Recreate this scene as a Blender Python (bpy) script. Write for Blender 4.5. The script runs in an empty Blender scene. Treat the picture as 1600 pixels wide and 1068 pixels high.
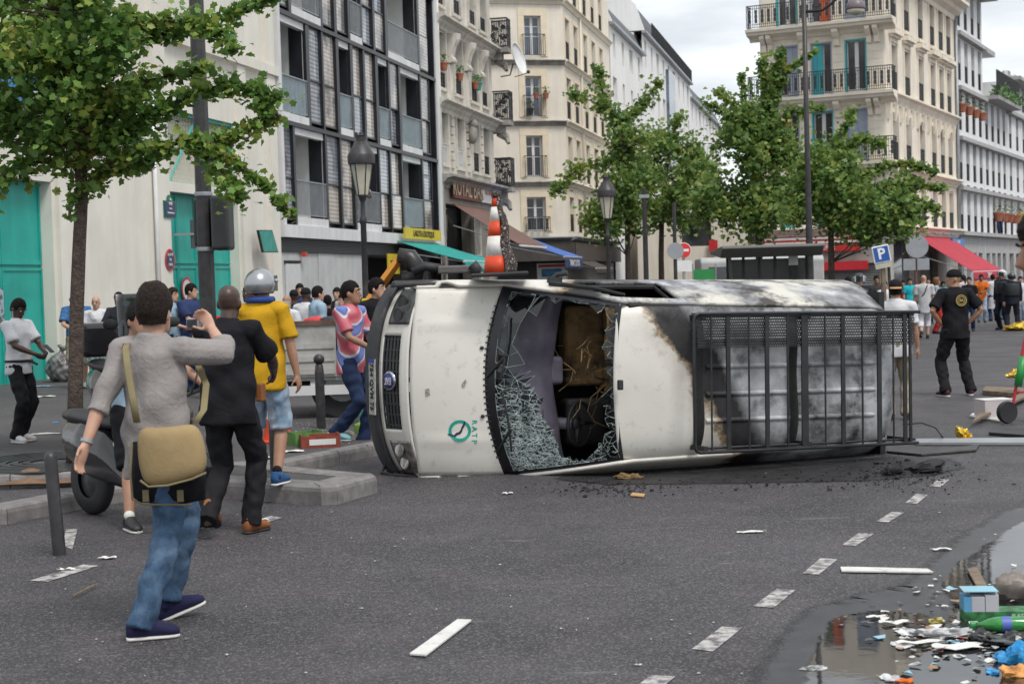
import bpy, bmesh, math, random
import numpy as np
from mathutils import Matrix, Vector
R = math.radians
random.seed(7); RNG = np.random.default_rng(7)
scene = bpy.context.scene
COL = scene.collection

# ------------------------------------------------------------------ camera
FPX, CAMH = 2440.0, 1.78
ROLL, PITCH = math.atan(0.03), math.atan(94 / 2440.0)
cam = bpy.data.cameras.new('camera'); cam_o = bpy.data.objects.new('camera', cam); COL.objects.link(cam_o)
cam.sensor_width = 36.0; cam.lens = FPX / 1600 * 36.0
cam.clip_start = 0.1; cam.clip_end = 3000
CAMM = Matrix.Rotation(math.pi / 2 - PITCH, 3, 'X') @ Matrix.Rotation(-ROLL, 3, 'Z')
cam_o.matrix_world = Matrix.Translation((0, 0, CAMH)) @ CAMM.to_4x4()
cam.dof.use_dof = True; cam.dof.focus_distance = 13.5; cam.dof.aperture_fstop = 5.0
scene.camera = cam_o

# ------------------------------------------------------------------ world: overcast sky
SUN_EL, SUN_AZ = R(58), R(200)
world = bpy.data.worlds.new('World'); scene.world = world; world.use_nodes = True
wn, wl = world.node_tree.nodes, world.node_tree.links
wn.clear()
wo = wn.new('ShaderNodeOutputWorld'); wb = wn.new('ShaderNodeBackground'); wb.inputs[1].default_value = 0.115
sky = wn.new('ShaderNodeTexSky'); sky.sky_type = 'NISHITA'; sky.sun_disc = False
sky.sun_elevation = SUN_EL; sky.sun_rotation = SUN_AZ; sky.air_density = 1.0; sky.dust_density = 2.0
tc = wn.new('ShaderNodeTexCoord'); mp = wn.new('ShaderNodeMapping'); mp.inputs['Scale'].default_value = (2.0, 2.0, 9.0)
mp.inputs['Location'].default_value = (0.35, 0.0, 0.6)
nz = wn.new('ShaderNodeTexNoise'); nz.inputs['Scale'].default_value = 2.6; nz.inputs['Detail'].default_value = 7; nz.inputs['Roughness'].default_value = 0.52
rp = wn.new('ShaderNodeValToRGB'); e = rp.color_ramp.elements
e[0].position = 0.40; e[0].color = (4.2, 4.4, 4.65, 1); e[1].position = 0.60; e[1].color = (6.0, 6.25, 6.4, 1)
mx = wn.new('ShaderNodeMixRGB'); mx.inputs[0].default_value = 0.93
wl.new(tc.outputs['Generated'], mp.inputs[0]); wl.new(mp.outputs[0], nz.inputs[0]); wl.new(nz.outputs[0], rp.inputs[0])
wl.new(sky.outputs[0], mx.inputs[1]); wl.new(rp.outputs[0], mx.inputs[2]); wl.new(mx.outputs[0], wb.inputs[0]); wl.new(wb.outputs[0], wo.inputs[0])
sun = bpy.data.lights.new('sun', 'SUN'); sun.energy = 1.5; sun.angle = R(18); sun.color = (1.0, 0.965, 0.92)
sun_o = bpy.data.objects.new('sun', sun); COL.objects.link(sun_o)
# sun direction: behind the camera to the right, high
sd = Vector((math.sin(R(145)) * math.cos(SUN_EL), math.cos(R(145)) * math.cos(SUN_EL), math.sin(SUN_EL)))
sun_o.rotation_euler = sd.to_track_quat('Z', 'Y').to_euler()
sky.sun_rotation = R(145)
vs = scene.view_settings; vs.view_transform = 'Standard'; vs.look = 'None'; vs.gamma = 1; vs.exposure = 0.72; vs.use_curve_mapping = False
scene.render.engine = 'CYCLES'

# ------------------------------------------------------------------ photo pixel -> ray helpers
def ray(x, y): return CAMM @ Vector(((x - 800) / FPX, -(y - 534) / FPX, -1.0))
def ground(x, y, h=0.0):
    d = ray(x, y); t = (h - CAMH) / d.z
    return Vector((d.x * t, d.y * t, h))
def at(x, y, Y):
    d = ray(x, y); t = Y / d.y
    return Vector((d.x * t, Y, CAMH + d.z * t))

# ------------------------------------------------------------------ materials
MATS = {}
def mat(name, col=(.5, .5, .5), rough=.7, metal=0., n=.10, ns=3., col2=None, bump=0., bs=60., bd=.004, streak=0., spec=.5,
        fine=0., fs=120., alpha=1., emit=None, trans=0., detail=5, lo=.35, hi=.65, coat=0., sheen=0., grime=None, gs=2., g0=.5, g1=.7, dist=0.):
    if name in MATS: return MATS[name]
    m = bpy.data.materials.new(name); m.use_nodes = True; MATS[name] = m
    N, L = m.node_tree.nodes, m.node_tree.links
    b = N['Principled BSDF']
    b.inputs['Roughness'].default_value = rough; b.inputs['Metallic'].default_value = metal
    b.inputs['Specular IOR Level'].default_value = spec
    if coat: b.inputs['Coat Weight'].default_value = coat; b.inputs['Coat Roughness'].default_value = .06
    if sheen: b.inputs['Sheen Weight'].default_value = sheen
    if trans: b.inputs['Transmission Weight'].default_value = trans
    if alpha < 1: b.inputs['Alpha'].default_value = alpha
    if emit: b.inputs['Emission Color'].default_value = (*emit[:3], 1); b.inputs['Emission Strength'].default_value = emit[3]
    g = N.new('ShaderNodeNewGeometry'); pos = g.outputs['Position']
    def noise(scale, det=5, vec=None, rgh=.55):
        t = N.new('ShaderNodeTexNoise'); t.inputs['Scale'].default_value = scale; t.inputs['Detail'].default_value = det; t.inputs['Roughness'].default_value = rgh
        L.new(vec or pos, t.inputs['Vector']); return t.outputs[0]
    def ramp(src, p0, p1, c0, c1):
        r = N.new('ShaderNodeValToRGB'); e = r.color_ramp.elements
        e[0].position = p0; e[0].color = (*c0, 1); e[1].position = p1; e[1].color = (*c1, 1); L.new(src, r.inputs[0]); return r.outputs[0]
    def mixc(f, a, c, mode='MIX'):
        x = N.new('ShaderNodeMixRGB'); x.blend_type = mode
        if isinstance(f, (int, float)): x.inputs[0].default_value = f
        else: L.new(f, x.inputs[0])
        L.new(a, x.inputs[1])
        if isinstance(c, tuple): x.inputs[2].default_value = (*c, 1)
        else: L.new(c, x.inputs[2])
        return x.outputs[0]
    c0 = tuple(max(0, v * (1 - n)) for v in col); c1 = col2 or tuple(min(1, v * (1 + n)) for v in col)
    out = ramp(noise(ns, detail), lo, hi, c0, c1)
    if fine: out = mixc(1., out, ramp(noise(fs, 2), .3, .7, (1 - fine,) * 3, (1 + fine * .0,) * 3), 'MULTIPLY')
    if streak:
        mpn = N.new('ShaderNodeMapping'); mpn.inputs['Scale'].default_value = (2.2, 2.2, .22); L.new(pos, mpn.inputs[0])
        out = mixc(1., out, ramp(noise(1.6, 6, mpn.outputs[0], .6), .38, .62, (1 - streak,) * 3, (1, 1, 1)), 'MULTIPLY')
    if grime: out = mixc(ramp(noise(gs, 7, None, .62), g0, g1, (0, 0, 0), (1, 1, 1)), out, grime)
    L.new(out, b.inputs['Base Color'])
    if bump:
        bp = N.new('ShaderNodeBump'); bp.inputs['Strength'].default_value = bump; bp.inputs['Distance'].default_value = bd
        hb = noise(bs, 4); hb.node.inputs['Distortion'].default_value = dist; L.new(hb, bp.inputs['Height']); L.new(bp.outputs[0], b.inputs['Normal'])
    m['api'] = 1
    return m
def nodes(m): return m.node_tree.nodes, m.node_tree.links, m.node_tree.nodes['Principled BSDF']

# ------------------------------------------------------------------ mesh building
class MB:
    def __init__(s): s.v = []; s.f = []; s.mi = []; s.m = 0
    def add(s, vs, fs, T=None):
        o = len(s.v)
        s.v += [tuple(T @ Vector(v)) for v in vs] if T is not None else [tuple(v) for v in vs]
        s.f += [tuple(i + o for i in f) for f in fs]; s.mi += [s.m] * len(fs); return s
    def box(s, x0, x1, y0, y1, z0, z1, T=None):
        return s.add([(x0, y0, z0), (x1, y0, z0), (x1, y1, z0), (x0, y1, z0), (x0, y0, z1), (x1, y0, z1), (x1, y1, z1), (x0, y1, z1)],
                     [(0, 3, 2, 1), (4, 5, 6, 7), (0, 1, 5, 4), (1, 2, 6, 5), (2, 3, 7, 6), (3, 0, 4, 7)], T)
    def cbox(s, c, sz, T=None):
        return s.box(c[0] - sz[0] / 2, c[0] + sz[0] / 2, c[1] - sz[1] / 2, c[1] + sz[1] / 2, c[2] - sz[2] / 2, c[2] + sz[2] / 2, T)
    def prism(s, poly, z0, z1, T=None):
        n = len(poly)
        return s.add([(x, y, z0) for x, y in poly] + [(x, y, z1) for x, y in poly],
                     [tuple(reversed(range(n))), tuple(range(n, 2 * n))] + [(i, (i + 1) % n, n + (i + 1) % n, n + i) for i in range(n)], T)
    def extr(s, poly, x0, x1, T=None):   # profile in (y,z) swept along x
        n = len(poly)
        return s.add([(x0, y, z) for y, z in poly] + [(x1, y, z) for y, z in poly],
                     [tuple(range(n)), tuple(reversed(range(n, 2 * n)))] + [(n + i, n + (i + 1) % n, (i + 1) % n, i) for i in range(n)], T)
    def tube(s, pts, rad, n=8, cap=True, T=None, flat=1.0):
        pts = [Vector(p) for p in pts]; k = len(pts)
        rad = [rad] * k if isinstance(rad, (int, float)) else rad
        vs, fs = [], []; up = Vector((.13, .21, .97)); prev = None
        for i, p in enumerate(pts):
            d = (pts[min(i + 1, k - 1)] - pts[max(i - 1, 0)]).normalized()
            a = (prev - d * prev.dot(d)) if prev else (up - d * up.dot(d))
            if a.length < 1e-4: a = Vector((1, 0, 0)) - d * d.x
            a.normalize(); prev = a; b = d.cross(a)
            for j in range(n):
                t = 2 * math.pi * j / n
                vs.append(p + a * math.cos(t) * rad[i] + b * math.sin(t) * rad[i] * flat)
        for i in range(k - 1):
            for j in range(n): fs.append((i * n + j, i * n + (j + 1) % n, (i + 1) * n + (j + 1) % n, (i + 1) * n + j))
        if cap: fs += [tuple(reversed(range(n))), tuple(range((k - 1) * n, k * n))]
        return s.add(vs, fs, T)
    def lathe(s, prof, n=16, T=None, cap=True, sy=1.0):
        vs, fs = [], []; k = len(prof)
        for r, z in prof:
            for j in range(n):
                t = 2 * math.pi * j / n; vs.append((r * math.cos(t), r * math.sin(t) * sy, z))
        for i in range(k - 1):
            for j in range(n): fs.append((i * n + j, i * n + (j + 1) % n, (i + 1) * n + (j + 1) % n, (i + 1) * n + j))
        if cap: fs += [tuple(reversed(range(n))), tuple(range((k - 1) * n, k * n))]
        return s.add(vs, fs, T)
    def sphere(s, c, r, nu=12, nv=8, T=None):
        r = (r, r, r) if isinstance(r, (int, float)) else r; vs = [(c[0], c[1], c[2] - r[2])]; fs = []
        for i in range(1, nv):
            a = -math.pi / 2 + math.pi * i / nv
            for j in range(nu):
                t = 2 * math.pi * j / nu; vs.append((c[0] + r[0] * math.cos(a) * math.cos(t), c[1] + r[1] * math.cos(a) * math.sin(t), c[2] + r[2] * math.sin(a)))
        vs.append((c[0], c[1], c[2] + r[2])); e = len(vs) - 1
        for j in range(nu):
            fs.append((0, 1 + (j + 1) % nu, 1 + j)); fs.append((e, e - nu + j, e - nu + (j + 1) % nu))
        for i in range(nv - 2):
            for j in range(nu): fs.append((1 + i * nu + j, 1 + i * nu + (j + 1) % nu, 1 + (i + 1) * nu + (j + 1) % nu, 1 + (i + 1) * nu + j))
        return s.add(vs, fs, T)
    def quad(s, a, b, c, d): return s.add([a, b, c, d], [(0, 1, 2, 3)])
    def grid(s, fn, nu, nv, closed=False):
        vs = [fn(i / (nu - 1), j / (nv - 1)) for i in range(nu) for j in range(nv)]
        return s.add(vs, [(i * nv + j, (i + 1) * nv + j, (i + 1) * nv + j + 1, i * nv + j + 1) for i in range(nu - 1) for j in range(nv - 1)])
    def mesh(s, name, mats, smooth=False, auto=None):
        me = bpy.data.meshes.new(name); me.from_pydata(s.v, [], s.f)
        for m in (mats if isinstance(mats, (list, tuple)) else [mats]): me.materials.append(m)
        if s.mi and max(s.mi): me.polygons.foreach_set('material_index', s.mi)
        if smooth or auto:
            me.polygons.foreach_set('use_smooth', [True] * len(me.polygons))
            if auto: me.set_sharp_from_angle(angle=R(auto))
        me.update(); return me

WM = {}
ID4 = Matrix.Identity(4)
def put(name, me, parent=None, Mw=None, label=None, cat=None, group=None, kind=None):
    """link one object; Mw = world matrix (default: that of the parent)"""
    o = bpy.data.objects.new(name, me); COL.objects.link(o)
    if Mw is None: Mw = WM[parent.name] if parent else ID4
    if parent is not None:
        o.parent = parent; o.matrix_basis = WM[parent.name].inverted() @ Mw
    else: o.matrix_basis = Mw
    WM[o.name] = Mw.copy()
    if label: o['label'] = label
    if cat: o['category'] = cat
    if group: o['group'] = group
    if kind: o['kind'] = kind
    return o
def thing(name, Mw, label, cat, group=None): return put(name, None, None, Mw, label, cat, group)
def part(name, mb, m, parent, Mw=None, smooth=False, auto=None, label=None, kind=None):
    return put(name, mb.mesh(name, m, smooth, auto), parent, Mw, label, None, None, kind)
def TR(x, y, z, rz=0.): return Matrix.Translation((x, y, z)) @ Matrix.Rotation(rz, 4, 'Z')
def bevel(o, w=.01, seg=2):
    m = o.modifiers.new('b', 'BEVEL'); m.width = w; m.segments = seg; m.limit_method = 'ANGLE'; m.angle_limit = R(40); return o
def text_mesh(s, size, depth=.004, m=None, spacing=1., bold=0., align='CENTER', shear=0.):
    cu = bpy.data.curves.new('lettering', 'FONT'); cu.body = s; cu.size = size; cu.extrude = depth; cu.align_x = align; cu.align_y = 'CENTER'
    cu.space_character = spacing; cu.offset = bold; cu.resolution_u = 2; cu.shear = shear
    o = bpy.data.objects.new('lettering', cu); COL.objects.link(o)
    bpy.context.view_layer.update()
    me = bpy.data.meshes.new_from_object(o.evaluated_get(bpy.context.evaluated_depsgraph_get()))
    bpy.data.objects.remove(o); bpy.data.curves.remove(cu); me.materials.clear(); me.materials.append(m); return me
# ================================================================== GROUND
def asphalt(name, base, dark, light, rough=.72, tint=(.088, .070, .075)):
    m = bpy.data.materials.new(name); m.use_nodes = True; MATS[name] = m
    N, L, b = nodes(m)
    g = N.new('ShaderNodeNewGeometry'); P = g.outputs['Position']
    def nt(sc, d=4, r=.55):
        t = N.new('ShaderNodeTexNoise'); t.inputs['Scale'].default_value = sc; t.inputs['Detail'].default_value = d; t.inputs['Roughness'].default_value = r; L.new(P, t.inputs[0]); return t.outputs[0]
    def rm(s, p0, p1, c0, c1):
        r = N.new('ShaderNodeValToRGB'); e = r.color_ramp.elements; e[0].position = p0; e[1].position = p1; e[0].color = (*c0, 1); e[1].color = (*c1, 1); L.new(s, r.inputs[0]); return r.outputs[0]
    def mixn(f, a, c, mode='MIX'):
        x = N.new('ShaderNodeMixRGB'); x.blend_type = mode
        if isinstance(f, float): x.inputs[0].default_value = f
        else: L.new(f, x.inputs[0])
        L.new(a, x.inputs[1])
        if isinstance(c, tuple): x.inputs[2].default_value = (*c, 1)
        else: L.new(c, x.inputs[2])
        return x.outputs[0]
    c = rm(nt(.55, 6, .6), .36, .64, dark, base)
    c = mixn(rm(nt(1.7, 5, .6), .5, .7, (0, 0, 0), (.55,) * 3), c, tint)
    v = N.new('ShaderNodeTexVoronoi'); v.inputs['Scale'].default_value = 95; L.new(P, v.inputs[0])
    s = N.new('ShaderNodeSeparateColor'); L.new(v.outputs['Color'], s.inputs[0])
    c = mixn(rm(s.outputs[0], .62, .95, (0, 0, 0), (.62,) * 3), c, light)
    c = mixn(rm(s.outputs[1], .55, .9, (0, 0, 0), (.6,) * 3), c, tuple(d * .45 for d in dark))
    # scattered pale crumbs and scuffs
    c = mixn(rm(nt(26, 3, .5), .70, .76, (0, 0, 0), (.35,) * 3), c, tuple(min(1, l * 1.5) for l in light))
    mpn = N.new('ShaderNodeMapping'); mpn.inputs['Scale'].default_value = (1.2, 5.5, 1); mpn.inputs['Rotation'].default_value = (0, 0, R(12)); L.new(P, mpn.inputs[0])
    t = N.new('ShaderNodeTexNoise'); t.inputs['Scale'].default_value = 1.1; t.inputs['Detail'].default_value = 8; t.inputs['Roughness'].default_value = .7; L.new(mpn.outputs[0], t.inputs[0])
    c = mixn(rm(t.outputs[0], .62, .74, (0, 0, 0), (.55,) * 3), c, tuple(min(1, l * 1.3) for l in light))
    L.new(c, b.inputs['Base Color'])
    L.new(rm(nt(.8, 5), .35, .7, (rough - .14,) * 3, (rough + .1,) * 3), b.inputs['Roughness'])
    bp = N.new('ShaderNodeBump'); bp.inputs['Strength'].default_value = .75; bp.inputs['Distance'].default_value = .006
    L.new(v.outputs['Distance'], bp.inputs['Height']); L.new(bp.outputs[0], b.inputs['Normal'])
    return m
asph = asphalt('asphalt', (.056, .051, .057), (.028, .026, .030), (.185, .172, .178))
pave = asphalt('pavement_asphalt', (.072, .067, .068), (.052, .048, .05), (.16, .15, .15), .85)
mb = MB(); mb.quad((-900, -60, 0), (900, -60, 0), (900, 2000, 0), (-900, 2000, 0))
part('road', mb, asph, None, kind='structure')
# pavement on the left, in front of the gates, with a granite kerb
HK = .13
kerb = [(-9.5, 14.1), (-4.7, 14.45), (-3.2, 14.65), (-2.2, 14.9), (-1.35, 16.5), (1.6, 22.5), (4.2, 34.0), (14.5, 82.0)]
pk = [(x - .17 * .0, y + .0) for x, y in kerb]
mb = MB(); poly = [(x, y + .16) for x, y in kerb] + [(16, 220), (-60, 220), (-60, 14.0)]
mb.prism(poly, .02, HK); part('pavement', mb, pave, None, kind='structure')
granite = mat('granite', (.24, .225, .22), .8, n=.22, ns=9, fine=.35, fs=160, bump=.5, bs=90, streak=.15)
def kerb_run(name, pts, w=.17, h=HK + .004, seg=.9, back=1):
    root = put(name, None, None, ID4, kind='structure')
    for (x0, y0), (x1, y1) in zip(pts[:-1], pts[1:]):
        d = Vector((x1 - x0, y1 - y0)); n = max(1, round(d.length / seg)); a = math.atan2(d.y, d.x); s = d.length / n
        if y0 > 40: break
        for i in range(n):
            p = Vector((x0, y0)) + d * (i / n); m_ = MB(); j = random.uniform(-.004, .004)
            m_.extr([(0, -.05), (back * w, -.05), (back * w, h + j), (back * .03, h + j), (back * .008, h - .018 + j), (0, h - .05 + j)][::back], .005, s - .005)
            part('kerb_stone', m_, granite, root, TR(p.x, p.y, 0, a))
    return root
kerb_run('kerb', kerb[:7])
# low divider kerb at the left in front of the gutter, bounding the flooded strip
kerb_run('divider_kerb', [(-7.5, 10.6), (-4.0, 12.2), (-3.59, 12.96), (-3.3, 13.35), (-2.9, 13.55)], w=.24, h=.14, seg=1.0)
# raised granite refuge in front of the van
isl = [(-3.45, 13.70), (-2.71, 13.46), (-1.60, 12.71), (-1.47, 12.76), (-1.2, 13.40), (-1.24, 13.52), (-2.3, 14.5), (-2.55, 14.66)]
root = put('traffic_island', None, None, ID4, kind='structure')
mb = MB(); ci = Vector((-2.2, 13.6)); mb.prism([tuple(ci + (Vector(p) - ci) * .93) for p in isl], .0, .149)
part('refuge_top', mb, pave, root)
for (a, b_) in zip(isl, isl[1:]):
    d = Vector((b_[0] - a[0], b_[1] - a[1])); ang = math.atan2(d.y, d.x); n = max(1, round(d.length / .75)); s = d.length / n
    for i in range(n):
        p = Vector(a) + d * (i / n); m_ = MB(); w_ = .30 if s > .3 else .24; tp = .153 + .0015 * (isl.index(a) % 4) + .006 * (s < .3)
        m_.extr([(0, -.03), (w_, -.03), (w_, tp), (.03, tp), (.008, .14), (0, .11)], .003, s - .003)
        part('kerb_stone', m_, granite, root, TR(p.x, p.y, 0, ang))
# far pavement on the right, in front of the corner shops
far = [(8.35, 45.5), (9.2, 44.6), (11.0, 46.0), (18, 59), (60, 144), (40, 160), (5, 80), (7.0, 52)]
mb = MB(); mb.prism(far, .02, .14); part('far_pavement', mb, pave, None, kind='structure')
mb = MB(); n = len(far)
for (x0, y0), (x1, y1) in zip(far[:4], far[1:5]):
    d = Vector((x1 - x0, y1 - y0)); a = math.atan2(d.y, d.x); mb.box(0, d.length, -.16, .0, 0, .146, TR(x0, y0, 0, a))
part('far_kerb', mb, granite, None, kind='structure')

# painted dashes
paint = mat('road_paint', (.50, .48, .46), .75, n=.12, ns=14, grime=(.11, .10, .105), gs=13, g0=.43, g1=.60, fine=.3, fs=200)
root = put('road_markings', None, None, ID4, kind='structure')
def dash(pts, z=.004):
    m_ = MB(); q = [ground(x, y) for x, y in pts]; m_.add([(p.x, p.y, z) for p in q], [(0, 1, 2, 3)])
    part('dash', m_, paint, root)
for q in [[(1000, 1068), (1018, 1055), (1056, 1057), (1037, 1072)], [(1081, 1014), (1128, 979), (1160, 981), (1114, 1018)], [(1177, 947), (1214, 920), (1243, 922), (1209, 950)],
          [(1254, 896), (1282, 872), (1309, 874), (1279, 898)], [(1315, 852), (1342, 833), (1366, 834), (1337, 853)], [(1369, 815), (1392, 800), (1413, 801), (1388, 816)],
          [(1414, 786), (1431, 772), (1450, 773), (1433, 787)], [(1452, 760), (1467, 748), (1484, 749), (1470, 761)],
          [(47, 907), (130, 882), (154, 884), (74, 909)], [(283, 848), (300, 841), (311, 843), (290, 851)], [(376, 820), (424, 806), (441, 809), (398, 822)], [(98, 852), (103, 827), (121, 827), (113, 859)]]: dash(q)

# puddles
def blob(pts, sub=6, amp=.06, seed=1):
    r = random.Random(seed); out = []
    for (a, b_) in zip(pts, pts[1:] + pts[:1]):
        for i in range(sub):
            t = i / sub; out.append((a[0] + (b_[0] - a[0]) * t + r.uniform(-amp, amp), a[1] + (b_[1] - a[1]) * t + r.uniform(-amp, amp)))
    return out
water = mat('puddle_water', (.018, .017, .017), .03, n=.3, ns=2, spec=.6, bump=.05, bs=5, bd=.01)
damp = mat('wet_asphalt', (.044, .042, .046), .36, n=.35, ns=5, fine=.5, fs=150, bump=.7, bs=160, bd=.006)
def sheet(name, pts, z, m, amp, seed, sub=6, soft=0.):
    g = [ground(*p) for p in pts]; p = blob([(v.x, v.y) for v in g], sub, amp, seed); n = len(p)
    if not soft: mb = MB(); mb.add([(x, y, z) for x, y in p], [tuple(range(n))]); return part(name, mb, m, None, kind='structure')
    nr = []          # soft rim: outer ring fades out through noise
    for i in range(n):
        d = Vector(p[(i + 2) % n]) - Vector(p[i - 2]); d = Vector((-d.y, d.x)).normalized(); nr.append(d)
    ar = sum(p[i][0] * p[(i + 1) % n][1] - p[(i + 1) % n][0] * p[i][1] for i in range(n)); k = -soft if ar > 0 else soft
    out = [(p[i][0] + nr[i].x * k, p[i][1] + nr[i].y * k) for i in range(n)]
    mb = MB(); mb.add([(x, y, z) for x, y in p] + [(x, y, z) for x, y in out], [tuple(range(n))] + [(i, (i + 1) % n, n + (i + 1) % n, n + i) for i in range(n)]); me = mb.mesh(name, m)
    at_ = me.attributes.new('edge', 'FLOAT', 'POINT'); at_.data.foreach_set('value', [1.] * n + [0.] * n)
    if 'soft' not in m:
        m['soft'] = 1; N, L, b = nodes(m); a = N.new('ShaderNodeAttribute'); a.attribute_name = 'edge'; gg = N.new('ShaderNodeNewGeometry'); t = N.new('ShaderNodeTexNoise'); t.inputs['Scale'].default_value = 45; t.inputs['Detail'].default_value = 5; L.new(gg.outputs['Position'], t.inputs[0])
        q = N.new('ShaderNodeMath'); q.operation = 'MULTIPLY_ADD'; q.inputs[1].default_value = 1.6; L.new(a.outputs['Fac'], q.inputs[0]); w = N.new('ShaderNodeMath'); w.inputs[1].default_value = -1.05; L.new(t.outputs[0], w.inputs[0]); L.new(w.outputs[0], q.inputs[2]); r = N.new('ShaderNodeMapRange'); r.inputs[1].default_value = -.25; r.inputs[2].default_value = .35; L.new(q.outputs[0], r.inputs[0]); L.new(r.outputs[0], b.inputs['Alpha'])
    return put(name, me, None, ID4, kind='structure')
sheet('wet_road', [(1205, 1100), (1262, 1000), (1300, 955), (1385, 932), (1450, 918), (1490, 880), (1540, 835), (1600, 800), (1700, 780), (1830, 850), (1800, 950), (1860, 1060), (1800, 1180), (1400, 1190)], .004, damp, .018, 3, 16, .22)
sheet('puddle', [(1262, 1110), (1276, 1030), (1310, 968), (1372, 956), (1440, 962), (1490, 985), (1500, 940), (1480, 918), (1508, 880), (1560, 845), (1600, 818), (1680, 806), (1760, 850), (1735, 950), (1790, 1040), (1750, 1130), (1500, 1150)], .007, water, .018, 4, 16, .05)
sheet('gutter_water', [(-150, 800), (-80, 768), (0, 764), (60, 762), (112, 762), (122, 768), (60, 776), (0, 784), (-60, 800)], .012, water, .02, 5)
# ================================================================== BUILDINGS
class Fac:
    """a facade plane: local x along it (left to right seen from the street), y into the building, z up"""
    def __init__(s, x, y, ang): s.M = TR(x, y, 0, ang); s.I = s.M.inverted()
    def px(s, x, y):
        o = s.I @ Vector((0, 0, CAMH)); d = s.I.to_3x3() @ ray(x, y); t = -o.y / d.y; p = o + d * t; return p.x, p.z
    def u(s, x, y): return s.px(x, y)[0]
    def z(s, x, y): return s.px(x, y)[1]
    def off(s, u, d=0.): return s.M @ Matrix.Translation((u, d, 0))
def wall(mb, u0, u1, z0, z1, ops=(), depth=.25, y=0., arch=False):
    xs = sorted({u0, u1} | {v for o in ops for v in (o[0], o[1]) if u0 < v < u1}); zs = sorted({z0, z1} | {v for o in ops for v in (o[2], o[3]) if z0 < v < z1})
    for a, b in zip(xs, xs[1:]):
        for c, d in zip(zs, zs[1:]):
            if not any(o[0] <= (a + b) / 2 <= o[1] and o[2] <= (c + d) / 2 <= o[3] for o in ops):
                mb.add([(a, y, c), (b, y, c), (b, y, d), (a, y, d)], [(0, 1, 2, 3)])
    for a, b, c, d in ops:
        Y = y + depth
        mb.add([(a, y, c), (a, Y, c), (a, Y, d), (a, y, d)], [(3, 2, 1, 0)]); mb.add([(b, y, c), (b, Y, c), (b, Y, d), (b, y, d)], [(0, 1, 2, 3)])
        mb.add([(a, y, c), (b, y, c), (b, Y, c), (a, Y, c)], [(0, 1, 2, 3)]); mb.add([(a, y, d), (b, y, d), (b, Y, d), (a, Y, d)], [(3, 2, 1, 0)])
    return mb
def railbars(mb, u0, u1, z0, z1, y, step=.11, r=.008, orn=False, n=4):
    mb.box(u0, u1, y - .02, y + .02, z1 - .035, z1); mb.box(u0, u1, y - .012, y + .012, z0, z0 + .025)
    k = max(2, round((u1 - u0) / step))
    for i in range(k + 1):
        u = u0 + (u1 - u0) * i / k; mb.box(u - r, u + r, y - r, y + r, z0 + .02, z1 - .03)
    if orn:
        mb.box(u0, u1, y - .01, y + .01, z1 - .16, z1 - .14)
        for i in range(k):
            if i % 3 == 1:
                u = u0 + (u1 - u0) * (i + .5) / k; zm = (z0 + z1) / 2
                for dz in (-.2, 0, .2):
                    mb.lathe([(.012, -.012), (.075, -.012), (.075, .012), (.012, .012)], 8, Matrix.Translation((u, y, zm + dz)) @ Matrix.Rotation(math.pi / 2, 4, 'X') @ Matrix.Diagonal((1, 1.4, 1, 1)), cap=False)
        mb.box(u0, u1, y - .01, y + .01, z0 + .14, z0 + .16)
iron = mat('wrought_iron', (.022, .022, .025), .5, n=.3, ns=8)
glassd = mat('window_glass_dark', (.035, .04, .048), .06, n=.5, ns=.8, spec=.7, bump=.03, bs=1.5, bd=.05)
glassb = mat('window_glass_sky', (.10, .13, .18), .08, n=.4, ns=.7, spec=.8, bump=.03, bs=1.5, bd=.05)
curt = mat('curtained_glass', (.30, .29, .27), .12, n=.35, ns=1.6, spec=.6)
wframe = mat('white_window_paint', (.66, .66, .66), .5, n=.06)
def window(par, F, u0, u1, z0, z1, d=.25, fm=None, gm=None, leaves=2, bars=(.55,), rail=0., shut=None, fw=.06, open_=None, name='window'):
    mb = MB(); Y = d; w = u1 - u0
    mb.box(u0, u0 + fw, Y - .05, Y + .05, z0, z1); mb.box(u1 - fw, u1, Y - .05, Y + .05, z0, z1)
    mb.box(u0 + fw, u1 - fw, Y - .048, Y + .048, z1 - fw, z1); mb.box(u0 + fw, u1 - fw, Y - .048, Y + .048, z0, z0 + fw * 1.4)
    for i in range(1, leaves): u = u0 + w * i / leaves; mb.box(u - fw * .8, u + fw * .8, Y - .055, Y + .045, z0 + fw, z1 - fw)
    for b in bars: z = z0 + (z1 - z0) * b; mb.box(u0 + fw, u1 - fw, Y - .04, Y + .04, z - .02, z + .02)
    o = part(name, mb, fm or wframe, par, F.M)
    for i in range(leaves):
        a = u0 + w * i / leaves + fw * .5; b = u0 + w * (i + 1) / leaves - fw * .5
        g = MB(); g.box(a, b, Y - .006, Y + .006, z0 + .03, z1 - .03); part('pane', g, (gm or glassd), o, F.M)
    if rail:
        g = MB(); railbars(g, u0 - .04, u1 + .04, z0 + .06, z0 + rail, -.06, .12, .009); part('railing', g, iron, o, F.M)
    if shut:
        for sgn in shut[1]:
            a, b = (u0, u0 + w / 2) if sgn < 0 else (u1 - w / 2, u1)
            g = MB(); g.box(a, b, .03, .06, z0, z1); part('shutter', g, shut[0], o, F.M)
    return o
def sbox(par, F, name, m, *b, **k):
    mb = MB(); mb.box(*b); return part(name, mb, m, par, F.M, **k)
def body(par, F, u0, u1, z1, depth, m, y0=.45, z0=0., roof=None):
    mb = MB(); mb.box(u0 + .01, u1 - .01, y0, depth, z0, z1 - .02); part('building_body', mb, m, par, F.M)

DL = Vector((math.sin(R(12.6)), math.cos(R(12.6)))); AL = math.atan2(DL.y, DL.x)
P0 = at(434, 300, 43.0)
FL = Fac(P0.x, P0.y, AL)                      # left side of the street

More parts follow.
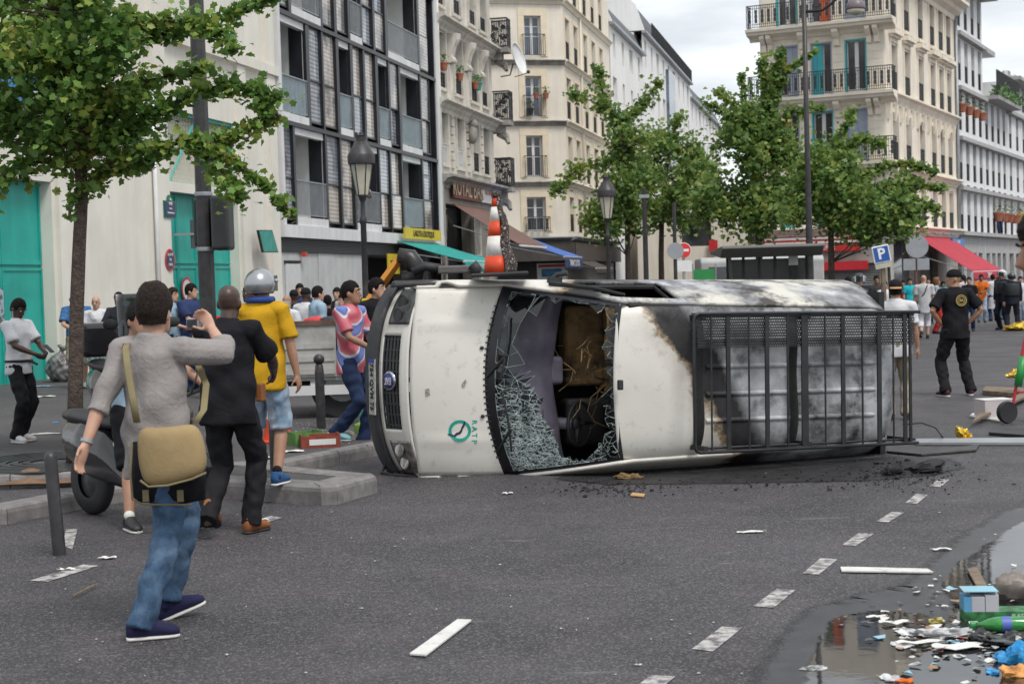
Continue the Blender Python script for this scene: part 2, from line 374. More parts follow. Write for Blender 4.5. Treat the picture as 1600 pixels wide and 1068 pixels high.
# ---------------------------------------------------------------- warehouse with green gates
beige = mat('painted_render', (.72, .685, .61), .85, n=.05, ns=.7, streak=.07, bump=.12, bs=40, grime=(.62, .59, .53), gs=.8, g0=.5, g1=.75)
teal = mat('teal_gate_paint', (.012, .36, .30), .42, n=.12, ns=1.3, streak=.12, bump=.08, bs=6, bd=.01, grime=(.02, .30, .26), gs=2.5, g0=.58, g1=.72)
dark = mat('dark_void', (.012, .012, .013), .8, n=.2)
uL = FL.u(-260, 500); u88 = FL.u(86, 450); u265 = FL.u(264, 400); u373 = FL.u(374, 400); uE = 0.0
zg1 = FL.z(40, 280); zg2 = FL.z(320, 305); ztop = 11.5
W = thing('warehouse', FL.off(uL), 'cream rendered warehouse with two tall teal metal gates behind the left pavement', 'building')
mesh_lo, mesh_hi = FL.z(320, 290), FL.z(320, 183)
lu0, lu1, lz0, lz1 = FL.u(150, 230), FL.u(224, 230), FL.z(190, 272), FL.z(190, 176)
mb = MB(); wall(mb, uL, uE, 0, ztop, [(uL + .8, u88, -.1, zg1), (u265, u373, -.1, zg2), (u265 + .05, u373 - .05, mesh_lo, mesh_hi), (lu0, lu1, lz0, lz1)], .35)
part('wall', mb, beige, W, FL.M); body(W, FL, uL, uE, ztop, 14, beige, .6)
# gates: leaves of framed sheet panels
def gate(u0, u1, z1, nleaf, zmid):
    g = sbox(W, FL, 'gate', teal, u0, u1, .30, .36, .02, z1)
    for i in range(nleaf):
        a = u0 + (u1 - u0) * i / nleaf + .012; b = u0 + (u1 - u0) * (i + 1) / nleaf - .012
        for zz0, zz1 in ((.05, zmid - .03), (zmid + .03, z1 - .02)):
            mb = MB(); mb.box(a + .03, b - .03, .275, .30, zz0, zz1); bevel(part('gate_panel', mb, teal, g, FL.M), .012)
            mb = MB()
            for x in (a, b - .05): mb.box(x, x + .05, .25, .298, zz0, zz1)
            mb.box(a + .05, b - .05, .252, .297, zz0, zz0 + .06); mb.box(a + .05, b - .05, .252, .297, zz1 - .06, zz1)
            part('gate_frame', mb, teal, g, FL.M)
    return g
gL = gate(uL + .8, u88, zg1, 4, FL.z(40, 415)); gR = gate(u265, u373, zg2, 4, FL.z(320, 413))
paper = mat('torn_poster', (.22, .27, .30), .8, n=.6, ns=9, lo=.45, hi=.55)
pu0, pz1 = FL.px(7, 450); pu1, pz0 = FL.px(25, 505); sbox(gL, FL, 'torn_poster', paper, pu0, pu1, .238, .247, pz0, pz1)
# wire mesh screen over the right gate
mb = MB(); k = 26
for i in range(k + 1):
    u = u265 + .05 + (u373 - u265 - .1) * i / k; mb.box(u - .006, u + .006, .16, .172, mesh_lo, mesh_hi)
k = 15
for i in range(k + 1):
    z = mesh_lo + (mesh_hi - mesh_lo) * i / k; mb.box(u265 + .05, u373 - .05, .172, .184, z - .006, z + .006)
ms = part('mesh_screen', mb, mat('mesh_paint', (.52, .52, .42), .6), W, FL.M)
sbox(W, FL, 'screen_backing', beige, u265 + .05, u373 - .05, .33, .4, mesh_lo, mesh_hi)
mb = MB(); mb.box(u265, u373, .08, .15, mesh_lo - .06, mesh_lo + .02); mb.box(u265, u373, .08, .15, mesh_hi - .08, mesh_hi)
for a, b in ((.1, .5), (.5, .9)):
    p = [(u265 + (u373 - u265) * a, .12, mesh_lo if a < .3 else mesh_hi), (u265 + (u373 - u265) * b, .12, mesh_hi if a < .3 else mesh_lo)]; mb.tube(p, .03, 4)
mb.box(u373 - .1, u373 - .03, .08, .15, mesh_lo, mesh_hi)
part('screen_frame', mb, teal, W, FL.M)
# louvre
lv = sbox(W, FL, 'louvre_frame', beige, lu0, lu1, .30, .36, lz0, lz1)
k = 22
for i in range(k):
    z = lz0 + (lz1 - lz0) * i / k; mb = MB(); mb.extr([(.02, z), (.2, z + .12), (.2, z + .135), (.02, z + .02)], lu0 + .01, lu1 - .01); part('slat', mb, mat('louvre_slat', (.50, .49, .46), .6), lv, FL.M)
# pilasters, string course, drainpipe
for a, b in ((FL.u(88, 400), FL.u(104, 400)), (FL.u(243, 400), FL.u(263, 400)), (FL.u(376, 400), FL.u(388, 400)), (FL.u(418, 300), FL.u(431, 300))):
    sbox(W, FL, 'pilaster', beige, a, b, -.10, .0, .02, ztop - .05)
zc = FL.z(320, 69); sbox(W, FL, 'string_course', beige, uL, uE - .02, -.16, -.102, zc - .25, zc); sbox(W, FL, 'coping', beige, uL, uE - .02, -.2, .3, ztop, ztop + .15)
mb = MB(); du = FL.u(240, 350); mb.tube([(du, -.08, .1), (du, -.08, 6.6)], .05, 8); part('drainpipe', mb, wframe, W, FL.M, True)
# billboard on the left part
bb0, bz1 = FL.px(-200, 12); bb1, bz0 = FL.px(82, 172)
bbp = thing('billboard', FL.off(bb0), 'blue advertising panel high on the warehouse wall behind the left tree', 'billboard')
sbox(bbp, FL, 'panel', mat('blue_panel', (.03, .19, .42), .5, n=.25, ns=.6), bb0, bb1, -.22, -.17, bz0, bz1)
mb = MB()
for i in range(3): a = FL.px(22, 60 + i * 42); mb.box(a[0] - .3, a[0] + .75, -.225, -.222, a[1] - .12, a[1] + .05)
part('panel_stripe', mb, wframe, bbp, FL.M)
# plaques
navy = mat('enamel_navy', (.012, .025, .09), .3); white = mat('enamel_white', (.72, .72, .70), .4, n=.05); green = mat('enamel_green', (.02, .14, .09), .35); redp = mat('sign_red', (.50, .03, .03), .4)
def plaque(F, x0, x1, y0, y1, y=-.02): a, b = F.px(x0, y1), F.px(x1, y0); return (a[0], b[0], y - .03, y, a[1], b[1])
T = thing('street_name_plaque', FL.off(FL.u(257, 340)), 'arched blue and green enamel street name plaque on the cream wall', 'sign')
a = plaque(FL, 249, 266, 315, 340, -.1); sbox(T, FL, 'plaque', green, *a); sbox(T, FL, 'plaque_face', navy, a[0] + .03, a[1] - .03, -.14, -.131, a[4] + .03, a[5] - .03)
cx = (a[0] + a[1]) / 2; mb = MB(); mb.lathe([(.001, 0), (.13, 0), (.13, .03), (.001, .03)], 16, Matrix.Translation((cx, -.101, a[5] + .01)) @ Matrix.Rotation(math.pi / 2, 4, 'X')); part('plaque_crest', mb, green, T, FL.M)
UPR = Matrix.Rotation(math.pi / 2, 4, 'X')
def letters(par, F, s, u, z, size, m, y=-.15, **k): return put('lettering', text_mesh(s, size, .004, m, **k), par, F.M @ Matrix.Translation((u, y, z)) @ UPR)
letters(T, FL, '18e', cx, a[5] + .03, .075, white); letters(T, FL, 'RUE', cx, a[4] + .32, .10, white); letters(T, FL, 'DE LA', cx, a[4] + .21, .055, white); letters(T, FL, 'CHARBONNIERE', cx, a[4] + .11, .048, white)
def roundsign(x, y, r, F, label, ring, inner, lines, lc, yo=-.12):
    u, z = F.px(x, y); T = thing('gate_sign', F.off(u), label, 'sign'); TT = Matrix.Translation((u, yo, z)) @ UPR
    for nm, rr, m_, d in (('sign_rim', r, ring, .0), ('sign_face', r * .8, inner, .004)):
        mb = MB(); mb.lathe([(.001, d), (rr, d), (rr, d + .01), (.001, d + .01)], 20, TT); part(nm, mb, m_, T, F.M)
    for i, s in enumerate(lines): letters(T, F, s, u, z + (len(lines) / 2 - .5 - i) * r * .45, r * .36, lc, yo - .016)
roundsign(258, 406, .25, FL, 'round red rimmed sign with navy centre on the cream wall beside the gate', redp, navy, ['SORTIE', 'DE', 'CARS'], white)
roundsign(277, 455, .30, FL, 'round navy sign with white lettering on the right teal gate', white, navy, ['SORTIE', 'DE', 'VEHICULES'], white, .2)
roundsign(304, 452, .30, FL, 'round white sign with red rim on the right teal gate', redp, white, [''], navy, .2)
# convex mirror / leaning panel seen at an angle beside the pilaster, square sign back
u, z = FL.px(400, 378); T = thing('traffic_mirror', FL.off(u), 'small tilted rectangular traffic mirror with a painted teal reflection on the cream pilaster', 'mirror')
q = [FL.px(384, 360), FL.px(406, 360), FL.px(416, 395), FL.px(392, 395)]
mb = MB(); mb.add([(a, -.35, b) for a, b in q] + [(a, -.29, b) for a, b in q], [(0, 3, 2, 1), (4, 5, 6, 7), (0, 1, 5, 4), (1, 2, 6, 5), (2, 3, 7, 6), (3, 0, 4, 7)]); part('mirror_back', mb, iron, T, FL.M)
cq = (sum(a for a, b in q) / 4, sum(b for a, b in q) / 4); q2 = [(cq[0] + (a - cq[0]) * .92, cq[1] + (b - cq[1]) * .92) for a, b in q]
mb = MB(); mb.add([(a, -.353, b) for a, b in q2], [(3, 2, 1, 0)]); part('mirror_glass', mb, mat('mirror_painted_reflection', (.02, .30, .25), .15, n=.2, spec=.8), T, FL.M)  # teal reflection is put into the glass colour
mb = MB(); mb.tube([(cq[0], -.29, cq[1]), (cq[0], -.1, cq[1] + .1)], .02, 6); part('bracket', mb, iron, T, FL.M)
a, b = FL.px(269, 389), FL.px(298, 347); T = thing('square_sign', FL.off(a[0]), 'dark square back of a bracket mounted sign beside the street plaque', 'sign')
sbox(T, FL, 'panel', mat('sign_back_grey', (.05, .052, .055), .5), a[0], b[0], -.50, -.47, a[1], b[1]); m_ = mat('galvanised', (.35, .36, .37), .4, .6)
sbox(T, FL, 'upright_bracket', m_, (a[0] + b[0]) / 2 - .03, (a[0] + b[0]) / 2 + .03, -.53, -.502, a[1] + .13, b[1] - .13); mb = MB(); mb.box(a[0] - .12, (a[0] + b[0]) / 2 - .031, -.53, -.505, (a[1] + b[1]) / 2 - .025, (a[1] + b[1]) / 2 + .025); mb.box(a[0] - .12, a[0] - .09, -.504, -.1, (a[1] + b[1]) / 2 - .025, (a[1] + b[1]) / 2 + .025); part('arm_bracket', mb, m_, T, FL.M)

# ---------------------------------------------------------------- modern block with a black metal grid
black = mat('black_aluminium', (.016, .017, .022), .35, n=.2)
conc = mat('white_concrete', (.68, .68, .68), .7, n=.07, ns=1, streak=.12)
galv = mat('grey_steel', (.30, .32, .34), .45, .3, n=.1)
recess = mat('balcony_render', (.66, .66, .645), .85, n=.05)
cloth = mat('pale_blue_screen', (.44, .64, .70), .85, n=.14, ns=6, streak=.25)
def blind_glass(name, c1, c2, per):
    m_ = mat(name, c1, .05, n=.1, spec=.9); N, L, b = nodes(m_)
    g = N.new('ShaderNodeNewGeometry'); w = N.new('ShaderNodeTexWave'); w.bands_direction = 'Z'; w.inputs['Scale'].default_value = per; L.new(g.outputs['Position'], w.inputs[0])
    w.inputs['Distortion'].default_value = .35
    r = N.new('ShaderNodeValToRGB'); r.color_ramp.elements[0].color = (*c1, 1); r.color_ramp.elements[1].color = (*c2, 1); r.color_ramp.elements[0].position = .3; r.color_ramp.elements[1].position = .6; L.new(w.outputs[0], r.inputs[0])
    nt = N.new('ShaderNodeTexNoise'); nt.inputs['Scale'].default_value = .9; nt.inputs['Detail'].default_value = 3; L.new(g.outputs['Position'], nt.inputs[0])
    x = N.new('ShaderNodeMixRGB'); x.inputs[2].default_value = (.06, .07, .09, 1); rr = N.new('ShaderNodeValToRGB'); rr.color_ramp.elements[0].position = .5; rr.color_ramp.elements[1].position = .62; rr.color_ramp.elements[1].color = (.7, .7, .7, 1); L.new(nt.outputs[0], rr.inputs[0]); L.new(rr.outputs[0], x.inputs[0]); L.new(r.outputs[0], x.inputs[1]); L.new(x.outputs[0], b.inputs['Base Color'])
    bp = N.new('ShaderNodeBump'); bp.inputs['Strength'].default_value = .12; bp.inputs['Distance'].default_value = .08; nt2 = N.new('ShaderNodeTexNoise'); nt2.inputs['Scale'].default_value = 1.1; L.new(g.outputs['Position'], nt2.inputs[0]); L.new(nt2.outputs[0], bp.inputs['Height']); L.new(bp.outputs[0], b.inputs['Normal'])
    return m_
gl_warm = blind_glass('blind_glass_warm', (.36, .32, .28), (.54, .49, .43), 2.6); gl_cool = blind_glass('blind_glass_cool', (.20, .22, .26), (.38, .40, .43), 2.6)
uD1 = FL.u(684, 250); zC, zB, zA = FL.z(433, 350), FL.z(435, 187), FL.z(426, 12)
HT = (zA - zB); zT = zA + 2.0 * HT; ztopD = zA + 2.1 * HT
D = thing('modern_apartment_block', FL.off(0.), 'modern apartment block with black metal grid facade and recessed balconies', 'building')
rows = [(zC, zB, 280, [('p', 435, 455), ('b', 458, 505), ('p', 508, 528), ('p', 530.5, 549.5), ('b', 552, 588.5), ('p', 590.5, 606), ('p', 608, 624), ('c', 626, 656), ('p', 658, 673)]),
        (zB, zA, 110, [('c', 426, 474), ('p', 479, 498.6), ('p', 501, 521), ('c', 525, 543), ('p', 547, 563), ('p', 566, 582), ('c', 586, 602), ('p', 604.6, 618), ('c', 621, 651), ('p', 653, 667)]),
        (zA, zA + HT, 20, [('p', 424, 446), ('b', 450, 494), ('p', 499, 517), ('p', 521, 538.5), ('b', 541.5, 558.5), ('p', 561, 577.5), ('p', 580.5, 596.5), ('b', 600, 647), ('p', 650, 663.5)]),
        (zA + HT, zT, -150, [('b', 420, 462), ('p', 466, 486), ('p', 489, 508), ('b', 511, 530), ('p', 533, 552), ('p', 555, 572), ('b', 575, 610), ('p', 613, 632), ('p', 635, 658)])]
fr = MB()
ops = []
for ri, (z0, z1, yr, el) in enumerate(rows):
    edges = [(k, max(.22, FL.u(a, yr)), min(FL.u(b, yr), uD1 - .55)) for k, a, b in el]
    for i, (k, a, b) in enumerate(edges):
        zb0, zb1 = z0 + .14, z1 - .06
        pa = edges[i - 1][2] if i else .18
        fr.box((pa + a) / 2 - max(.05, (a - pa) / 2), (pa + a) / 2 + max(.05, (a - pa) / 2), -.10, .10, z0, z1)
        if k == 'p':
            zm = z0 + (z1 - z0) * .45
            mb = MB(); fw = .045
            mb.box(a, a + fw, -.06, .03, zb0, zb1); mb.box(b - fw, b, -.06, .03, zb0, zb1)
            for z in (zb0, zm, zb1 - .05): mb.box(a + fw, b - fw, -.058, .028, z, z + .05)
            w_ = part('window', mb, black, D, FL.M)
            for za, zb_ in ((zb0 + .05, zm), (zm + .05, zb1 - .05)):
                g = MB(); tl = random.uniform(-.012, .012); g.box(a + fw, b - fw, -.012, .0, za, zb_, Matrix.Rotation(tl * .4, 4, 'Z')); part('pane', g, gl_warm if (a > 3.5 and random.random() < .75) else gl_cool, w_, FL.M)
        else:
            ops.append((a, b, z0 + .12, z1 - .05))
            mb = MB(); Y = 1.9
            mb.add([(a, .0, z0 + .12), (b, .0, z0 + .12), (b, Y, z0 + .12), (a, Y, z0 + .12), (a, .0, z1 - .05), (b, .0, z1 - .05), (b, Y, z1 - .05), (a, Y, z1 - .05)], [(0, 1, 2, 3), (7, 6, 5, 4), (3, 2, 6, 7), (0, 3, 7, 4), (2, 1, 5, 6)])
            bo = part('balcony', mb, recess, D, FL.M)
            g = MB(); g.box(b - .02, b + .03, .02, .42, z0 + .13, z1 - .06); part('side_screen', g, black, bo, FL.M)
            g = MB(); g.box(a + .02, b - .04, -.05, .12, z1 - .30, z1 - .07); part('lintel', g, wframe, bo, FL.M)
            if b - a > 2.0:
                g = MB(); ud = a + .3 + (b - a) * .3; g.box(ud, ud + .95, Y - .05, Y - .01, z0 + .14, z0 + 2.25); part('balcony_door', g, glassd, bo, FL.M)
            g = MB(); g.box(a - .02, b + .02, -.12, .03, z0 + .0, z0 + .14 + .10); part('slab_edge', g, conc, bo, FL.M)
            g = MB(); railbars(g, a + .02, b - .02, z0 + .30, z0 + 1.30, -.08, .10, .010); part('railing', g, galv, bo, FL.M)
            if k == 'c':
                g = MB(); n_ = max(10, int((b - a) * 9)); g.grid(lambda s, t, a=a, b=b, z0=z0: (a + .04 + (b - a - .08) * s, -.045 + .012 * math.sin(s * n_ * 2.1 + t), z0 + .28 + .98 * t + .03 * math.sin(s * 7) * t), n_ * 3, 4); part('privacy_sheet', g, cloth, bo, FL.M, True)
    fr.box(.18, uD1 - .4, -.13, .12, z1 - .10, z1 + .02)
fr.box(uD1 - .55, uD1 - .42, -.10, .1, zC, zT)
part('facade_grid', fr, black, D, FL.M)
mb = MB(); wall(mb, 0.02, uD1, zC, ztopD, [o for o in ops], .02, .105); part('facade_backing', mb, black, D, FL.M)
mb = MB(); wall(mb, 0.02, uD1, zC, ztopD, ops, .02, 1.96); part('inner_wall', mb, recess, D, FL.M)
body(D, FL, 0, uD1, ztopD, 14, conc, 2.1)
sbox(D, FL, 'corner_pier', conc, .0, .2, -.16, .3, zC, ztopD); sbox(D, FL, 'corner_pier', conc, uD1 - .42, uD1 - .02, -.16, .3, zC, ztopD)
zC2 = FL.z(433, 370); sbox(D, FL, 'concrete_band', conc, 0.0, uD1 - .02, -.18, .3, zC2, zC)
zV = FL.z(435, 393); lvb = sbox(D, FL, 'ventilation_grille', dark, .02, uD1 - .5, .12, .2, zV, zC2 - .01)
k = 9
for i in range(k):
    z = zV + (zC2 - zV) * i / k; mb = MB(); mb.extr([(-.06, z), (.10, z + .05), (.10, z + .07), (-.06, z + .03)], .02, uD1 - .5); part('slat', mb, mat('dark_slat', (.05, .052, .055), .5), lvb, FL.M)
gw = mat('ground_floor_panel', (.50, .50, .50), .6, n=.06, streak=.1)
us = [.02] + [FL.u(x, 420) for x in (468, 497, 522, 575)] + [uD1 - .05]
for i, (a, b) in enumerate(zip(us, us[1:])):
    if i == 4: continue
    sbox(D, FL, 'ground_floor_panel', gw, a + .015, b - .015, -.02 + .02 * (i % 2), .2, .0, zV - .01)
a, b = FL.u(444, 420), FL.u(488, 420); sbox(D, FL, 'garage_door', mat('garage_paint', (.58, .58, .58), .5, n=.04), us[0] + .25, us[1] - .1, -.06, -.03, .05, FL.z(455, 412)); sbox(D, FL, 'garage_header', dark, us[0] + .2, us[1] - .05, -.07, -.021, FL.z(455, 411), FL.z(455, 407))
sbox(D, FL, 'warning_lamp', mat('amber_lamp', (.5, .06, .03), .4), FL.u(467, 397), FL.u(470, 397), -.2, -.08, FL.z(468, 401), FL.z(468, 394))
sbox(D, FL, 'shop_interior', dark, us[4], us[5], 1.9, 2.0, 0, zV)
# "exotic" shop: yellow fascia, teal awning
yel = mat('yellow_fascia', (.62, .46, .03), .5, n=.08); ink = mat('black_lettering', (.02, .02, .02), .6)
a, b = FL.px(615, 373), FL.px(672, 361); T = thing('shop_sign', FL.off(a[0]), 'yellow shop fascia with black lettering under the black grid facade', 'sign')
sbox(T, FL, 'fascia', yel, a[0], b[0], -.42, -.36, a[1], b[1]); letters(T, FL, 'LAKOTA EXOTIQUE', (a[0] + b[0]) / 2, (a[1] + b[1]) / 2, .30, ink, -.43, bold=.004)
a, b = FL.px(600, 428), FL.px(617, 397); T = thing('shop_poster', FL.off(a[0]), 'small yellow shop board beside the shop entrance behind the crane arm', 'sign'); sbox(T, FL, 'board', yel, a[0], b[0], -.16, -.12, a[1], b[1])
letters(T, FL, 'ALIMENTATION', (a[0] + b[0]) / 2, a[1] + .62 * (b[1] - a[1]), .12, ink, -.165); letters(T, FL, 'GENERALE', (a[0] + b[0]) / 2, a[1] + .3 * (b[1] - a[1]), .12, ink, -.165)
def awning(F, label, name, m, u0, u1, zt, zb, out, val=0., thick=.02, text=None, tm=None, tsize=.2, yin=-.2, sub=14, vm=None):
    T = thing(name, F.off(u0), label, 'awning')
    mb = MB(); mb.grid(lambda s, t: (u0 + (u1 - u0) * s, yin + (-out) * t, zt + (zb - zt) * t - .035 * math.sin(t * math.pi) + .006 * math.sin(s * 40)), 40, sub)
    o = part('canopy', mb, m, T, F.M, True); md = o.modifiers.new('s', 'SOLIDIFY'); md.thickness = thick
    mb = MB(); mb.box(u0, u1, yin - out - .05, yin - out + .01, zb - .06, zb + .012); part('front_bar', mb, wframe, T, F.M)
    if val:
        mb = MB(); mb.grid(lambda s, t: (u0 + (u1 - u0) * s, yin - out - .055 - .012 * math.sin(s * 30) * t, zb - .02 - val * t - .02 * abs(math.sin(s * 22)) * t), 60, 5); o = part('valance', mb, vm or m, T, F.M, True); md = o.modifiers.new('s', 'SOLIDIFY'); md.thickness = .01
        if text: letters(T, F, text, (u0 + u1) / 2, zb - val * .55, tsize, tm, yin - out - .09)
    for u in (u0 + .05, u1 - .05): mb = MB(); mb.tube([(u, yin, zt - .5 * abs(zt - zb)), (u, yin - out, zb - .03)], .02, 6); part('support_arm', mb, galv, T, F.M)
    return T
tealc = mat('teal_canvas', (.01, .30, .27), .7, n=.1, ns=2, streak=.15)
a = FL.px(612, 378); b = FL.px(672, 378)
awning(FL, 'teal canvas awning with lettered valance over the yellow signed shop', 'shop_awning', tealc, a[0], b[0] + .2, FL.z(640, 379), FL.z(690, 412), 2.3, .35, text='ALIMENTATION GENERALE', tm=white, tsize=.24)

# ---------------------------------------------------------------- ornate stone house with the bar
stone = mat('old_limestone', (.64, .60, .53), .85, n=.12, ns=1.8, streak=.22, bump=.25, bs=22, bd=.01, grime=(.36, .33, .30), gs=1.3, g0=.56, g1=.78)
stoneD = mat('grey_limestone', (.36, .34, .31), .85, n=.18, ns=2.5, streak=.35, bump=.25, bs=22, bd=.01)
shutw = mat('white_louvre_shutter', (.55, .55, .54), .6, n=.05)
u0, u1 = uD1 + .03, FL.u(770, 180)
B = thing('ornate_stone_house', FL.off(u0), 'weathered ornate limestone house with sculpted cornices above the bar', 'building')
zS = FL.z(685, 272); zF2 = FL.z(682, 152); zF3 = FL.z(677, 20); zF4 = zF3 + (zF3 - zF2); zF5 = zF4 + 1.2
cols = [((682.6, 693), (687, 699)), ((709, 719), (713, 722)), ((731, 740), (737.5, 746)), ((750, 758), (754, 762))]
wins = []
wu = [(FL.u(c[1][0], 220), FL.u(c[1][0], 220) + 1.15) for c in cols]
for fi, (zb, zt) in enumerate(((zS, zF2), (zF2, zF3), (zF3, zF4))):
    for k_, (a, b) in enumerate(wu): wins.append((a, b, zb + .45, zb + .45 + 2.15, fi, k_))
mb = MB(); wall(mb, u0, u1, zS, zF5, [w[:4] for w in wins], .32); part('wall', mb, stone, B, FL.M); body(B, FL, u0, u1, zF5, 13, stoneD, .6)
for a, b, c, d, fi, ki in wins:
    o = window(B, FL, a, b, c, d, .30, leaves=1 if 0 else 2, bars=(.5,), gm=glassd)
    g = MB(); n_ = 22
    for i in range(n_): z = c + .05 + (d - c - .1) * i / n_; g.extr([(.20, z), (.245, z + .05), (.245, z + .06), (.20, z + .012)], a + .05, (a + b) / 2 + (.0 if fi else .5))
    if not (fi == 1 and ki == 1): part('louvred_shutter', g, shutw, o, FL.M)
    g = MB(); railbars(g, a, b, c + .03, c + (.62 if fi else .8), -.02 + .05, .1, .012, True); g.box(a, b, .06, .07, c + .05, c + .5); part('railing', g, iron if not (fi == 0 and ki < 2) else shutw, o, FL.M)
    g = MB(); g.box(a - .13, a - .005, -.06, .02, c, d + .1); g.box(b + .005, b + .13, -.06, .02, c, d + .1); g.box(a - .13, b + .13, -.07, .02, d + .1, d + .28); g.box(a - .1, b + .1, -.10, .02, c - .12, c - .005); part('window_surround', g, stone, o, FL.M)
def cornice(par, F, name, m, u0, u1, z, out=.35, h=.4): 
    mb = MB(); mb.extr([(.02, z - h), (-.06, z - h), (-.10, z - h * .75), (-out * .45, z - h * .55), (-out * .55, z - h * .35), (-out, z - h * .22), (-out, z - .03), (-out * .85, z), (.02, z)], u0, u1); return part(name, mb, m, par, F.M)
for i, z in enumerate((zS + .02, zF2, zF3, zF4)): cornice(B, FL, 'cornice', stone if i else stoneD, u0, u1 + .3, z, .45 if i else .6, .5)
for k_ in range(3):      # carved consoles between the windows of the second floor
    um = (wu[k_][1] + wu[k_ + 1][0]) / 2
    mb = MB(); z = zF3 - .5; mb.extr([(.02, z), (-.42, z), (-.40, z - .25), (-.26, z - .5), (-.16, z - .85), (-.26, z - 1.0), (-.24, z - 1.12), (.02, z - 1.15)], um - .26, um + .26)
    mb.extr([(.02, z), (-.48, z), (-.45, z - .22), (-.30, z - .5), (-.2, z - .85), (.02, z - 1.0)], um - .10, um + .10); bevel(part('carved_console', mb, stone, B, FL.M), .03)
    mb = MB(); mb.box(um - .22, um + .22, -.07, .02, zF2, zF3 - 1.7); part('pilaster', mb, stone, B, FL.M)
    mb = MB()
    for j in range(8): mb.box(um - .2, um + .2, -.08, .02, zS + .35 + j * .33, zS + .62 + j * .33)
    part('rusticated_pier', mb, stone, B, FL.M)
    if k_ == 1: mb = MB(); mb.sphere((um, -.2, zF2 - 1.0), (.2, .22, .42), 10, 8); mb.sphere((um, -.26, zF2 - .6), (.16, .18, .2), 10, 8); part('carved_figure', mb, stoneD, B, FL.M, True)
for z in (zS, zF2, zF3):    # boxed corner balconies with perforated iron sides
    bo = MB(); bo.prism([(u1 + .0, -.75), (u1 + .8, -.75), (u1 + .8, .1), (u1 + .0, .1)], z - .22, z - .02); bo.prism([(u1 + .1, -.45), (u1 + .55, -.45), (u1 + .55, .1), (u1 + .1, .1)], z - .55, z - .221)
    bo.tube([(u1 + .3, -.2, z - .5), (u1 + .5, -.5, z - .75), (u1 + .35, -.6, z - 1.0)], [.22, .16, .08], 8)
    bal = part('corner_balcony', bo, stoneD, B, FL.M)
    mb = MB()
    for (ax, ay, bx, by) in ((u1 + .02, -.72, u1 + .78, -.72), (u1 + .02, .1, u1 + .02, -.72), (u1 + .78, -.72, u1 + .78, .1)):
        d_ = Vector((bx - ax, by - ay)); a_ = math.atan2(d_.y, d_.x); TT = TR(ax, ay, 0, a_); L_ = d_.length
        mb.box(0, L_, -.02, .02, z + 1.22, z + 1.28, TT); mb.box(0, L_, -.015, .015, z, z + .06, TT)
        n_ = int(L_ / .07)
        for i in range(n_ + 1): mb.box(i * L_ / n_ - .012, i * L_ / n_ + .012, -.01, .01, z, z + 1.25, TT)
        for i in range(26):
            x_, z_ = random.uniform(.05, L_ - .05), random.uniform(.08, 1.15); s_ = random.uniform(.04, .09); mb.lathe([(s_ * .4, -.012), (s_, -.012), (s_, .012), (s_ * .4, .012)], 7, TT @ Matrix.Translation((x_, 0, z + z_)) @ UPR, cap=False)
    part('perforated_railing', mb, iron, bal, FL.M)
mb = MB(); mb.tube([(u0 + .12, -.1, .2), (u0 + .12, -.1, zF5)], .07, 8); part('drainpipe', mb, stone, B, FL.M, True)
terra = mat('terracotta', (.34, .12, .07), .8); leafm = mat('pot_leaf', (.06, .13, .03), .6, n=.4, ns=20)
def flowerpot(F, u, z, y, s=.16, label='', par=None, m=None):
    T = thing('flower_pot', F.off(u, y) @ Matrix.Translation((0, 0, z)), label, 'flower pot', 'flower pots at the windows')
    mb = MB(); mb.lathe([(s * .7, 0), (s, s * 1.5), (s * 1.1, s * 1.5), (s * 1.1, s * 1.8), (s * .9, s * 1.8)], 10); part('pot', mb, m or terra, T)
    mb = MB()
    for i in range(40):
        a_ = random.uniform(0, 6.28); r_ = random.uniform(0, s * 1.3); p = Vector((r_ * math.cos(a_), r_ * math.sin(a_), s * 1.8 + random.uniform(0, s * 1.7))); q = Vector((random.gauss(0, .05), random.gauss(0, .05), random.gauss(0, .05)))
        mb.add([p, p + q, p + q + Vector((.03, .02, .05)), p + Vector((.02, -.03, .05))], [(0, 1, 2, 3)])
    part('leaves', mb, leafm, T)
flowerpot(FL, wu[0][0] + .5, zF2 + 1.1, -.12, .17, 'terracotta flower pot at the leftmost second floor window of the ornate house')
flowerpot(FL, wu[1][0] + .4, zF2 + 1.0, -.12, .16, 'terracotta flower pot in the second window of the ornate house')
flowerpot(FL, wu[2][0] + .35, zF2 + .95, -.12, .16, 'terracotta flower pot beside the teal pot on the ornate house')
flowerpot(FL, wu[2][0] + .8, zF2 + .95, -.12, .18, 'teal flower pot on the third window of the ornate house', None, tealc)
# bar front
brown = mat('brown_shopfront', (.10, .055, .04), .6, n=.2); stonep = mat('shop_stone', (.42, .38, .33), .8, n=.1, streak=.2)
mb = MB(); us_ = [u0, u0 + .9, FL.u(735, 330), FL.u(762, 330), u1]; zsf = FL.z(700, 318)
wall(mb, u0, u1, 0, zS - .4, [(u0 + .9, us_[2], .1, zsf), (us_[2] + .6, us_[3], 1.0, zsf)], .4); part('shopfront_wall', mb, stonep, B, FL.M)
sbox(B, FL, 'shopfront_void', dark, u0 + .9, us_[2], 1.2, 1.25, .1, zsf); sbox(B, FL, 'shopfront_pier', brown, u0 + .9, u0 + 1.3, .1, .5, .1, zsf); sbox(B, FL, 'shopfront_glass', glassd, u0 + 1.3, us_[2] - .1, .5, .52, .1, zsf)
window(B, FL, us_[2] + .6, us_[3], 1.0, zsf, .35, bars=(.5,), gm=curt)
a, b = FL.px(702, 309), FL.px(744, 286); T = thing('bar_sign', FL.off(a[0]), 'dark red bar sign with pale letters on the ornate house', 'sign'); sbox(T, FL, 'board', mat('bar_red', (.17, .045, .03), .6), a[0], b[0], -.22, -.12, a[1], b[1])
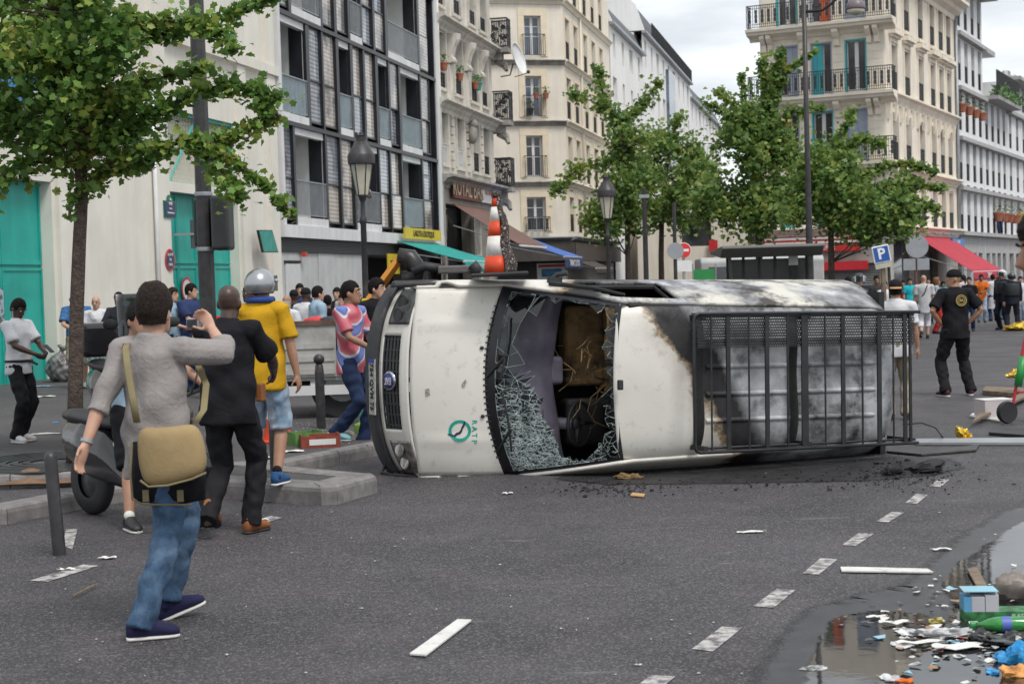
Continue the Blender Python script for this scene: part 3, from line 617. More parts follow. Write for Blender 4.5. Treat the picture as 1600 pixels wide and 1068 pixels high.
letters(T, FL, 'ROYAL BAR', (a[0] + b[0]) / 2, (a[1] + b[1]) / 2, .95, mat('cream_letter', (.55, .45, .30), .5), -.24, bold=.01)
a, b = FL.px(746, 320), FL.px(780, 292); T = thing('restaurant_sign', FL.off(a[0]), 'white restaurant sign with red lettering beside the bar sign', 'sign'); sbox(T, FL, 'board', white, a[0], b[0], -.22, -.12, a[1] + .1, b[1]); letters(T, FL, 'RESTAURANT LE KINDI', (a[0] + b[0]) / 2, (a[1] + b[1]) / 2 + .05, .30, redp, -.24)
brownc = mat('brown_canvas', (.16, .085, .065), .75, n=.12, ns=2, streak=.2)
awning(FL, 'faded brown canvas awning over the bar front', 'bar_awning', brownc, FL.u(699, 318), FL.u(744, 318) + .5, FL.z(700, 319), FL.z(745, 400) + .3, 2.6)
bluec = mat('blue_canvas', (.04, .12, .42), .7, n=.1, ns=2, streak=.15)
T = awning(FL, 'blue canvas awning with lettered valance past the bar', 'blue_awning', bluec, FL.u(766, 370), FL.u(800, 370), FL.z(785, 362), FL.z(800, 405), 3.0, .55, text='TABAC LOTO', tm=white, tsize=.4, vm=mat('navy_canvas', (.02, .035, .10), .7))
# satellite dish
dp = FL.M @ Vector((u1 + .1, -.5, FL.z(780, 108))); T = thing('satellite_dish', Matrix.Translation(dp), 'white satellite dish on the corner of the ornate house', 'satellite dish')
TT = Matrix.Translation((.55, -.2, .15)) @ Matrix.Rotation(R(75), 4, 'Y') @ Matrix.Rotation(R(20), 4, 'X')
mb = MB(); mb.lathe([(.01, 0), (.3, .03), (.55, .11), (.72, .2), (.73, .2), (.55, .125), (.3, .045), (.01, .015)], 20, TT, cap=False); part('dish', mb, wframe, T, None, True)
mb = MB(); mb.tube([(-.1, .3, -.5), (.3, -.1, -.5), (.45, -.2, .0)], .03, 6); mb.tube([(.5, -.2, -.6), (1.1, -.4, -.45)], .02, 6); mb.sphere((1.1, -.4, -.42), .08, 8, 6); part('dish_arm', mb, iron, T)

# ---------------------------------------------------------------- cream corner house
cream = mat('cream_render', (.76, .70, .60), .85, n=.05, ns=.6, streak=.10, bump=.08, bs=30, grime=(.64, .59, .51), gs=.9, g0=.55, g1=.8)
creamT = mat('window_trim', (.72, .62, .47), .8, n=.05)
pc = at(882, 150, 85.0); FC = Fac(pc.x, pc.y, AL)              # street side
pl = at(775, 300, 84.0); ang = math.atan2(pc.y - pl.y, pc.x - pl.x); FA = Fac(pl.x, pl.y, ang)   # chamfer facing us
wA = (Vector((pc.x, pc.y)) - Vector((pl.x, pl.y))).length; uCe = FC.u(954, 150)
C_ = thing('cream_corner_house', FA.off(0.), 'cream rendered corner house with balconied french windows, round the street corner', 'building')
zl = [FA.z(830, y) for y in (372, 285, 190, 95, 0)]; zl.append(zl[-1] + 3.0)
rowsA = [(823.5, 853, 308, 362), (822.5, 848, 212, 277), (821, 846, 119, 183), (819, 845, 25, 88)]
opsA = []
for a, b, t, bt in rowsA: opsA.append((FA.u(a, (t + bt) / 2), FA.u(b, (t + bt) / 2), FA.z((a + b) / 2, bt), FA.z((a + b) / 2, t)))
mb = MB(); wall(mb, -1.2, wA, zl[0], zl[5], opsA, .35); part('wall', mb, cream, C_, FA.M)
opsC = []; cx_ = [886.5, 899.5, 914.5, 927, 939]
for fi in range(4):
    a, b, c, d = opsA[fi]
    for x in cx_: uu = FC.u(x, 190); opsC.append((uu - .1, uu + 1.15, c, d, fi))
for x in cx_: uu = FC.u(x, 190); opsC.append((uu - .1, uu + 1.15, zl[4] + .3, zl[4] + 2.4, 4))
mb = MB(); wall(mb, 0, uCe, zl[0], zl[5], [o[:4] for o in opsC], .35); part('side_wall', mb, cream, C_, FC.M)
body(C_, FC, .0, uCe, zl[5], 12, cream, .6)
for i, (a, b, c, d) in enumerate(opsA):
    o = window(C_, FA, a, b, c, d, .30, bars=(.5, .75) if i else (.42, .7), gm=(glassd, glassd, glassb, glassb)[i], fw=.09)
    g = MB(); railbars(g, a - .15, b + .15, c + .02, c + (1.15 if i else .8), -.28, .11, .012, i == 0)
    for uu in (a - .15, b + .15): g.box(uu - .015, uu + .015, -.28, .0, c + 1.1 if i else c + .75, c + 1.14 if i else c + .79); g.box(uu - .015, uu + .015, -.28, .0, c + .03, c + .06)
    part('railing', g, iron, o, FA.M)
    g = MB(); g.box(a - .35, a - .005, -.05, .01, c, d + .0); g.box(b + .005, b + .35, -.05, .01, c, d); g.box(a - .35, b + .35, -.05, .01, d + .005, d + .38); part('window_trim', g, creamT, o, FA.M)
for a, b, c, d, fi in opsC:
    o = window(C_, FC, a, b, c, d, .30, bars=(.5,), gm=glassd, leaves=1)
    g = MB(); railbars(g, a, b, c + .02, c + .95, .02, .1, .012); g.box(a, b, .04, .05, c + .05, c + .9); part('railing', g, iron, o, FC.M)
    g = MB(); g.box(a - .2, a - .005, -.04, .01, c, d); g.box(b + .005, b + .2, -.04, .01, c, d); g.box(a - .2, b + .2, -.05, .01, d + .005, d + .2); part('window_trim', g, creamT, o, FC.M)
for i in range(1, 5):
    cornice(C_, FA, 'string_course', stoneD if i < 4 else cream, -1.2, wA + .05, zl[i] + .05, .28, .28); cornice(C_, FC, 'string_course', cream, -.02, uCe, zl[i] + .05, .28, .28)
cornice(C_, FA, 'shop_cornice', galv, -1.2, wA + .1, zl[0] + .05, .7, .35); cornice(C_, FC, 'shop_cornice', galv, 0, uCe, zl[0] + .05, .6, .35)
dkb = mat('dark_bronze_fascia', (.055, .045, .04), .5, n=.2)
sbox(C_, FA, 'shop_fascia', dkb, -1.2, wA + .2, -.5, .2, zl[0] - 1.25, zl[0] - .30); sbox(C_, FC, 'shop_fascia', dkb, 0, uCe, -.4, .2, zl[0] - 1.25, zl[0] - .3)
sbox(C_, FA, 'shopfront', dark, -1.2, wA, .1, .4, 0, zl[0] - 1.25); sbox(C_, FC, 'shopfront', mat('roller_shutter', (.17, .17, .17), .6, n=.1), 0, uCe, .1, .4, 0, zl[0] - 1.25)
mb = MB(); mb.tube([(FC.u(907, 150), -.1, zl[0]), (FC.u(907, 150), -.1, zl[5])], .06, 8); part('drainpipe', mb, cream, C_, FC.M, True)
awning(FC, 'dark awning on the street side of the cream corner house', 'corner_awning', mat('charcoal_canvas', (.06, .05, .045), .8), .3, 6., zl[0] - 1.2, zl[0] - 1.7, 1.2, .3)
flowerpot(FA, opsA[2][0] + .2, opsA[2][2] + .1, -.15, .2, 'dark flower pot low on the balcony of the cream corner house', None, iron)
flowerpot(FA, opsA[2][0] + .5, opsA[2][2] + .95, -.33, .17, 'terracotta flower pot on the railing of the cream corner house')
flowerpot(FA, opsA[2][0] + 1.05, opsA[2][2] + .95, -.33, .17, 'second terracotta flower pot on the railing of the cream corner house')
# poster stand / map panel by the corner
pp = at(858, 412, 70.0)
T = thing('poster_column', Matrix.Translation((pp.x, pp.y, 0)), 'white poster panel with blue pictures below the cream corner house', 'sign'); mb = MB(); mb.box(-.55, .75, 0, .1, .9, 2.55); part('panel', mb, white, T); mb = MB(); mb.box(-.35, .55, -.02, -.005, 1.4, 1.75); mb.box(-.35, .55, -.02, -.005, 1.95, 2.3); part('picture', mb, mat('poster_blue', (.05, .22, .38), .5, n=.6, ns=3), T); mb = MB(); mb.box(-.5, .7, -.02, -.005, 2.38, 2.5); part('red_strip', mb, redp, T); mb = MB(); mb.box(-.4, -.3, .02, .08, 0, .9); mb.box(.5, .6, .02, .08, 0, .9); part('leg', mb, iron, T)

# ---------------------------------------------------------------- white houses further down the street
whiteR = mat('white_render', (.80, .79, .775), .85, n=.04, ns=.5, streak=.08)
slate = mat('slate_roof', (.085, .09, .10), .6, n=.2, ns=3)
LW = [(954.5, 1005, 89, 1006, 'low white house with slate roof beside the cream corner house'), (1005, 1078, 131, 1077, 'tall white house with curved gable and slate mansard down the street'), (1078, 1124, 196, 1121, 'farthest white house on the left side of the street')]
for i, (xa, xb, ye, xe, lab) in enumerate(LW):
    ua, ub = FC.u(xa, 150) + .03, FC.u(xb, 150); ze = FC.z(xe, ye); H_ = thing('white_town_house', FC.off(ua), lab, 'building')
    nfl = 5; ops = []; fh = (ze - 4) / nfl; nb = max(3, int((ub - ua) / 3.4))
    for f in range(nfl):
        for k_ in range(nb):
            uc = ua + (ub - ua) * (k_ + .5) / nb; w_ = .5 if (k_ + f) % 3 else .85; ops.append((uc - w_, uc + w_, 4 + f * fh + .7, 4 + f * fh + fh - .45))
    mb = MB(); wall(mb, ua, ub, 0, ze, ops, .3); part('wall', mb, whiteR, H_, FC.M); body(H_, FC, ua, ub, ze, 11, whiteR, .6)
    for o in ops: window(H_, FC, *o, .26, leaves=2, bars=(), gm=glassd)
    sbox(H_, FC, 'gutter', galv, ua, ub, -.35, -.01, ze - .12, ze + .06)
    rh = (2.4, 3.4, 2.6)[i]
    mb = MB(); prof = [(-.1, 0), (.5, rh * .55), (1.6, rh * .9), (3.5, rh), (9, rh), (9, 0)]; mb.extr([(y, ze + .06 + z) for y, z in prof], ua + .3, ub - .02); part('mansard_roof', mb, slate, H_, FC.M)
    mb = MB(); mb.extr([(y * 1.02 - .1, ze + .06 + z * 1.03) for y, z in prof], ua, ua + .29); part('gable_wall', mb, whiteR, H_, FC.M)
    if i == 1:
        g = MB(); railbars(g, ua + 4, ub - .5, ze + .1, ze + 1.2, -.25, .5, .03); part('terrace_railing', g, iron, H_, FC.M)
        a, b = FC.u(1041, 150), FC.u(1051, 150); sbox(H_, FC, 'glazed_bay', glassb, a, b, -.25, .05, ze - 9.0, ze - 1.0)
    for k_ in range(2 if i == 2 else 0):
        mb = MB(); uu = ua + 5 + k_ * 9; mb.box(uu, uu + 1.4, 2.2, 3.2, ze + 1, ze + rh + 1.4)
        for j in range(3): mb.lathe([(.14, ze + rh + 1.4), (.12, ze + rh + 2.0)], 8, Matrix.Translation((uu + .3 + j * .4, 2.7, 0)))
        part('chimney', mb, terra, H_, FC.M)

# ---------------------------------------------------------------- Haussmann corner house
hstone = mat('pale_limestone', (.78, .71, .60), .8, n=.06, ns=.9, streak=.08, bump=.1, bs=25, grime=(.66, .60, .50), gs=.7, g0=.55, g1=.8)
D2 = R(27.0); AR = math.atan2(math.cos(D2), math.sin(D2))
hc = at(1384, 200, 70.0); FR = Fac(hc.x, hc.y, AR)
t_ = 6.2
hl = Vector((hc.x - math.cos(D2) * t_, hc.y + math.sin(D2) * t_)); 
# solve the left end so that it projects to x=1188
for _ in range(30):
    q = CAMM.transposed() @ (Vector((hl.x, hl.y, CAMH + 10.)) - Vector((0, 0, CAMH))); xp = 800 + FPX * q.x / -q.z; t_ += (xp - 1188) * .02; hl = Vector((hc.x - math.cos(D2) * t_, hc.y + math.sin(D2) * t_))
FH = Fac(hl.x, hl.y, AR - math.pi / 2); wH = t_
zs = [FH.z(1383, y) for y in (252, 143, 29)]; fh = zs[2] - zs[1]; zs.append(zs[2] + fh); z5 = zs[3] + .6
zg = zs[0] - (zs[1] - zs[0]) + .2       # top of the shop floor
Hs = thing('limestone_corner_house', FH.off(0.), 'pale limestone corner house with wrought iron balconies and coloured shutters', 'building')
bays = [(1214, 1247.5, 76), (1266.5, 1300.5, 66), (1320, 1354.5, 62)]
opsH = []
for fi, (zb, tops) in enumerate(((zg, None), (zs[0], 175), (zs[1], 63), (zs[2], None))):
    for k_, (a, b, t) in enumerate(bays):
        ua, ub = FH.u(a, 110), FH.u(b, 110); opsH.append((ua, ub, zb + .08, zb + 2.45, fi, k_))
mb = MB(); wall(mb, 0, wH, zg, z5, [o[:4] for o in opsH], .32); part('wall', mb, hstone, Hs, FH.M)
uRe = FR.u(1493.5, 200)
colx = [(1394, 1400.5), (1414.5, 1420.5), (1436, 1442), (1454.5, 1460.5), (1468, 1473), (1480, 1485)]
opsR = []
for fi, (x, t, b) in enumerate(((1458, 297, 358), (1417, 187, 258), (1414, 80, 151), (1411, -28, 46))):
    c, d = FR.z(x, b), FR.z(x, t)
    for k_, (a, _) in enumerate(colx): ua = FR.u(a, 230); opsR.append((ua, ua + 1.15, c, d, fi, k_))
mb = MB(); wall(mb, 0, uRe, zg, z5, [o[:4] for o in opsR], .34); part('side_wall', mb, hstone, Hs, FR.M)
mb = MB(); mb.box(.45, wH - .45, .45, 15, .02, z5); part('building_body', mb, hstone, Hs, FH.M)
# its far flank along the other street (seen only mirrored in the glass block)
FK = Fac(hl.x + math.sin(D2) * 15, hl.y + math.cos(D2) * 15, AR + math.pi); ok = [(2 + i * 3.0, 3.2 + i * 3.0, zg + .6 + f * 3.2, zg + 2.8 + f * 3.2) for i in range(4) for f in range(4)]
mb = MB(); wall(mb, 0, 15, 0, z5, ok, .3); part('flank_wall', mb, hstone, Hs, FK.M); mb = MB()
for o in ok: mb.box(o[0], o[1], .28, .3, o[2], o[3])
part('flank_glazing', mb, glassd, Hs, FK.M)
tq = mat('turquoise_shutter', (.04, .36, .40), .5, n=.06); orn = mat('orange_shutter', (.55, .10, .025), .5, n=.08); blg = mat('grey_blue_shutter', (.30, .34, .42), .5, n=.05)
sh = {(3, 0): (tq, 't'), (3, 1): (orn, 1), (3, 2): (blg, 0), (2, 0): (blg, 1), (2, 1): (tq, -1), (2, 2): (tq, 't'), (1, 0): (orn, -1), (1, 1): (tq, 't'), (1, 2): (blg, 0), (0, 0): (tq, -1), (0, 1): (blg, 0), (0, 2): (blg, 1)}
for a, b, c, d, fi, k_ in opsH:
    m_, sd_ = sh[(fi, k_)]
    o = window(Hs, FH, a, b, c, d, .28, bars=(), gm=mat('brown_glass', (.06, .05, .045), .12, n=.3, spec=.6), fw=.11)
    if sd_ in (-1, 1, 0):
        g = MB(); x0, x1 = {-1: (a, a + (b - a) * .55), 1: (a + (b - a) * .45, b), 0: (a + .05, b - .02)}[sd_]; xm = (x0 + x1) / 2
        g.box(x0, xm - .006, .12, .16, c, d); g.box(xm + .006, x1, .12, .16, c, d); part('shutter', g, m_, o, FH.M)
    g = MB(); g.box(a + .002, a + .07, .02, .2, c, d); g.box(b - .07, b - .002, .02, .2, c, d); g.box(a + .07, b - .07, .02, .2, d - .07, d - .002); part('shutter_frame', g, m_ if sd_ == 't' else blg, o, FH.M)
cols_r = [tq, orn, tq, tq, orn, orn]
for a, b, c, d, fi, k_ in opsR:
    o = window(Hs, FR, a, b, c, d, .30, bars=(), gm=glassd, leaves=2)
    g = MB(); g.box(a + .01, a + .05, .03, .26, c + .05, d - .02); part('shutter', g, [tq, orn, blg, tq, creamT, orn][(k_ + fi * 2) % 6], o, FR.M)
    g = MB(); railbars(g, a, b, c + .03, c + .95, .0, .09, .014, True); g.box(a, b, .03, .04, c + .05, c + .5); part('railing', g, iron, o, FR.M)
    g = MB(); g.box(a - .16, a - .004, -.06, .01, c - .1, d + .1); g.box(b + .004, b + .16, -.06, .01, c - .1, d + .1); g.box(a - .16, b + .16, -.06, .01, d + .1, d + .3)
    if fi in (2, 3): g.box(a - .3, b + .3, -.32, .01, d + .42, d + .62); g.box(a - .22, b + .22, -.18, .01, d + .3, d + .418)
    g.box(a - .2, b + .2, -.2, .01, c - .24, c - .101); part('window_surround', g, hstone, o, FR.M)
# ashlar courses on the front, between the windows
ash = []
for k_, (a, b) in enumerate([(0, opsH[0][0]), (opsH[0][1], opsH[1][0]), (opsH[1][1], opsH[2][0]), (opsH[2][1], wH)]):
    for fi, zb in enumerate((zg, zs[0], zs[1], zs[2])):
        for j in range(7):
            z = zb + .1 + j * .345
            if z + .34 > z5 or b - a < .25: continue
            mb = MB(); mb.box(a + .05, b - .05, -.028, .0, z + .006, z + .339); part('ashlar_block', mb, hstone, Hs, FH.M)
for i, z in enumerate(zs[:3]):
    for F_, a, b in ((FH, -.45, wH + .55),):
        if i == 0: a = FH.u(1300, 250)
        mb = MB(); mb.extr([(.02, z - .5), (-.10, z - .5), (-.2, z - .36), (-.62, z - .26), (-.66, z - .16), (-.78, z - .12), (-.8, z), (.02, z)], a, b); part('balcony_slab', mb, hstone, Hs, F_.M)
        g = MB(); railbars(g, a + .06, b - .06, z + .06, z + 1.08, -.72, .1, .011, True); railbars_side = g
        for uu in (a + .06, b - .06): g.box(uu - .02, uu + .02, -.72, .0, z + 1.05, z + 1.08); [g.box(uu - .01, uu + .01, -.72 + .12 * j, -.70 + .12 * j, z, z + 1.06) for j in range(1, 6)]
        part('balcony_railing', g, iron, Hs, F_.M)
        for uu in [0.12, .42] + [(opsH[k][1] + opsH[k + 1][0]) / 2 - .17 for k in (0, 1)] + [wH - .75, wH - .4]:
            if uu < a: continue
            mb = MB(); mb.extr([(.0, z - .505), (-.55, z - .3), (-.55, z - .44), (-.38, z - .62), (-.22, z - .72), (-.16, z - 1.0), (.0, z - 1.06)], uu, uu + (.28 if 0.12 < uu < wH - 1 and uu > .5 else .22)); part('corbel', mb, hstone, Hs, F_.M)
for z, h in ((zs[0] - .02 - (zs[1] - zs[0]) * .0, .0),): pass
zr1, zr2 = FR.z(1440, 164), FR.z(1440, 272)
cornice(Hs, FR, 'cornice', hstone, 0, uRe, zr1 + .05, .35, .55); cornice(Hs, FR, 'cornice', hstone, 0, uRe, zr2 + .05, .4, .4)
for i in range(26):
    uu = .3 + (uRe - .9) * i / 25; mb = MB(); mb.extr([(0, zr1 - .52), (-.2, zr1 - .52), (-.14, zr1 - 1.0), (-.08, zr1 - 1.25), (0, zr1 - 1.25)], uu, uu + .3)
    if i % 2 == 0: part('carved_bracket', mb, hstone, Hs, FR.M)
cornice(Hs, FR, 'roof_cornice', hstone, -.2, uRe + .2, FR.z(1480, 10) + .35, .8, .9)
mb = MB(); mb.tube([(uRe - .1, -.12, .3), (uRe - .1, -.12, FR.z(1480, 10))], .08, 8); part('drainpipe', mb, galv, Hs, FR.M, True)
# shop floor
mb = MB(); wall(mb, 0, wH, 0, zg, [(.5, wH - .4, .1, zg - 1.6)], .4); part('shop_wall', mb, mat('shop_render', (.40, .37, .33), .8, n=.15, grime=(.2, .2, .18), gs=1.5), Hs, FH.M)
sbox(Hs, FH, 'roller_shutter', mat('roller_shutter'), .5, wH - .4, .25, .3, .1, zg - 1.6)
mb = MB()
for j in range(24): z = .12 + j * .11; mb.extr([(.24, z), (.21, z + .05), (.24, z + .1)], .5, wH - .4)
part('shutter_slats', mb, mat('shutter_grey', (.27, .27, .27), .5, .2), Hs, FH.M)
sbox(Hs, FH, 'red_fascia', mat('shop_red', (.50, .02, .03), .5), -.1, wH - .9, -.28, -.05, zg - 1.9, zg - 1.5)
mb = MB(); wall(mb, 0, uRe, 0, zg, [(1.0, 5.6, .1, 3.2), (6.4, 10.5, .1, 3.2)], .4); part('shop_side_wall', mb, mat('shop_render'), Hs, FR.M)
sbox(Hs, FR, 'shop_window', glassd, 1.0, 5.6, .35, .4, .1, 3.2); sbox(Hs, FR, 'roller_shutter', mat('roller_shutter'), 6.4, 10.5, .3, .35, .1, 3.2)
cornice(Hs, FR, 'shop_cornice', hstone, 0, uRe, zg + .1, .45, .45); cornice(Hs, FH, 'shop_cornice', hstone, 0, wH, zg + .1, .45, .4)
# big red awning on the right side, striped one on the front
rc = mat('red_canvas', (.42, .018, .04), .7, n=.1, ns=1.5, streak=.12)
a = FR.u(1424, 369); b = FR.u(1468, 369); zt = FR.z(1424, 369)
awning(FR, 'long red canvas awning with lettered valance on the corner shop', 'red_awning', rc, a, b + 1.5, zt, zt - 1.75, 2.6, .4, text='TABAC', tm=white, tsize=.4)
a = FR.px(1473, 386); b = FR.px(1492, 374); T = thing('blue_shop_sign', FR.off(a[0]), 'blue shop sign with white letters right of the red awning', 'sign'); sbox(T, FR, 'board', mat('sign_blue', (.01, .12, .40), .4), a[0], b[0], -.5, -.4, a[1], b[1]); letters(T, FR, 'ALIM', (a[0] + b[0]) / 2, (a[1] + b[1]) / 2, .35, white, -.51)
T = thing('bakery_fascia', FH.off(0), 'white and red striped shop fascia with lettering behind the trees', 'sign'); zf = FH.z(1300, 384)
sbox(T, FH, 'board', redp, .1, wH - 1.2, -.3, -.2, zf - .25, zf + .45); mb = MB()
for j in range(2): mb.box(.1, wH - 1.2, -.31, -.301, zf + .12 + j * .2, zf + .22 + j * .2)
part('white_stripe', mb, white, T, FH.M); letters(T, FH, 'BOULANGERIE', FH.u(1290, 384) - .6, zf - .07, .34, white, -.31)

# ---------------------------------------------------------------- white houses on the right
FR2 = FR
ww = mat('whitewashed_render', (.74, .74, .745), .85, n=.05, ns=.6, streak=.10, grime=(.5, .5, .5), gs=.6, g0=.5, g1=.8)
slabg = mat('grey_slab', (.42, .41, .41), .8, n=.1, streak=.2)
yc = [(54, 1494), (139, 1495), (217, 1495), (295, 1497), (366, 1503)]
zsl = [FR.z(x, y) for y, x in yc]; zroof = zsl[0] + (zsl[0] - zsl[1]) - .1
RW = [(1495, 1537, zroof, 4, 'tall whitewashed house with flower boxes next to the limestone corner house'), (1537, 1573, zsl[1] + .1, 4, 'whitewashed house with planted roof terrace and black railing'), (1573, 1640, zsl[0] - .9, 7, 'far right whitewashed house with a flag at its window')]
for i, (xa, xb, zt, nb, lab) in enumerate(RW):
    ua, ub = FR.u(xa, 230) + .03, FR.u(xb, 230); H_ = thing('whitewashed_house', FR.off(ua), lab, 'building'); ops = []
    fl = [z for z in zsl if z < zt - 1.5]
    for f, z in enumerate(fl):
        for k_ in range(nb):
            uc = ua + (ub - ua) * (k_ + .55) / nb; last = z == zsl[-1]; ops.append((uc - .48, uc + .48, z + .55 - .4 * last, z + 2.75))
    mb = MB(); wall(mb, ua, ub, zsl[-1], zt, ops, .34); part('wall', mb, ww, H_, FR.M); body(H_, FR, ua, ub, zt, 5, ww, .6, zsl[-1])
    for o in ops:
        w_ = window(H_, FR, *o, .30, leaves=2, bars=(.6,), gm=glassd, fm=mat('grey_frame', (.40, .40, .40), .5))
        g = MB(); railbars(g, o[0], o[1], o[2] + .02, o[2] + .95, .05, .1, .013); g.box(o[0], o[1], .07, .08, o[2], o[2] + .9); part('railing', g, iron, w_, FR.M)
    for z in fl: sbox(H_, FR, 'floor_slab', slabg, ua, ub, -.32, .0, z - .05, z + .16)
    sbox(H_, FR, 'eave', slabg, ua, ub + .3, -.9, .3, zt, zt + .22)
    ga = [(ua + .3 + j * (ub - ua - .6) / max(2, nb), ua + .3 + (j + .62) * (ub - ua - .6) / max(2, nb), .1, zsl[-1] - 1.0) for j in range(max(2, nb))]
    mb = MB(); wall(mb, ua, ub, 0, zsl[-1], ga, .4); part('ground_floor_wall', mb, slabg, H_, FR.M)
    for o in ga: sbox(H_, FR, 'ground_floor_window', glassd, o[0], o[1], .36, .4, o[2], o[3]); sbox(H_, FR, 'mullion', slabg, (o[0] + o[1]) / 2 - .08, (o[0] + o[1]) / 2 + .08, .25, .36, o[2], o[3])
    if i == 1:
        g = MB(); railbars(g, ua, ub, zt + .22, zt + 1.7, -.8, .22, .03); part('terrace_railing', g, iron, H_, FR.M)
        g = MB()
        for j in range(500):
            p = Vector((random.uniform(ua, ub), -.75 + random.uniform(-.25, .2), zt + .2 + abs(random.gauss(0, .3)))); q = Vector((random.gauss(0, .12), random.gauss(0, .12), random.gauss(0, .12))); g.add([p, p + q, p + q + Vector((.08, .05, .12)), p + Vector((.06, -.05, .1))], [(0, 1, 2, 3)])
        part('terrace_planting', g, leafm, H_, FR.M); sbox(H_, FR, 'penthouse', ww, ua + 1, ub, 2.0, 5, zt + .22, zt + 3.4); sbox(H_, FR, 'penthouse_roof', slabg, ua + .3, ub, .6, 5, zt + 3.4, zt + 3.7)
    if i == 0:
        for k_ in range(4): flowerpot(FR, ops[8 + k_][0] + .45, ops[8 + k_][2] + .95, -.1, .26, ('first', 'second', 'third', 'fourth')[k_] + ' flower pot from the left on the middle floor of the tall whitewashed house')
    for k_ in range(3 if i else 0): flowerpot(FR, ops[-nb + k_ + (1 if i == 1 else 0)][0] + .4, zsl[-1] + .9, -.25, .3, ('first', 'second', 'third')[k_] + ' flower pot on the lowest balcony of the ' + ('terrace' if i == 1 else 'far right') + ' house')
# ================================================================== THE OVERTURNED VAN
# local frame: x = back from the nose, y = towards the van's right flank (up in the world), z = towards its roof (to the viewer)
def van_matrix(yaw, tilt, pit, X, Y, Z):
    f = Vector((-math.cos(yaw), -math.sin(yaw), 0)); u = Vector((math.sin(yaw), -math.cos(yaw), 0)); r = Vector((0, 0, 1))
    q = Matrix.Rotation(tilt, 3, f); u, r = q @ u, q @ r
    q = Matrix.Rotation(pit, 3, u); f, r = q @ f, q @ r
    m = Matrix((-f, r, u)).transposed().to_4x4(); m.translation = (X, Y, Z); return m
VM = van_matrix(.384, .0181, -.0275, -1.399, 15.12, .868)
def topx(p):
    q = CAMM.transposed() @ (Vector(p) - Vector((0, 0, CAMH))); return 800 + FPX * q.x / -q.z, 534 - FPX * q.y / -q.z
def vanpx(x, y, h):      # photo pixel -> van local point on the plane z = h
    I = VM.inverted(); o = I @ Vector((0, 0, CAMH)); d = I.to_3x3() @ ray(x, y); t = (h - o.z) / d.z; return o + d * t
def inpoly(x, y, P):
    c = False; n = len(P)
    for i in range(n):
        (x0, y0), (x1, y1) = P[i], P[i - 1]
        if (y0 > y) != (y1 > y) and x < (x1 - x0) * (y - y0) / (y1 - y0) + x0: c = not c
    return c
def lerp(a, b, t): return a + (b - a) * t
def pw(x, P):
    for (x0, y0), (x1, y1) in zip(P, P[1:]):
        if x <= x1: return lerp(y0, y1, max(0, (x - x0) / (x1 - x0)))
    return P[-1][1]
def a_lead(u): return .10 + .10 * u * u
def a_cowl(u): return .78 + .22 * abs(u) ** 2.2
def a_head(u): return 1.70 + .07 * u * u
def Hood(u, v):
    a = lerp(a_lead(u), a_cowl(u), v); w = u * lerp(.862, .872, v); h = lerp(.93, 1.17, v ** .8) - .05 * u * u - .035 * abs(u) ** 8 + .03 * math.sin(v * math.pi)
    h += .014 * math.exp(-((abs(u) - .62) / .05) ** 2) * max(0, math.sin(v * math.pi)) ** .5
    return a, w, h
def Wind(u, v):
    a = lerp(a_cowl(u), a_head(u), v); w = u * lerp(.872, .70, v); h = lerp(1.17, 2.0, v) + .06 * math.sin(v * math.pi) - .05 * u * u * (1 - v) - .03 * u * u * v
    return a, w, h
def Roof(u, v):
    a = lerp(a_head(u), 4.76 - .06 * u * u, v); w = u * pw(v, [(0, .70), (.25, .675), (.9, .635), (1, .59)]); h = 2.0 + .09 * math.sin(min(1, v * 3.2) * math.pi / 2) - .03 * u * u - .07 * abs(u) ** 7 - .22 * max(0, (v - .9) / .1) ** 2
    return a, w, h
def Fasc(u, s):     # s 0 = bonnet edge, 1 = under the bumper
    a0 = a_lead(u); h0 = Hood(u, 0)[2]
    h = lerp(h0, .22, s); a = a0 + pw(s, [(0, 0), (.08, -.04), (.5, -.125), (.62, -.16), (.85, -.17), (1, -.08)]) * (1 - .25 * u * u) + .10 * abs(u) ** 5
    return a, u * lerp(.862, .875, s), h
edge = [(Hood(1, i / 8)) for i in range(9)] + [Wind(1, i / 10) for i in range(1, 11)] + [Roof(1, i / 22) for i in range(1, 23)]
edge = [(Fasc(1, .02)[0], .862, Hood(1, 0)[2] - .01)] + edge
def Side(t, s, sg):
    k = t * (len(edge) - 1); i = min(int(k), len(edge) - 2); f = k - i; a, w, h1 = [lerp(edge[i][j], edge[i + 1][j], f) for j in range(3)]
    a = a if h1 > 1.3 else a
    h = lerp(.30, h1, s); wx = .915 if sg > 0 else .885; wm = wx if a > .5 else lerp(.872, wx, max(0, a) / .5)
    if h < .95: ww_ = lerp(wm - .05, wm, min(1, (h - .3) / .4))
    else:
        q = (h - .95) / max(.05, h1 - .95) if h1 > .95 else 1; ww_ = lerp(wm, w, q ** 2.2)
    if h1 <= .95: ww_ = lerp(wm - .04, w, s ** 3)
    ww_ -= .008 * math.exp(-((h - .62) / .03) ** 2)
    return a, sg * ww_, h

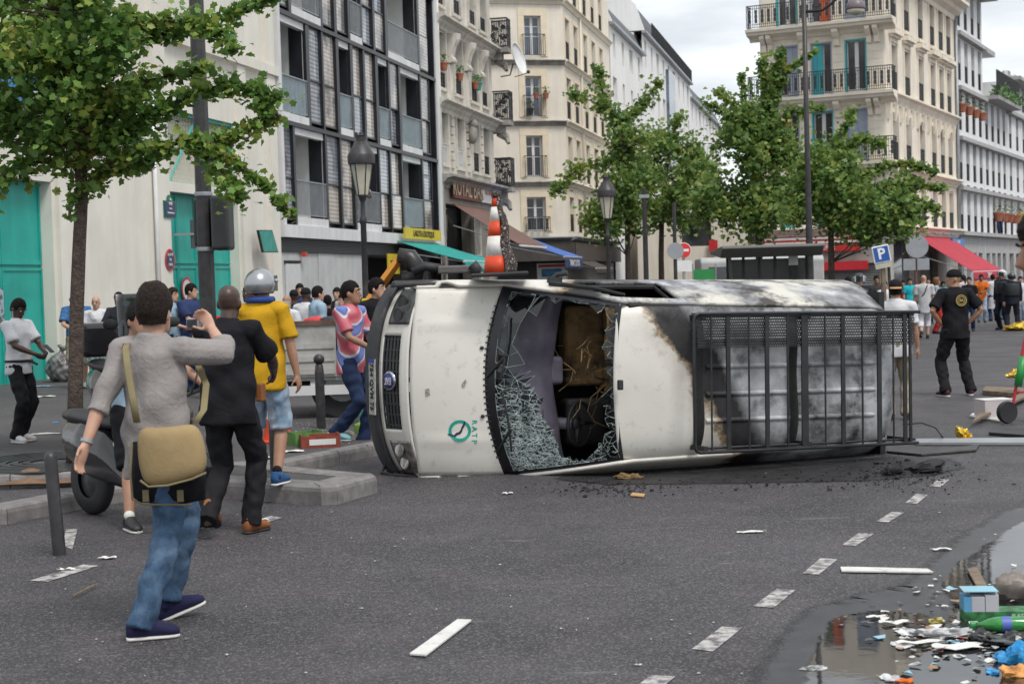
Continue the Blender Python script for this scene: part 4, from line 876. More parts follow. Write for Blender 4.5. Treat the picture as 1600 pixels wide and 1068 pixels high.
# --- scorched paint: white enamel, tan scorch line, soot, bare ash-grey steel
def burn_mat(name, kind):
    m = bpy.data.materials.new(name); m.use_nodes = True; MATS[name] = m
    N, L, b = nodes(m); tcn = N.new('ShaderNodeTexCoord'); O = tcn.outputs['Object']; sx = N.new('ShaderNodeSeparateXYZ'); L.new(O, sx.inputs[0])
    def noise(sc, d=6, r=.6, vec=O):
        t = N.new('ShaderNodeTexNoise'); t.inputs['Scale'].default_value = sc; t.inputs['Detail'].default_value = d; t.inputs['Roughness'].default_value = r; L.new(vec, t.inputs[0]); return t.outputs[0]
    def mth(op, a, c):
        x = N.new('ShaderNodeMath'); x.operation = op
        for i, v in enumerate((a, c)):
            if isinstance(v, (int, float)): x.inputs[i].default_value = v
            else: L.new(v, x.inputs[i])
        return x.outputs[0]
    def rm(s, st, interp='LINEAR'):
        r = N.new('ShaderNodeValToRGB'); r.color_ramp.interpolation = interp; e = r.color_ramp.elements
        while len(e) < len(st): e.new(.5)
        for i, (p, c) in enumerate(st): e[i].position = p; e[i].color = (*(c if isinstance(c, tuple) else (c,) * 3), 1)
        L.new(s, r.inputs[0]); return r.outputs[0]
    def mix(f, a, c, mode='MIX'):
        x = N.new('ShaderNodeMixRGB'); x.blend_type = mode
        for i, v in enumerate((f, a, c)):
            if isinstance(v, (int, float)): x.inputs[i].default_value = v if i == 0 else (v, v, v, 1)
            elif isinstance(v, tuple): x.inputs[i].default_value = (*v, 1)
            else: L.new(v, x.inputs[i])
        return x.outputs[0]
    paint = mix(rm(noise(1.4, 6), [(.45, 0.), (.75, .5)]), (.66, .635, .58), (.52, .49, .44))
    paint = mix(rm(noise(9, 7, .7), [(.56, 0.), (.72, .6)]), paint, (.36, .33, .29))
    paint = mix(rm(noise(55, 3), [(.70, 0.), (.74, .5)]), paint, (.25, .22, .19))
    sootc = rm(noise(5, 6), [(.3, (.008, .008, .009)), (.7, (.028, .026, .028))])
    ash = mix(rm(noise(1.9, 7, .62), [(.30, 0.), (.62, 1.)]), (.10, .10, .106), (.46, .47, .49))
    ash = mix(rm(noise(3.2, 8, .68), [(.47, 0.), (.66, .95)]), ash, (.022, .021, .024))
    ash = mix(rm(noise(3.7, 4, .5), [(.60, 0.), (.70, .8)]), ash, (.55, .56, .57))
    if kind == 'roof': d = mth('ADD', mth('SUBTRACT', sx.outputs[0], 2.44), mth('MULTIPLY', sx.outputs[1], .62))
    elif kind == 'side': d = mth('ADD', mth('SUBTRACT', sx.outputs[0], 1.50), mth('MULTIPLY', mth('SUBTRACT', sx.outputs[2], 1.4), .55))
    elif kind == 'low': d = mth('SUBTRACT', sx.outputs[0], 2.9)
    else: d = mth('SUBTRACT', sx.outputs[0], 9.)
    d = mth('ADD', d, mth('MULTIPLY', mth('SUBTRACT', noise(3.2, 7, .62), .5), .55))
    # map -.5..1.5 to 0..1
    dn = mth('MULTIPLY', mth('ADD', d, .5), .5)
    scorch = rm(dn, [(.10, 0.), (.215, .25), (.24, 1.)]); soot = rm(dn, [(.245, 0.), (.275, 1.)]); bare = rm(dn, [(.40, 0.), (.47, 1.)])
    c = mix(scorch, paint, mix(rm(noise(22, 6), [(.4, 0.), (.6, 1.)]), (.34, .26, .17), (.13, .085, .05)))
    c = mix(soot, c, sootc)
    if kind == 'side':    # right flank: large panels keep their pale paint, edges sooty
        pal = mix(rm(noise(1.2, 6, .6), [(.49, 0.), (.60, 1.)]), ash, (.55, .53, .47)); pal = mix(rm(noise(2.6, 8, .7), [(.50, 0.), (.62, .95)]), pal, (.03, .026, .024)); c = mix(bare, c, pal)
    else: c = mix(bare, c, ash)
    L.new(c, b.inputs['Base Color'])
    L.new(mix(soot, (.34,) * 3, rm(noise(8), [(.3, .5), (.7, .9)])), b.inputs['Roughness'])
    bp = N.new('ShaderNodeBump'); bp.inputs['Strength'].default_value = .35; bp.inputs['Distance'].default_value = .012
    L.new(mix(soot, noise(2.4, 2, .4), noise(14, 6, .6)), bp.inputs['Height']); L.new(bp.outputs[0], b.inputs['Normal'])
    b.inputs['Coat Weight'].default_value = .0
    return m
BR, BS, BP, BL = burn_mat('scorched_roof', 'roof'), burn_mat('scorched_flank', 'side'), burn_mat('white_van_paint', 'none'), burn_mat('sooty_lower_flank', 'low')
plast = mat('black_bumper_plastic', (.035, .035, .04), .55, n=.25, ns=6, bump=.2, bs=120, grime=(.09, .085, .08), gs=5, g0=.55, g1=.75)
rub = mat('black_rubber', (.02, .02, .022), .6, n=.3)
soot = mat('soot', (.014, .013, .014), .75, n=.5, ns=8, bump=.4, bs=30, bd=.01)
tealv = mat('teal_livery', (.0, .30, .24), .35)
V = thing('overturned_van', VM, 'burnt white van lying on its side with smashed windscreen and roof rack', 'van')
def vgrid(name, fn, nu, nv, m, par=None, thick=.0, u0=-1., u1=1., v0=0., v1=1., skip=None, off=0., auto=50, label=None):
    mb = MB(); pts = [fn(lerp(u0, u1, i / (nu - 1)), lerp(v0, v1, j / (nv - 1))) for i in range(nu) for j in range(nv)]
    fs = []
    for i in range(nu - 1):
        for j in range(nv - 1):
            if skip and skip(lerp(u0, u1, (i + .5) / (nu - 1)), lerp(v0, v1, (j + .5) / (nv - 1))): continue
            fs.append((i * nv + j, (i + 1) * nv + j, (i + 1) * nv + j + 1, i * nv + j + 1))
    mb.add(pts, fs); me = mb.mesh(name, m, True)
    if off:
        me.update(); co = np.zeros(len(me.vertices) * 3, 'f'); nn = np.zeros(len(me.vertices) * 3, 'f'); me.vertices.foreach_get('co', co); me.vertex_normals.foreach_get('vector', nn); me.vertices.foreach_set('co', co + nn * off)
    o = put(name, me, par or V, None, label)
    if thick: md = o.modifiers.new('s', 'SOLIDIFY'); md.thickness = thick; md.offset = -1 if thick > 0 else 1
    return o
# normals: (u,v)->(a,w): d/du = +w, d/dv = +a ; w x a = -h, so flip by running u from +1 to -1
bonnet = vgrid('bonnet', Hood, 41, 24, BP, u0=1, u1=-1, thick=.02, v0=.012, v1=.965)
# windscreen surround (black ceramic band) and cowl
surround = mat('windscreen_surround', (.012, .012, .016), .35, n=.3)
ws = vgrid('windscreen_frame', Wind, 61, 40, surround, u0=1, u1=-1, thick=.015, v0=-.03, v1=1.0, skip=lambda u, v: abs(u) < .93 - .0 * v and .085 < v < .955)
vgrid('scuttle', Hood, 41, 6, plast, u0=1, u1=-1, v0=.945, v1=1.04, off=-.012)
mb = MB()
for i in range(26): 
    u = -.8 + 1.6 * i / 25; p = Hood(u, .985); mb.box(p[0] - .03, p[0] + .02, p[1] - .006, p[1] + .006, p[2] - .01, p[2] + .003)
part('scuttle_grille', mb, rub, V, kind='stuff')
for (wu_, vv) in ((-.36, .90), (.36, .90)):     # washer jets
    p = Hood(wu_, vv); mb = MB(); mb.sphere((p[0], p[1], p[2] + .008), (.022, .018, .014), 8, 6); part('washer_jet', mb, rub, V, None, True)
for k_, u in enumerate((-.75, .05)):             # wipers lying on the lower edge
    mb = MB(); p = [Wind(u + .65 * i / 8, .10 + .03 * math.sin(i / 8 * 3)) for i in range(9)]; mb.tube([(x - .01, y, z + .03) for x, y, z in p], .010, 6); q = Hood(u, .98); mb.tube([q, (p[3][0], p[3][1], p[3][2] + .045)], .012, 6); part('wiper', mb, rub, V)
# shattered glass
HOLE = [(x / 2.543 + 560, y / 2.543 + 380) for x, y in [(622, 335), (640, 300), (700, 275), (722, 262), (770, 228), (830, 232), (880, 250), (905, 262), (960, 262), (1012, 258), (1002, 300), (990, 330), (978, 440), (990, 500), (985, 560), (970, 640), (985, 690), (990, 740), (960, 790), (940, 832), (905, 868), (850, 852), (800, 850), (790, 800), (770, 745), (735, 700), (712, 655), (728, 622), (690, 580), (672, 540), (640, 500), (660, 480), (640, 420), (600, 385)]]
from mathutils.geometry import delaunay_2d_cdt
rg = random.Random(11); pts = []
for i in range(5200):
    u = rg.uniform(-.96, .96); v = rg.uniform(.06, .975); x, y = topx(VM @ Vector(Wind(u, v)))
    dens = max(.045, 1.05 - math.hypot((x - 835) * .9, (y - 695) * 1.15) / 130)
    if rg.random() < dens: pts.append(Vector((u, v)))
for i in range(24): t = i / 23; pts += [Vector((-.96, .06 + .915 * t)), Vector((.96, .06 + .915 * t)), Vector((-.96 + 1.92 * t, .06)), Vector((-.96 + 1.92 * t, .975))]
cdt = delaunay_2d_cdt(pts, [], [], 0, 1e-4); gmb = MB(); cmb = MB(); kept = set()
for f in cdt[2]:
    c = sum((cdt[0][i] for i in f), Vector((0, 0))) / len(f)
    if inpoly(*topx(VM @ Vector(Wind(c.x, c.y))), HOLE): continue
    q = [Vector(Wind(cdt[0][i].x, cdt[0][i].y)) for i in f]; cc = sum(q, Vector()) / len(q); n_ = (q[1] - q[0]).cross(q[2] - q[0]).normalized(); j = rg.uniform(-.003, .003)
    px_, py_ = topx(VM @ cc); gmb.m = 1 if rg.random() < .85 - math.hypot((px_ - 835) * .9, (py_ - 700) * 1.05) / 120 else 0
    gmb.add([cc + (p - cc) * .985 + n_ * (j + rg.uniform(-.002, .002)) for p in q], [(0, 1, 2)])
    for i in range(len(f)): kept.add(tuple(sorted((f[i], f[(i + 1) % len(f)]))))
for i, j in kept:
    a, b = Vector(Wind(*cdt[0][i])), Vector(Wind(*cdt[0][j])); 
    x, y = topx(VM @ a); near = max(0., 1 - math.hypot(x - 830, (y - 690)) / 190); w_ = .0006 + .0016 * near * rg.random() ** 2 + (.0012 if rg.random() < .12 else 0)
    if rg.random() < (.62 if near < .35 else .25): continue
    d = (b - a).normalized(); s_ = d.cross(Vector((-.65, 0, .75))).normalized() * w_; up = Vector((-.65, 0, .75)) * .006
    cmb.add([a - s_ + up, b - s_ + up, b + s_ + up, a + s_ + up], [(0, 1, 2, 3)])
gm_ = MATS['broken_glass'] = bpy.data.materials.new('broken_glass'); gm_.use_nodes = True; N, L, b = nodes(gm_)
tr = N.new('ShaderNodeBsdfTransparent'); tr.inputs[0].default_value = (.19, .235, .235, 1); gl = N.new('ShaderNodeBsdfGlossy'); gl.inputs['Roughness'].default_value = .06; ms_ = N.new('ShaderNodeMixShader'); fr_ = N.new('ShaderNodeFresnel'); fr_.inputs[0].default_value = 1.6
L.new(fr_.outputs[0], ms_.inputs[0]); L.new(tr.outputs[0], ms_.inputs[1]); L.new(gl.outputs[0], ms_.inputs[2]); L.new(ms_.outputs[0], N['Material Output'].inputs[0])
gk = bpy.data.materials.new('milky_glass'); gk.use_nodes = True; N, L, b = nodes(gk); b.inputs['Roughness'].default_value = .25; b.inputs['Alpha'].default_value = .42; ge = N.new('ShaderNodeNewGeometry'); rk = N.new('ShaderNodeValToRGB'); rk.color_ramp.elements[0].color = (.05, .12, .10, 1); rk.color_ramp.elements[1].color = (.62, .75, .70, 1); L.new(ge.outputs['Random Per Island'], rk.inputs[0]); L.new(rk.outputs[0], b.inputs['Base Color'])
wg = part('shattered_glass', gmb, [gm_, gk], ws, VM, kind='stuff'); part('crack_lines', cmb, mat('crushed_glass', (.50, .60, .575), .3, n=.45, ns=9), ws, VM, kind='stuff')
# roof with seams and pressed ribs
roof = vgrid('roof_panel', Roof, 61, 120, BR, u0=1, u1=-1, thick=.02, v0=-.01, v1=1.)
for w_ in (.36, .12, -.13, -.37):
    mb = MB(); mb.grid(lambda s, t: (lerp(2.55, 4.45, s), w_ + (t - .5) * .05, Roof(w_ / .65, (lerp(2.55, 4.45, s) - 1.70) / 2.9)[2] + .016 * math.sin(t * math.pi) + .002), 40, 7); part('roof_rib', mb, BR, V, None, True)
strap = mat('charred_strap', (.012, .012, .012), .8, n=.4, ns=20, bump=.5, bs=60)
for a_ in (2.47, 3.46, 4.66):
    mb = MB(); mb.grid(lambda s, t: (a_ + (t - .5) * .09 + .012 * math.sin(s * 9), lerp(-.61, .61, s), Roof(lerp(-.61, .61, s) / .65, (a_ - 1.70) / 2.9)[2] + .025 + .006 * math.sin(t * 3.1)), 30, 4); part('roof_bow', mb, strap, V, None, True)
mb = MB(); p = vanpx(968, 601, 2.07); mb.cbox((p.x, p.y, 2.085), (.05, .09, .04)); bevel(part('roof_marker_lamp', mb, rub, V), .01)
# flanks: right one (on top) with a burnt-out cab window
def inwin(t, s):
    a, w, h = Side(t, s, 1); return 1.42 < a < 2.42 and h > 1.36 and s < .955 and a - 1.42 > (h - 1.36) * .62 - .0 and a < 2.42 - (h - 1.36) * .1
fl = vgrid('right_flank', lambda t, s: Side(t, s, 1), 140, 44, BS, u0=0, u1=1, thick=.03, skip=inwin)
vgrid('left_flank', lambda t, s: Side(t, s, -1), 90, 26, BL, u0=1, u1=0, thick=.03)
mb = MB()
for sgn in (1,):
    c = [(1.47, 1.375), (2.40, 1.375), (2.34, 1.93), (1.87, 1.93)]
    P_ = [Vector(( a, lerp(.915, .69, ((h - .95) / 1.0) ** 2.2) - .02, h)) for a, h in c]; mb.tube(P_ + [P_[0]], .022, 6)
part('window_rubber', mb, soot, V)
for a_ in (2.50, 3.42):      # door and panel seams on the top flank
    mb = MB(); pp_ = []
    for i in range(24):
        h = lerp(.35, 1.98, i / 23); k_ = min(range(400), key=lambda q: abs(Side(q / 399, .5, 1)[0] - a_)); x = Side(k_ / 399, (h - .3) / (edge[-4][2] - .3), 1); pp_.append((x[0], x[1] + .004, x[2]))
    mb.tube(pp_, .010, 5); part('panel_seam', mb, soot, V)
mb = MB(); mb.tube([(1.75, Side(.6, .6, 1)[1] + .01, 1.33), (3.0, .895, 1.30), (4.5, .885, 1.30)], .012, 5); part('belt_seam', mb, soot, V)
def swoosh(a0, h0, r_, m_, nm, par):      # ring logo on the rear panel of the top flank
    mb = MB()
    for i in range(26):
        t0, t1 = .4 + i * .2, .4 + (i + 1) * .2; q = []
        for t, rr in ((t0, r_), (t1, r_), (t1, r_ * .78), (t0, r_ * .78)):
            a, h = a0 + rr * math.cos(t), h0 + rr * math.sin(t) * 1.0; q.append((a, lerp(.915, .64, min(1, max(0, (h - .95) / 1.05)) ** 2.2) + .012, h))
        mb.add(q, [(0, 1, 2, 3)])
    part(nm, mb, m_, par)
swoosh(4.1, 1.55, .22, tealv, 'ring_logo', V)
# ---- front end
vgrid('front_panel', Fasc, 61, 30, BP, u0=1, u1=-1, v1=.60, thick=.02, skip=lambda u, s: abs(u) < .50 and .12 < s < .52)
bump_ = vgrid('bumper', lambda u, s: tuple(Vector(Fasc(u, s)) + Vector((-.025, u * .02, 0))), 61, 12, plast, u0=1.0, u1=-1.0, v0=.55, v1=1.0, thick=.04)
for sg in (1, -1):
    mb = MB(); mb.grid(lambda s, t: (lerp(Fasc(1, .75)[0] - .035, .62, s), sg * (.875 + .025 * math.sin(s * 2)), lerp(.24, .56 + .04 * s, t)), 14, 6); o = part('bumper_wrap', mb, plast, V, None, True); o.modifiers.new('s', 'SOLIDIFY').thickness = .04
    mb = MB(); mb.grid(lambda s, t: (lerp(.05, 1.0, s), sg * (.882 + .02 * math.sin(s * 3.1)), .57 + .06 * t + .25 * math.sin(min(1, s * 1.1) * math.pi)), 24, 3); o = part('wheel_arch_trim', mb, plast, V, None, True); o.modifiers.new('s', 'SOLIDIFY').thickness = .03
# grille: recessed dark panel, cross bars, teal corner flashes, round badge
def grl(u, s): p = Fasc(u, s); return (p[0] + .03, p[1], p[2] - .01)
gr = vgrid('grille', grl, 21, 8, rub, u0=.52, u1=-.52, v0=.10, v1=.55)
for i in range(6):
    s = .135 + .385 * i / 5; mb = MB(); mb.tube([tuple(Vector(Fasc(u, s)) + Vector((-.002, 0, 0))) for u in np.linspace(-.5, .5, 15)], .017, 6, flat=.6); part('grille_bar', mb, plast, gr, VM)
for i in range(9):
    u = -.46 + .92 * i / 8; mb = MB(); mb.tube([tuple(Vector(Fasc(u, s)) + Vector((.006, 0, 0))) for s in np.linspace(.12, .53, 6)], .012, 5); part('grille_rib', mb, plast, gr, VM)
mb = MB(); mb.tube([tuple(Vector(Fasc(u, s)) + Vector((-.004, 0, 0))) for u, s in [(-.5, .11)] + [(u, .11) for u in np.linspace(-.45, .45, 9)] + [(.5, .11), (.51, .3), (.5, .53)] + [(u, .54) for u in np.linspace(.45, -.45, 9)] + [(-.5, .53), (-.51, .3), (-.5, .11)]], .014, 6); part('grille_surround', mb, plast, gr, VM)
p = Vector(Fasc(0.02, .30)); nrm = Vector((-.93, 0, .36)).normalized(); bq = nrm.to_track_quat('Z', 'Y').to_matrix().to_4x4(); BT = VM @ Matrix.Translation(p + nrm * .03) @ bq
bd = MB(); bd.lathe([(.001, 0), (.088, 0), (.092, .012), (.080, .022), (.001, .020)], 24); bg = part('badge_rim', bd, mat('chrome', (.55, .55, .57), .18, 1.), gr, BT, True)
bd = MB(); bd.lathe([(.001, .020), (.076, .020), (.074, .026), (.001, .030)], 24); part('badge_face', bd, mat('badge_blue', (.03, .035, .16), .25), gr, BT, True)
put('badge_lettering', text_mesh('FIAT', .062, .002, mat('badge_silver', (.6, .6, .62), .3, .6), bold=.001), gr, BT @ Matrix.Translation((0, 0, .031)) @ Matrix.Rotation(R(-90), 4, 'Z') @ Matrix.Diagonal((.8, 1.5, 1, 1)))
for sg in (1, -1): vgrid('corner_flash', lambda u, s: tuple(Vector(Fasc(u, s)) + Vector((-.003, 0, .004))), 8, 8, tealv, u0=sg * .60 if sg > 0 else -.52, u1=sg * .52 if sg > 0 else -.60, v0=.03, v1=.52)
# number plate
pp_ = Vector(Fasc(-.05, .70)); PT = VM @ Matrix.Translation((pp_.x - .055, pp_.y, .50)) @ Matrix.Rotation(R(90), 4, 'Z') @ Matrix.Rotation(R(90 - 8), 4, 'X')
mb = MB(); mb.box(-.26, .26, -.056, .056, -.006, .006); npl = part('number_plate', mb, mat('plate_white', (.40, .39, .37), .5, n=.2, ns=20), V, VM @ Matrix.Translation((pp_.x - .06, pp_.y, .52)) @ Matrix(((0, 0, -1, 0), (-1, 0, 0, 0), (0, 1, 0, 0), (0, 0, 0, 1))) @ Matrix.Rotation(R(-12), 4, 'X'))
put('plate_lettering', text_mesh('754 QVM 75', .085, .003, mat('plate_ink', (.02, .02, .02), .5), bold=.002), npl, WM[npl.name] @ Matrix.Translation((0, 0, .008)))
mb = MB(); mb.box(-.262, -.225, -.055, .055, .006, .009); part('plate_band', mb, mat('plate_blue', (.02, .05, .35), .4), npl, WM[npl.name])
# headlamps
lens = mat('headlamp_lens', (.16, .145, .13), .12, n=.5, ns=10, spec=.8); lensd = mat('smashed_headlamp', (.05, .05, .05), .4, n=.6, ns=8)
for sg in (1, -1):
    a, b = (.99, .62) if sg > 0 else (-.62, -.99)
    o = vgrid('headlamp', lambda u, s: tuple(Vector(Fasc(u, s)) + Vector((-.012, 0, .012))), 14, 10, lens if sg < 0 else lensd, u0=a, u1=b, v0=.03, v1=.46, label='clear lower headlamp' if sg < 0 else 'smashed upper headlamp')
    o.modifiers.new('s', 'SOLIDIFY').thickness = .02
    for k_ in range(2):
        p = Vector(Fasc(sg * (.72 + .14 * k_), .26)) + Vector((-.03, 0, .028)); mb = MB(); mb.lathe([(.001, 0), (.05, 0), (.062, .02), (.066, .02)], 16, Matrix.Translation(p) @ bq); part('reflector', mb, mat('reflector', (.35, .33, .30), .2, .7) if sg < 0 else rub, o, VM, True)
mb = MB(); p = Vector(Fasc(-.97, .8)); mb.tube([(p.x - .08, -.75, .35), (p.x - .16, -.86, .42), (p.x - .02, -.90, .60), (p.x + .02, -.80, .5), (p.x - .08, -.75, .35)], .018, 6); part('torn_bumper_strip', mb, plast, V)
# transit logo on the bonnet: ring, profile stroke, letters (they stand upright for the van)
def hoodp(x, y, off=.004):
    q = None; best = 1e9
    u, v = 0., .5
    for _ in range(40):
        X, Y = topx(VM @ Vector(Hood(u, v))); Xu, Yu = topx(VM @ Vector(Hood(u + .01, v))); Xv, Yv = topx(VM @ Vector(Hood(u, v + .01)))
        J = Matrix((((Xu - X) / .01, (Xv - X) / .01), ((Yu - Y) / .01, (Yv - Y) / .01))); d = J.inverted() @ Vector((x - X, y - Y)); u += max(-.2, min(.2, d.x)); v += max(-.2, min(.2, d.y))
    p = Vector(Hood(u, v)); n_ = (Vector(Hood(u, v + .01)) - p).cross(Vector(Hood(u + .01, v)) - p).normalized()
    if n_.z < 0: n_ = -n_
    return p + n_ * off
def decal(name, polys, m, off=.004):
    mb = MB()
    for q in polys: mb.add([hoodp(x, y, off) for x, y in q], [tuple(range(len(q)))])
    return part(name, mb, m, bonnet, VM)
cx0, cy0 = 718.5, 672.5
ring = []
for i in range(36):
    t0, t1 = 2 * math.pi * i / 36, 2 * math.pi * (i + 1) / 36
    ring.append([(cx0 + rx * math.cos(t), cy0 + ry * math.sin(t)) for t, rx, ry in ((t0, 17.5, 16.8), (t1, 17.5, 16.8), (t1, 13, 12.3), (t0, 13, 12.3))])
decal('logo_ring', ring, mat('logo_teal', (.0, .30, .22), .4))
st = [(700, 678), (706, 679.5), (710, 681), (714, 677), (718, 676), (721, 672), (722, 668), (725, 663), (726, 658)]
decal('logo_profile', [[(x0 - .9, y0 - 1.6), (x1 - .9, y1 - 1.6), (x1 + .9, y1 + 1.6), (x0 + .9, y0 + 1.6)] for (x0, y0), (x1, y1) in zip(st, st[1:])], mat('logo_navy', (.015, .02, .06), .4), .007)
p = hoodp(741, 674); v1_ = (hoodp(741, 688) - hoodp(741, 660)).normalized(); nz_ = (hoodp(741, 674, .02) - p).normalized(); v2_ = nz_.cross(v1_)
TT = Matrix((v1_, v2_, nz_)).transposed().to_4x4(); TT.translation = p
put('logo_lettering', text_mesh('R A T P', .068, .001, mat('logo_teal'), bold=.0015), bonnet, VM @ TT)
# scratches/stickers on the bonnet
decal('peeled_sticker', [[(664, 608), (671, 606), (672, 617), (665, 619)]], mat('sticker_grey', (.30, .28, .27), .7, n=.5, ns=60)); decal('paint_chip', [[(721, 600), (727, 592), (729, 596), (726, 605), (722, 606)]], mat('chip', (.28, .27, .25), .7, n=.4, ns=50))
# mirror stub and cab pillar bits on top
mb = MB(); mb.tube([(1.35, .90, 1.30), (1.42, .98, 1.33), (1.50, .99, 1.40)], [.03, .025, .02], 6); mb.cbox((1.40, .93, 1.32), (.12, .05, .08)); part('mirror_stub', mb, rub, V)
mb = MB(); mb.tube([(1.30, .90, 1.42), (1.62, .85, 1.66), (1.86, .78, 1.85)], [.022, .02, .015], 6); part('bent_window_trim', mb, soot, V)
# ---- cab interior
cab = mat('cab_plastic', (.125, .112, .15), .4, n=.35, ns=2.5, grime=(.22, .21, .235), gs=2.2, g0=.52, g1=.72); foam = mat('scorched_foam', (.20, .125, .055), .9, n=.35, ns=6, bump=.7, bs=18, bd=.03, grime=(.03, .022, .015), gs=4, g0=.5, g1=.66); blk = mat('burnt_interior', (.012, .012, .014), .7, n=.4)
mb = MB(); mb.box(.95, 4.5, -.86, .895, .30, .36); mb.box(1.38, 4.5, .875, .89, .36, 1.30); mb.box(4.60, 4.66, -.80, .80, .36, 1.85); mb.box(2.46, 2.50, -.66, .64, .36, 1.9); part('cab_shell', mb, blk, V)
def dashf(s, t):
    w = lerp(-.80, .80, s); q = pw(t, [(0, 0), (.55, 1), (1, 1)])
    a = pw(t, [(0, .90), (.5, 1.36), (.62, 1.50), (.8, 1.58), (1, 1.52)]); h = pw(t, [(0, 1.06), (.5, 1.10), (.6, 1.06), (.7, .95), (1, .5)])
    h += .05 * math.exp(-((w + .42) / .2) ** 2) * math.exp(-((t - .5) / .16) ** 2) - .03 * math.exp(-((w - .1) / .16) ** 2) * math.exp(-((t - .45) / .2) ** 2) + .012 * math.sin(w * 9 + t * 7)
    return a + .22 * (w / .8) ** 2 * (1 - t * .7), w, h
mb = MB(); mb.grid(lambda s, t: dashf(1 - s, t), 44, 30); part('dashboard', mb, cab, V, None, True)
mb = MB(); mb.box(1.18, 1.34, -.62, -.24, 1.07, 1.20); bevel(part('instrument_binnacle', mb, cab, V), .04, 3); mb = MB(); mb.box(1.46, 1.62, -.05, .22, .72, 1.02); bevel(part('centre_console', mb, cab, V), .04, 3)
cs = Vector((1.72, -.42, 1.14)); ax = Vector((.55, 0, .83)).normalized(); e1 = Vector((0, 1, 0)); e2 = ax.cross(e1)
mb = MB(); rr = [cs + (e1 * math.cos(t) + e2 * math.sin(t)) * .205 for t in np.linspace(0, 2 * math.pi, 33)]; mb.tube(rr, .017, 8); sw = part('steering_wheel', mb, rub, V, None, True)
mb = MB(); 
for t in (.3, 2.84, -1.57): mb.tube([cs - ax * .03, cs + (e1 * math.cos(t) + e2 * math.sin(t)) * .2], [.035, .016], 6)
mb.lathe([(.001, -.03), (.07, -.03), (.075, .0), (.05, .02), (.001, .025)], 14, Matrix.Translation(cs - ax * .02) @ ax.to_track_quat('Z', 'Y').to_matrix().to_4x4()); part('wheel_hub', mb, rub, sw, VM, True)
mb = MB(); mb.tube([cs - ax * .02, cs - ax * .42 + Vector((-.05, 0, 0))], [.05, .07], 10); part('steering_column', mb, cab, V, None, True)
mb = MB(); mb.tube([(1.48, .05, .55), (1.50, .05, .85), (1.47, .06, .95)], [.03, .014, .03], 8); part('gear_lever', mb, rub, V, None, True)
def seat(w0, w1, nm, m1, bk=0):
    mb = MB(); mb.box(1.75, 2.25, w0, w1, .55, .78); o = part(nm, mb, m1, V); bevel(o, .05, 3)
    for k_ in range(3):
        mb = MB(); wA, wB = lerp(w0, w1, k_ / 3) + .006, lerp(w0, w1, (k_ + 1) / 3) - .006; mb.add([(2.12, wA, .8), (2.26, wA, .8), (2.40, wA, 1.42), (2.30, wA, 1.46), (2.12, wB, .8), (2.26, wB, .8), (2.40, wB, 1.42), (2.30, wB, 1.46)], [(0, 3, 2, 1), (4, 5, 6, 7), (0, 4, 7, 3), (3, 7, 6, 2), (2, 6, 5, 1), (1, 5, 4, 0)]); bevel(part('backrest', mb, m1, o, VM), .03, 2)
    mb = MB(); mb.box(2.34, 2.42, (w0 + w1) / 2 - .12, (w0 + w1) / 2 + .12, 1.5, 1.72); bevel(part('headrest', mb, m1, o, VM), .04, 2)
seat(-.66, -.20, 'driver_seat', blk); seat(-.08, .70, 'passenger_bench', foam)
mb = MB()
rgi = random.Random(3)
for i in range(22):
    p0_ = Vector((rgi.uniform(1.5, 2.3), rgi.uniform(-.6, .6), rgi.uniform(.8, 1.7))); pts_ = [p0_]
    for k_ in range(4): pts_.append(pts_[-1] + Vector((rgi.uniform(-.12, .12), rgi.uniform(-.14, .14), rgi.uniform(-.12, .12))))
    mb.tube(pts_, .005, 4)
part('hanging_wires', mb, foam, V, kind='stuff')
mb = MB(); mb.grid(lambda s, t: (lerp(1.78, 2.34, s), lerp(-.1, .68, t), 1.55 + .05 * math.sin(t * 9) + .06 * math.sin(s * 11 + t * 3) - .25 * s), 16, 20); part('sagging_headlining', mb, foam, V, None, True)

# ================================================================== roof rack
RH = 2.30
rack = thing('roof_rack', VM, 'black steel roof rack with vertical bars on the burnt van roof', 'roof rack')
blkst = mat('black_steel', (.018, .018, .021), .45, n=.4, ns=8)
tl, tr_, bl_, br_ = vanpx(1084, 490, RH), vanpx(1437, 487, RH), vanpx(1084, 707, RH), vanpx(1425, 692, RH)
wt = (tl.y + tr_.y) / 2; wb_ = (bl_.y + br_.y) / 2; a0, a1 = tl.x, tr_.x
cr = .05
fr_pts = [(a1, wt, RH), (a0 + cr, wt, RH), (a0 + cr * .3, wt - cr * .3, RH), (a0, wt - cr, RH), (a0, wb_ + cr, RH), (a0 + cr * .3, wb_ + cr * .3, RH), (a0 + cr, wb_, RH), (a1 - .03, wb_, RH)]
mb = MB(); mb.tube(fr_pts, .016, 8); part('outer_rail', mb, blkst, rack, None, True)
mb = MB(); mb.tube([(a0 + .12, wt - .02, RH - .07), (a1 - .02, wt - .02, RH - .07)], .012, 6); part('inner_rail', mb, blkst, rack); mb = MB(); mb.tube([(a0 + .12, wb_ + .03, RH - .07), (a1 - .02, wb_ + .03, RH - .07)], .012, 6); part('inner_rail', mb, blkst, rack)
for x, r_ in ((1111.7, .009), (1139, .020), (1170.5, .009), (1199.7, .020), (1231, .010), (1258.5, .034), (1289.6, .009), (1318.4, .020), (1347.6, .010), (1375, .022), (1396, .009), (1415, .019), (1423.5, .013)):
    p = vanpx(x, 590, RH); mb = MB(); mb.box(p.x - r_, p.x + r_, wb_, wt, RH - .02, RH - .002) if r_ > .012 else mb.tube([(p.x, wb_, RH), (p.x, wt, RH)], r_, 6); part('cross_bar', mb, blkst, rack)
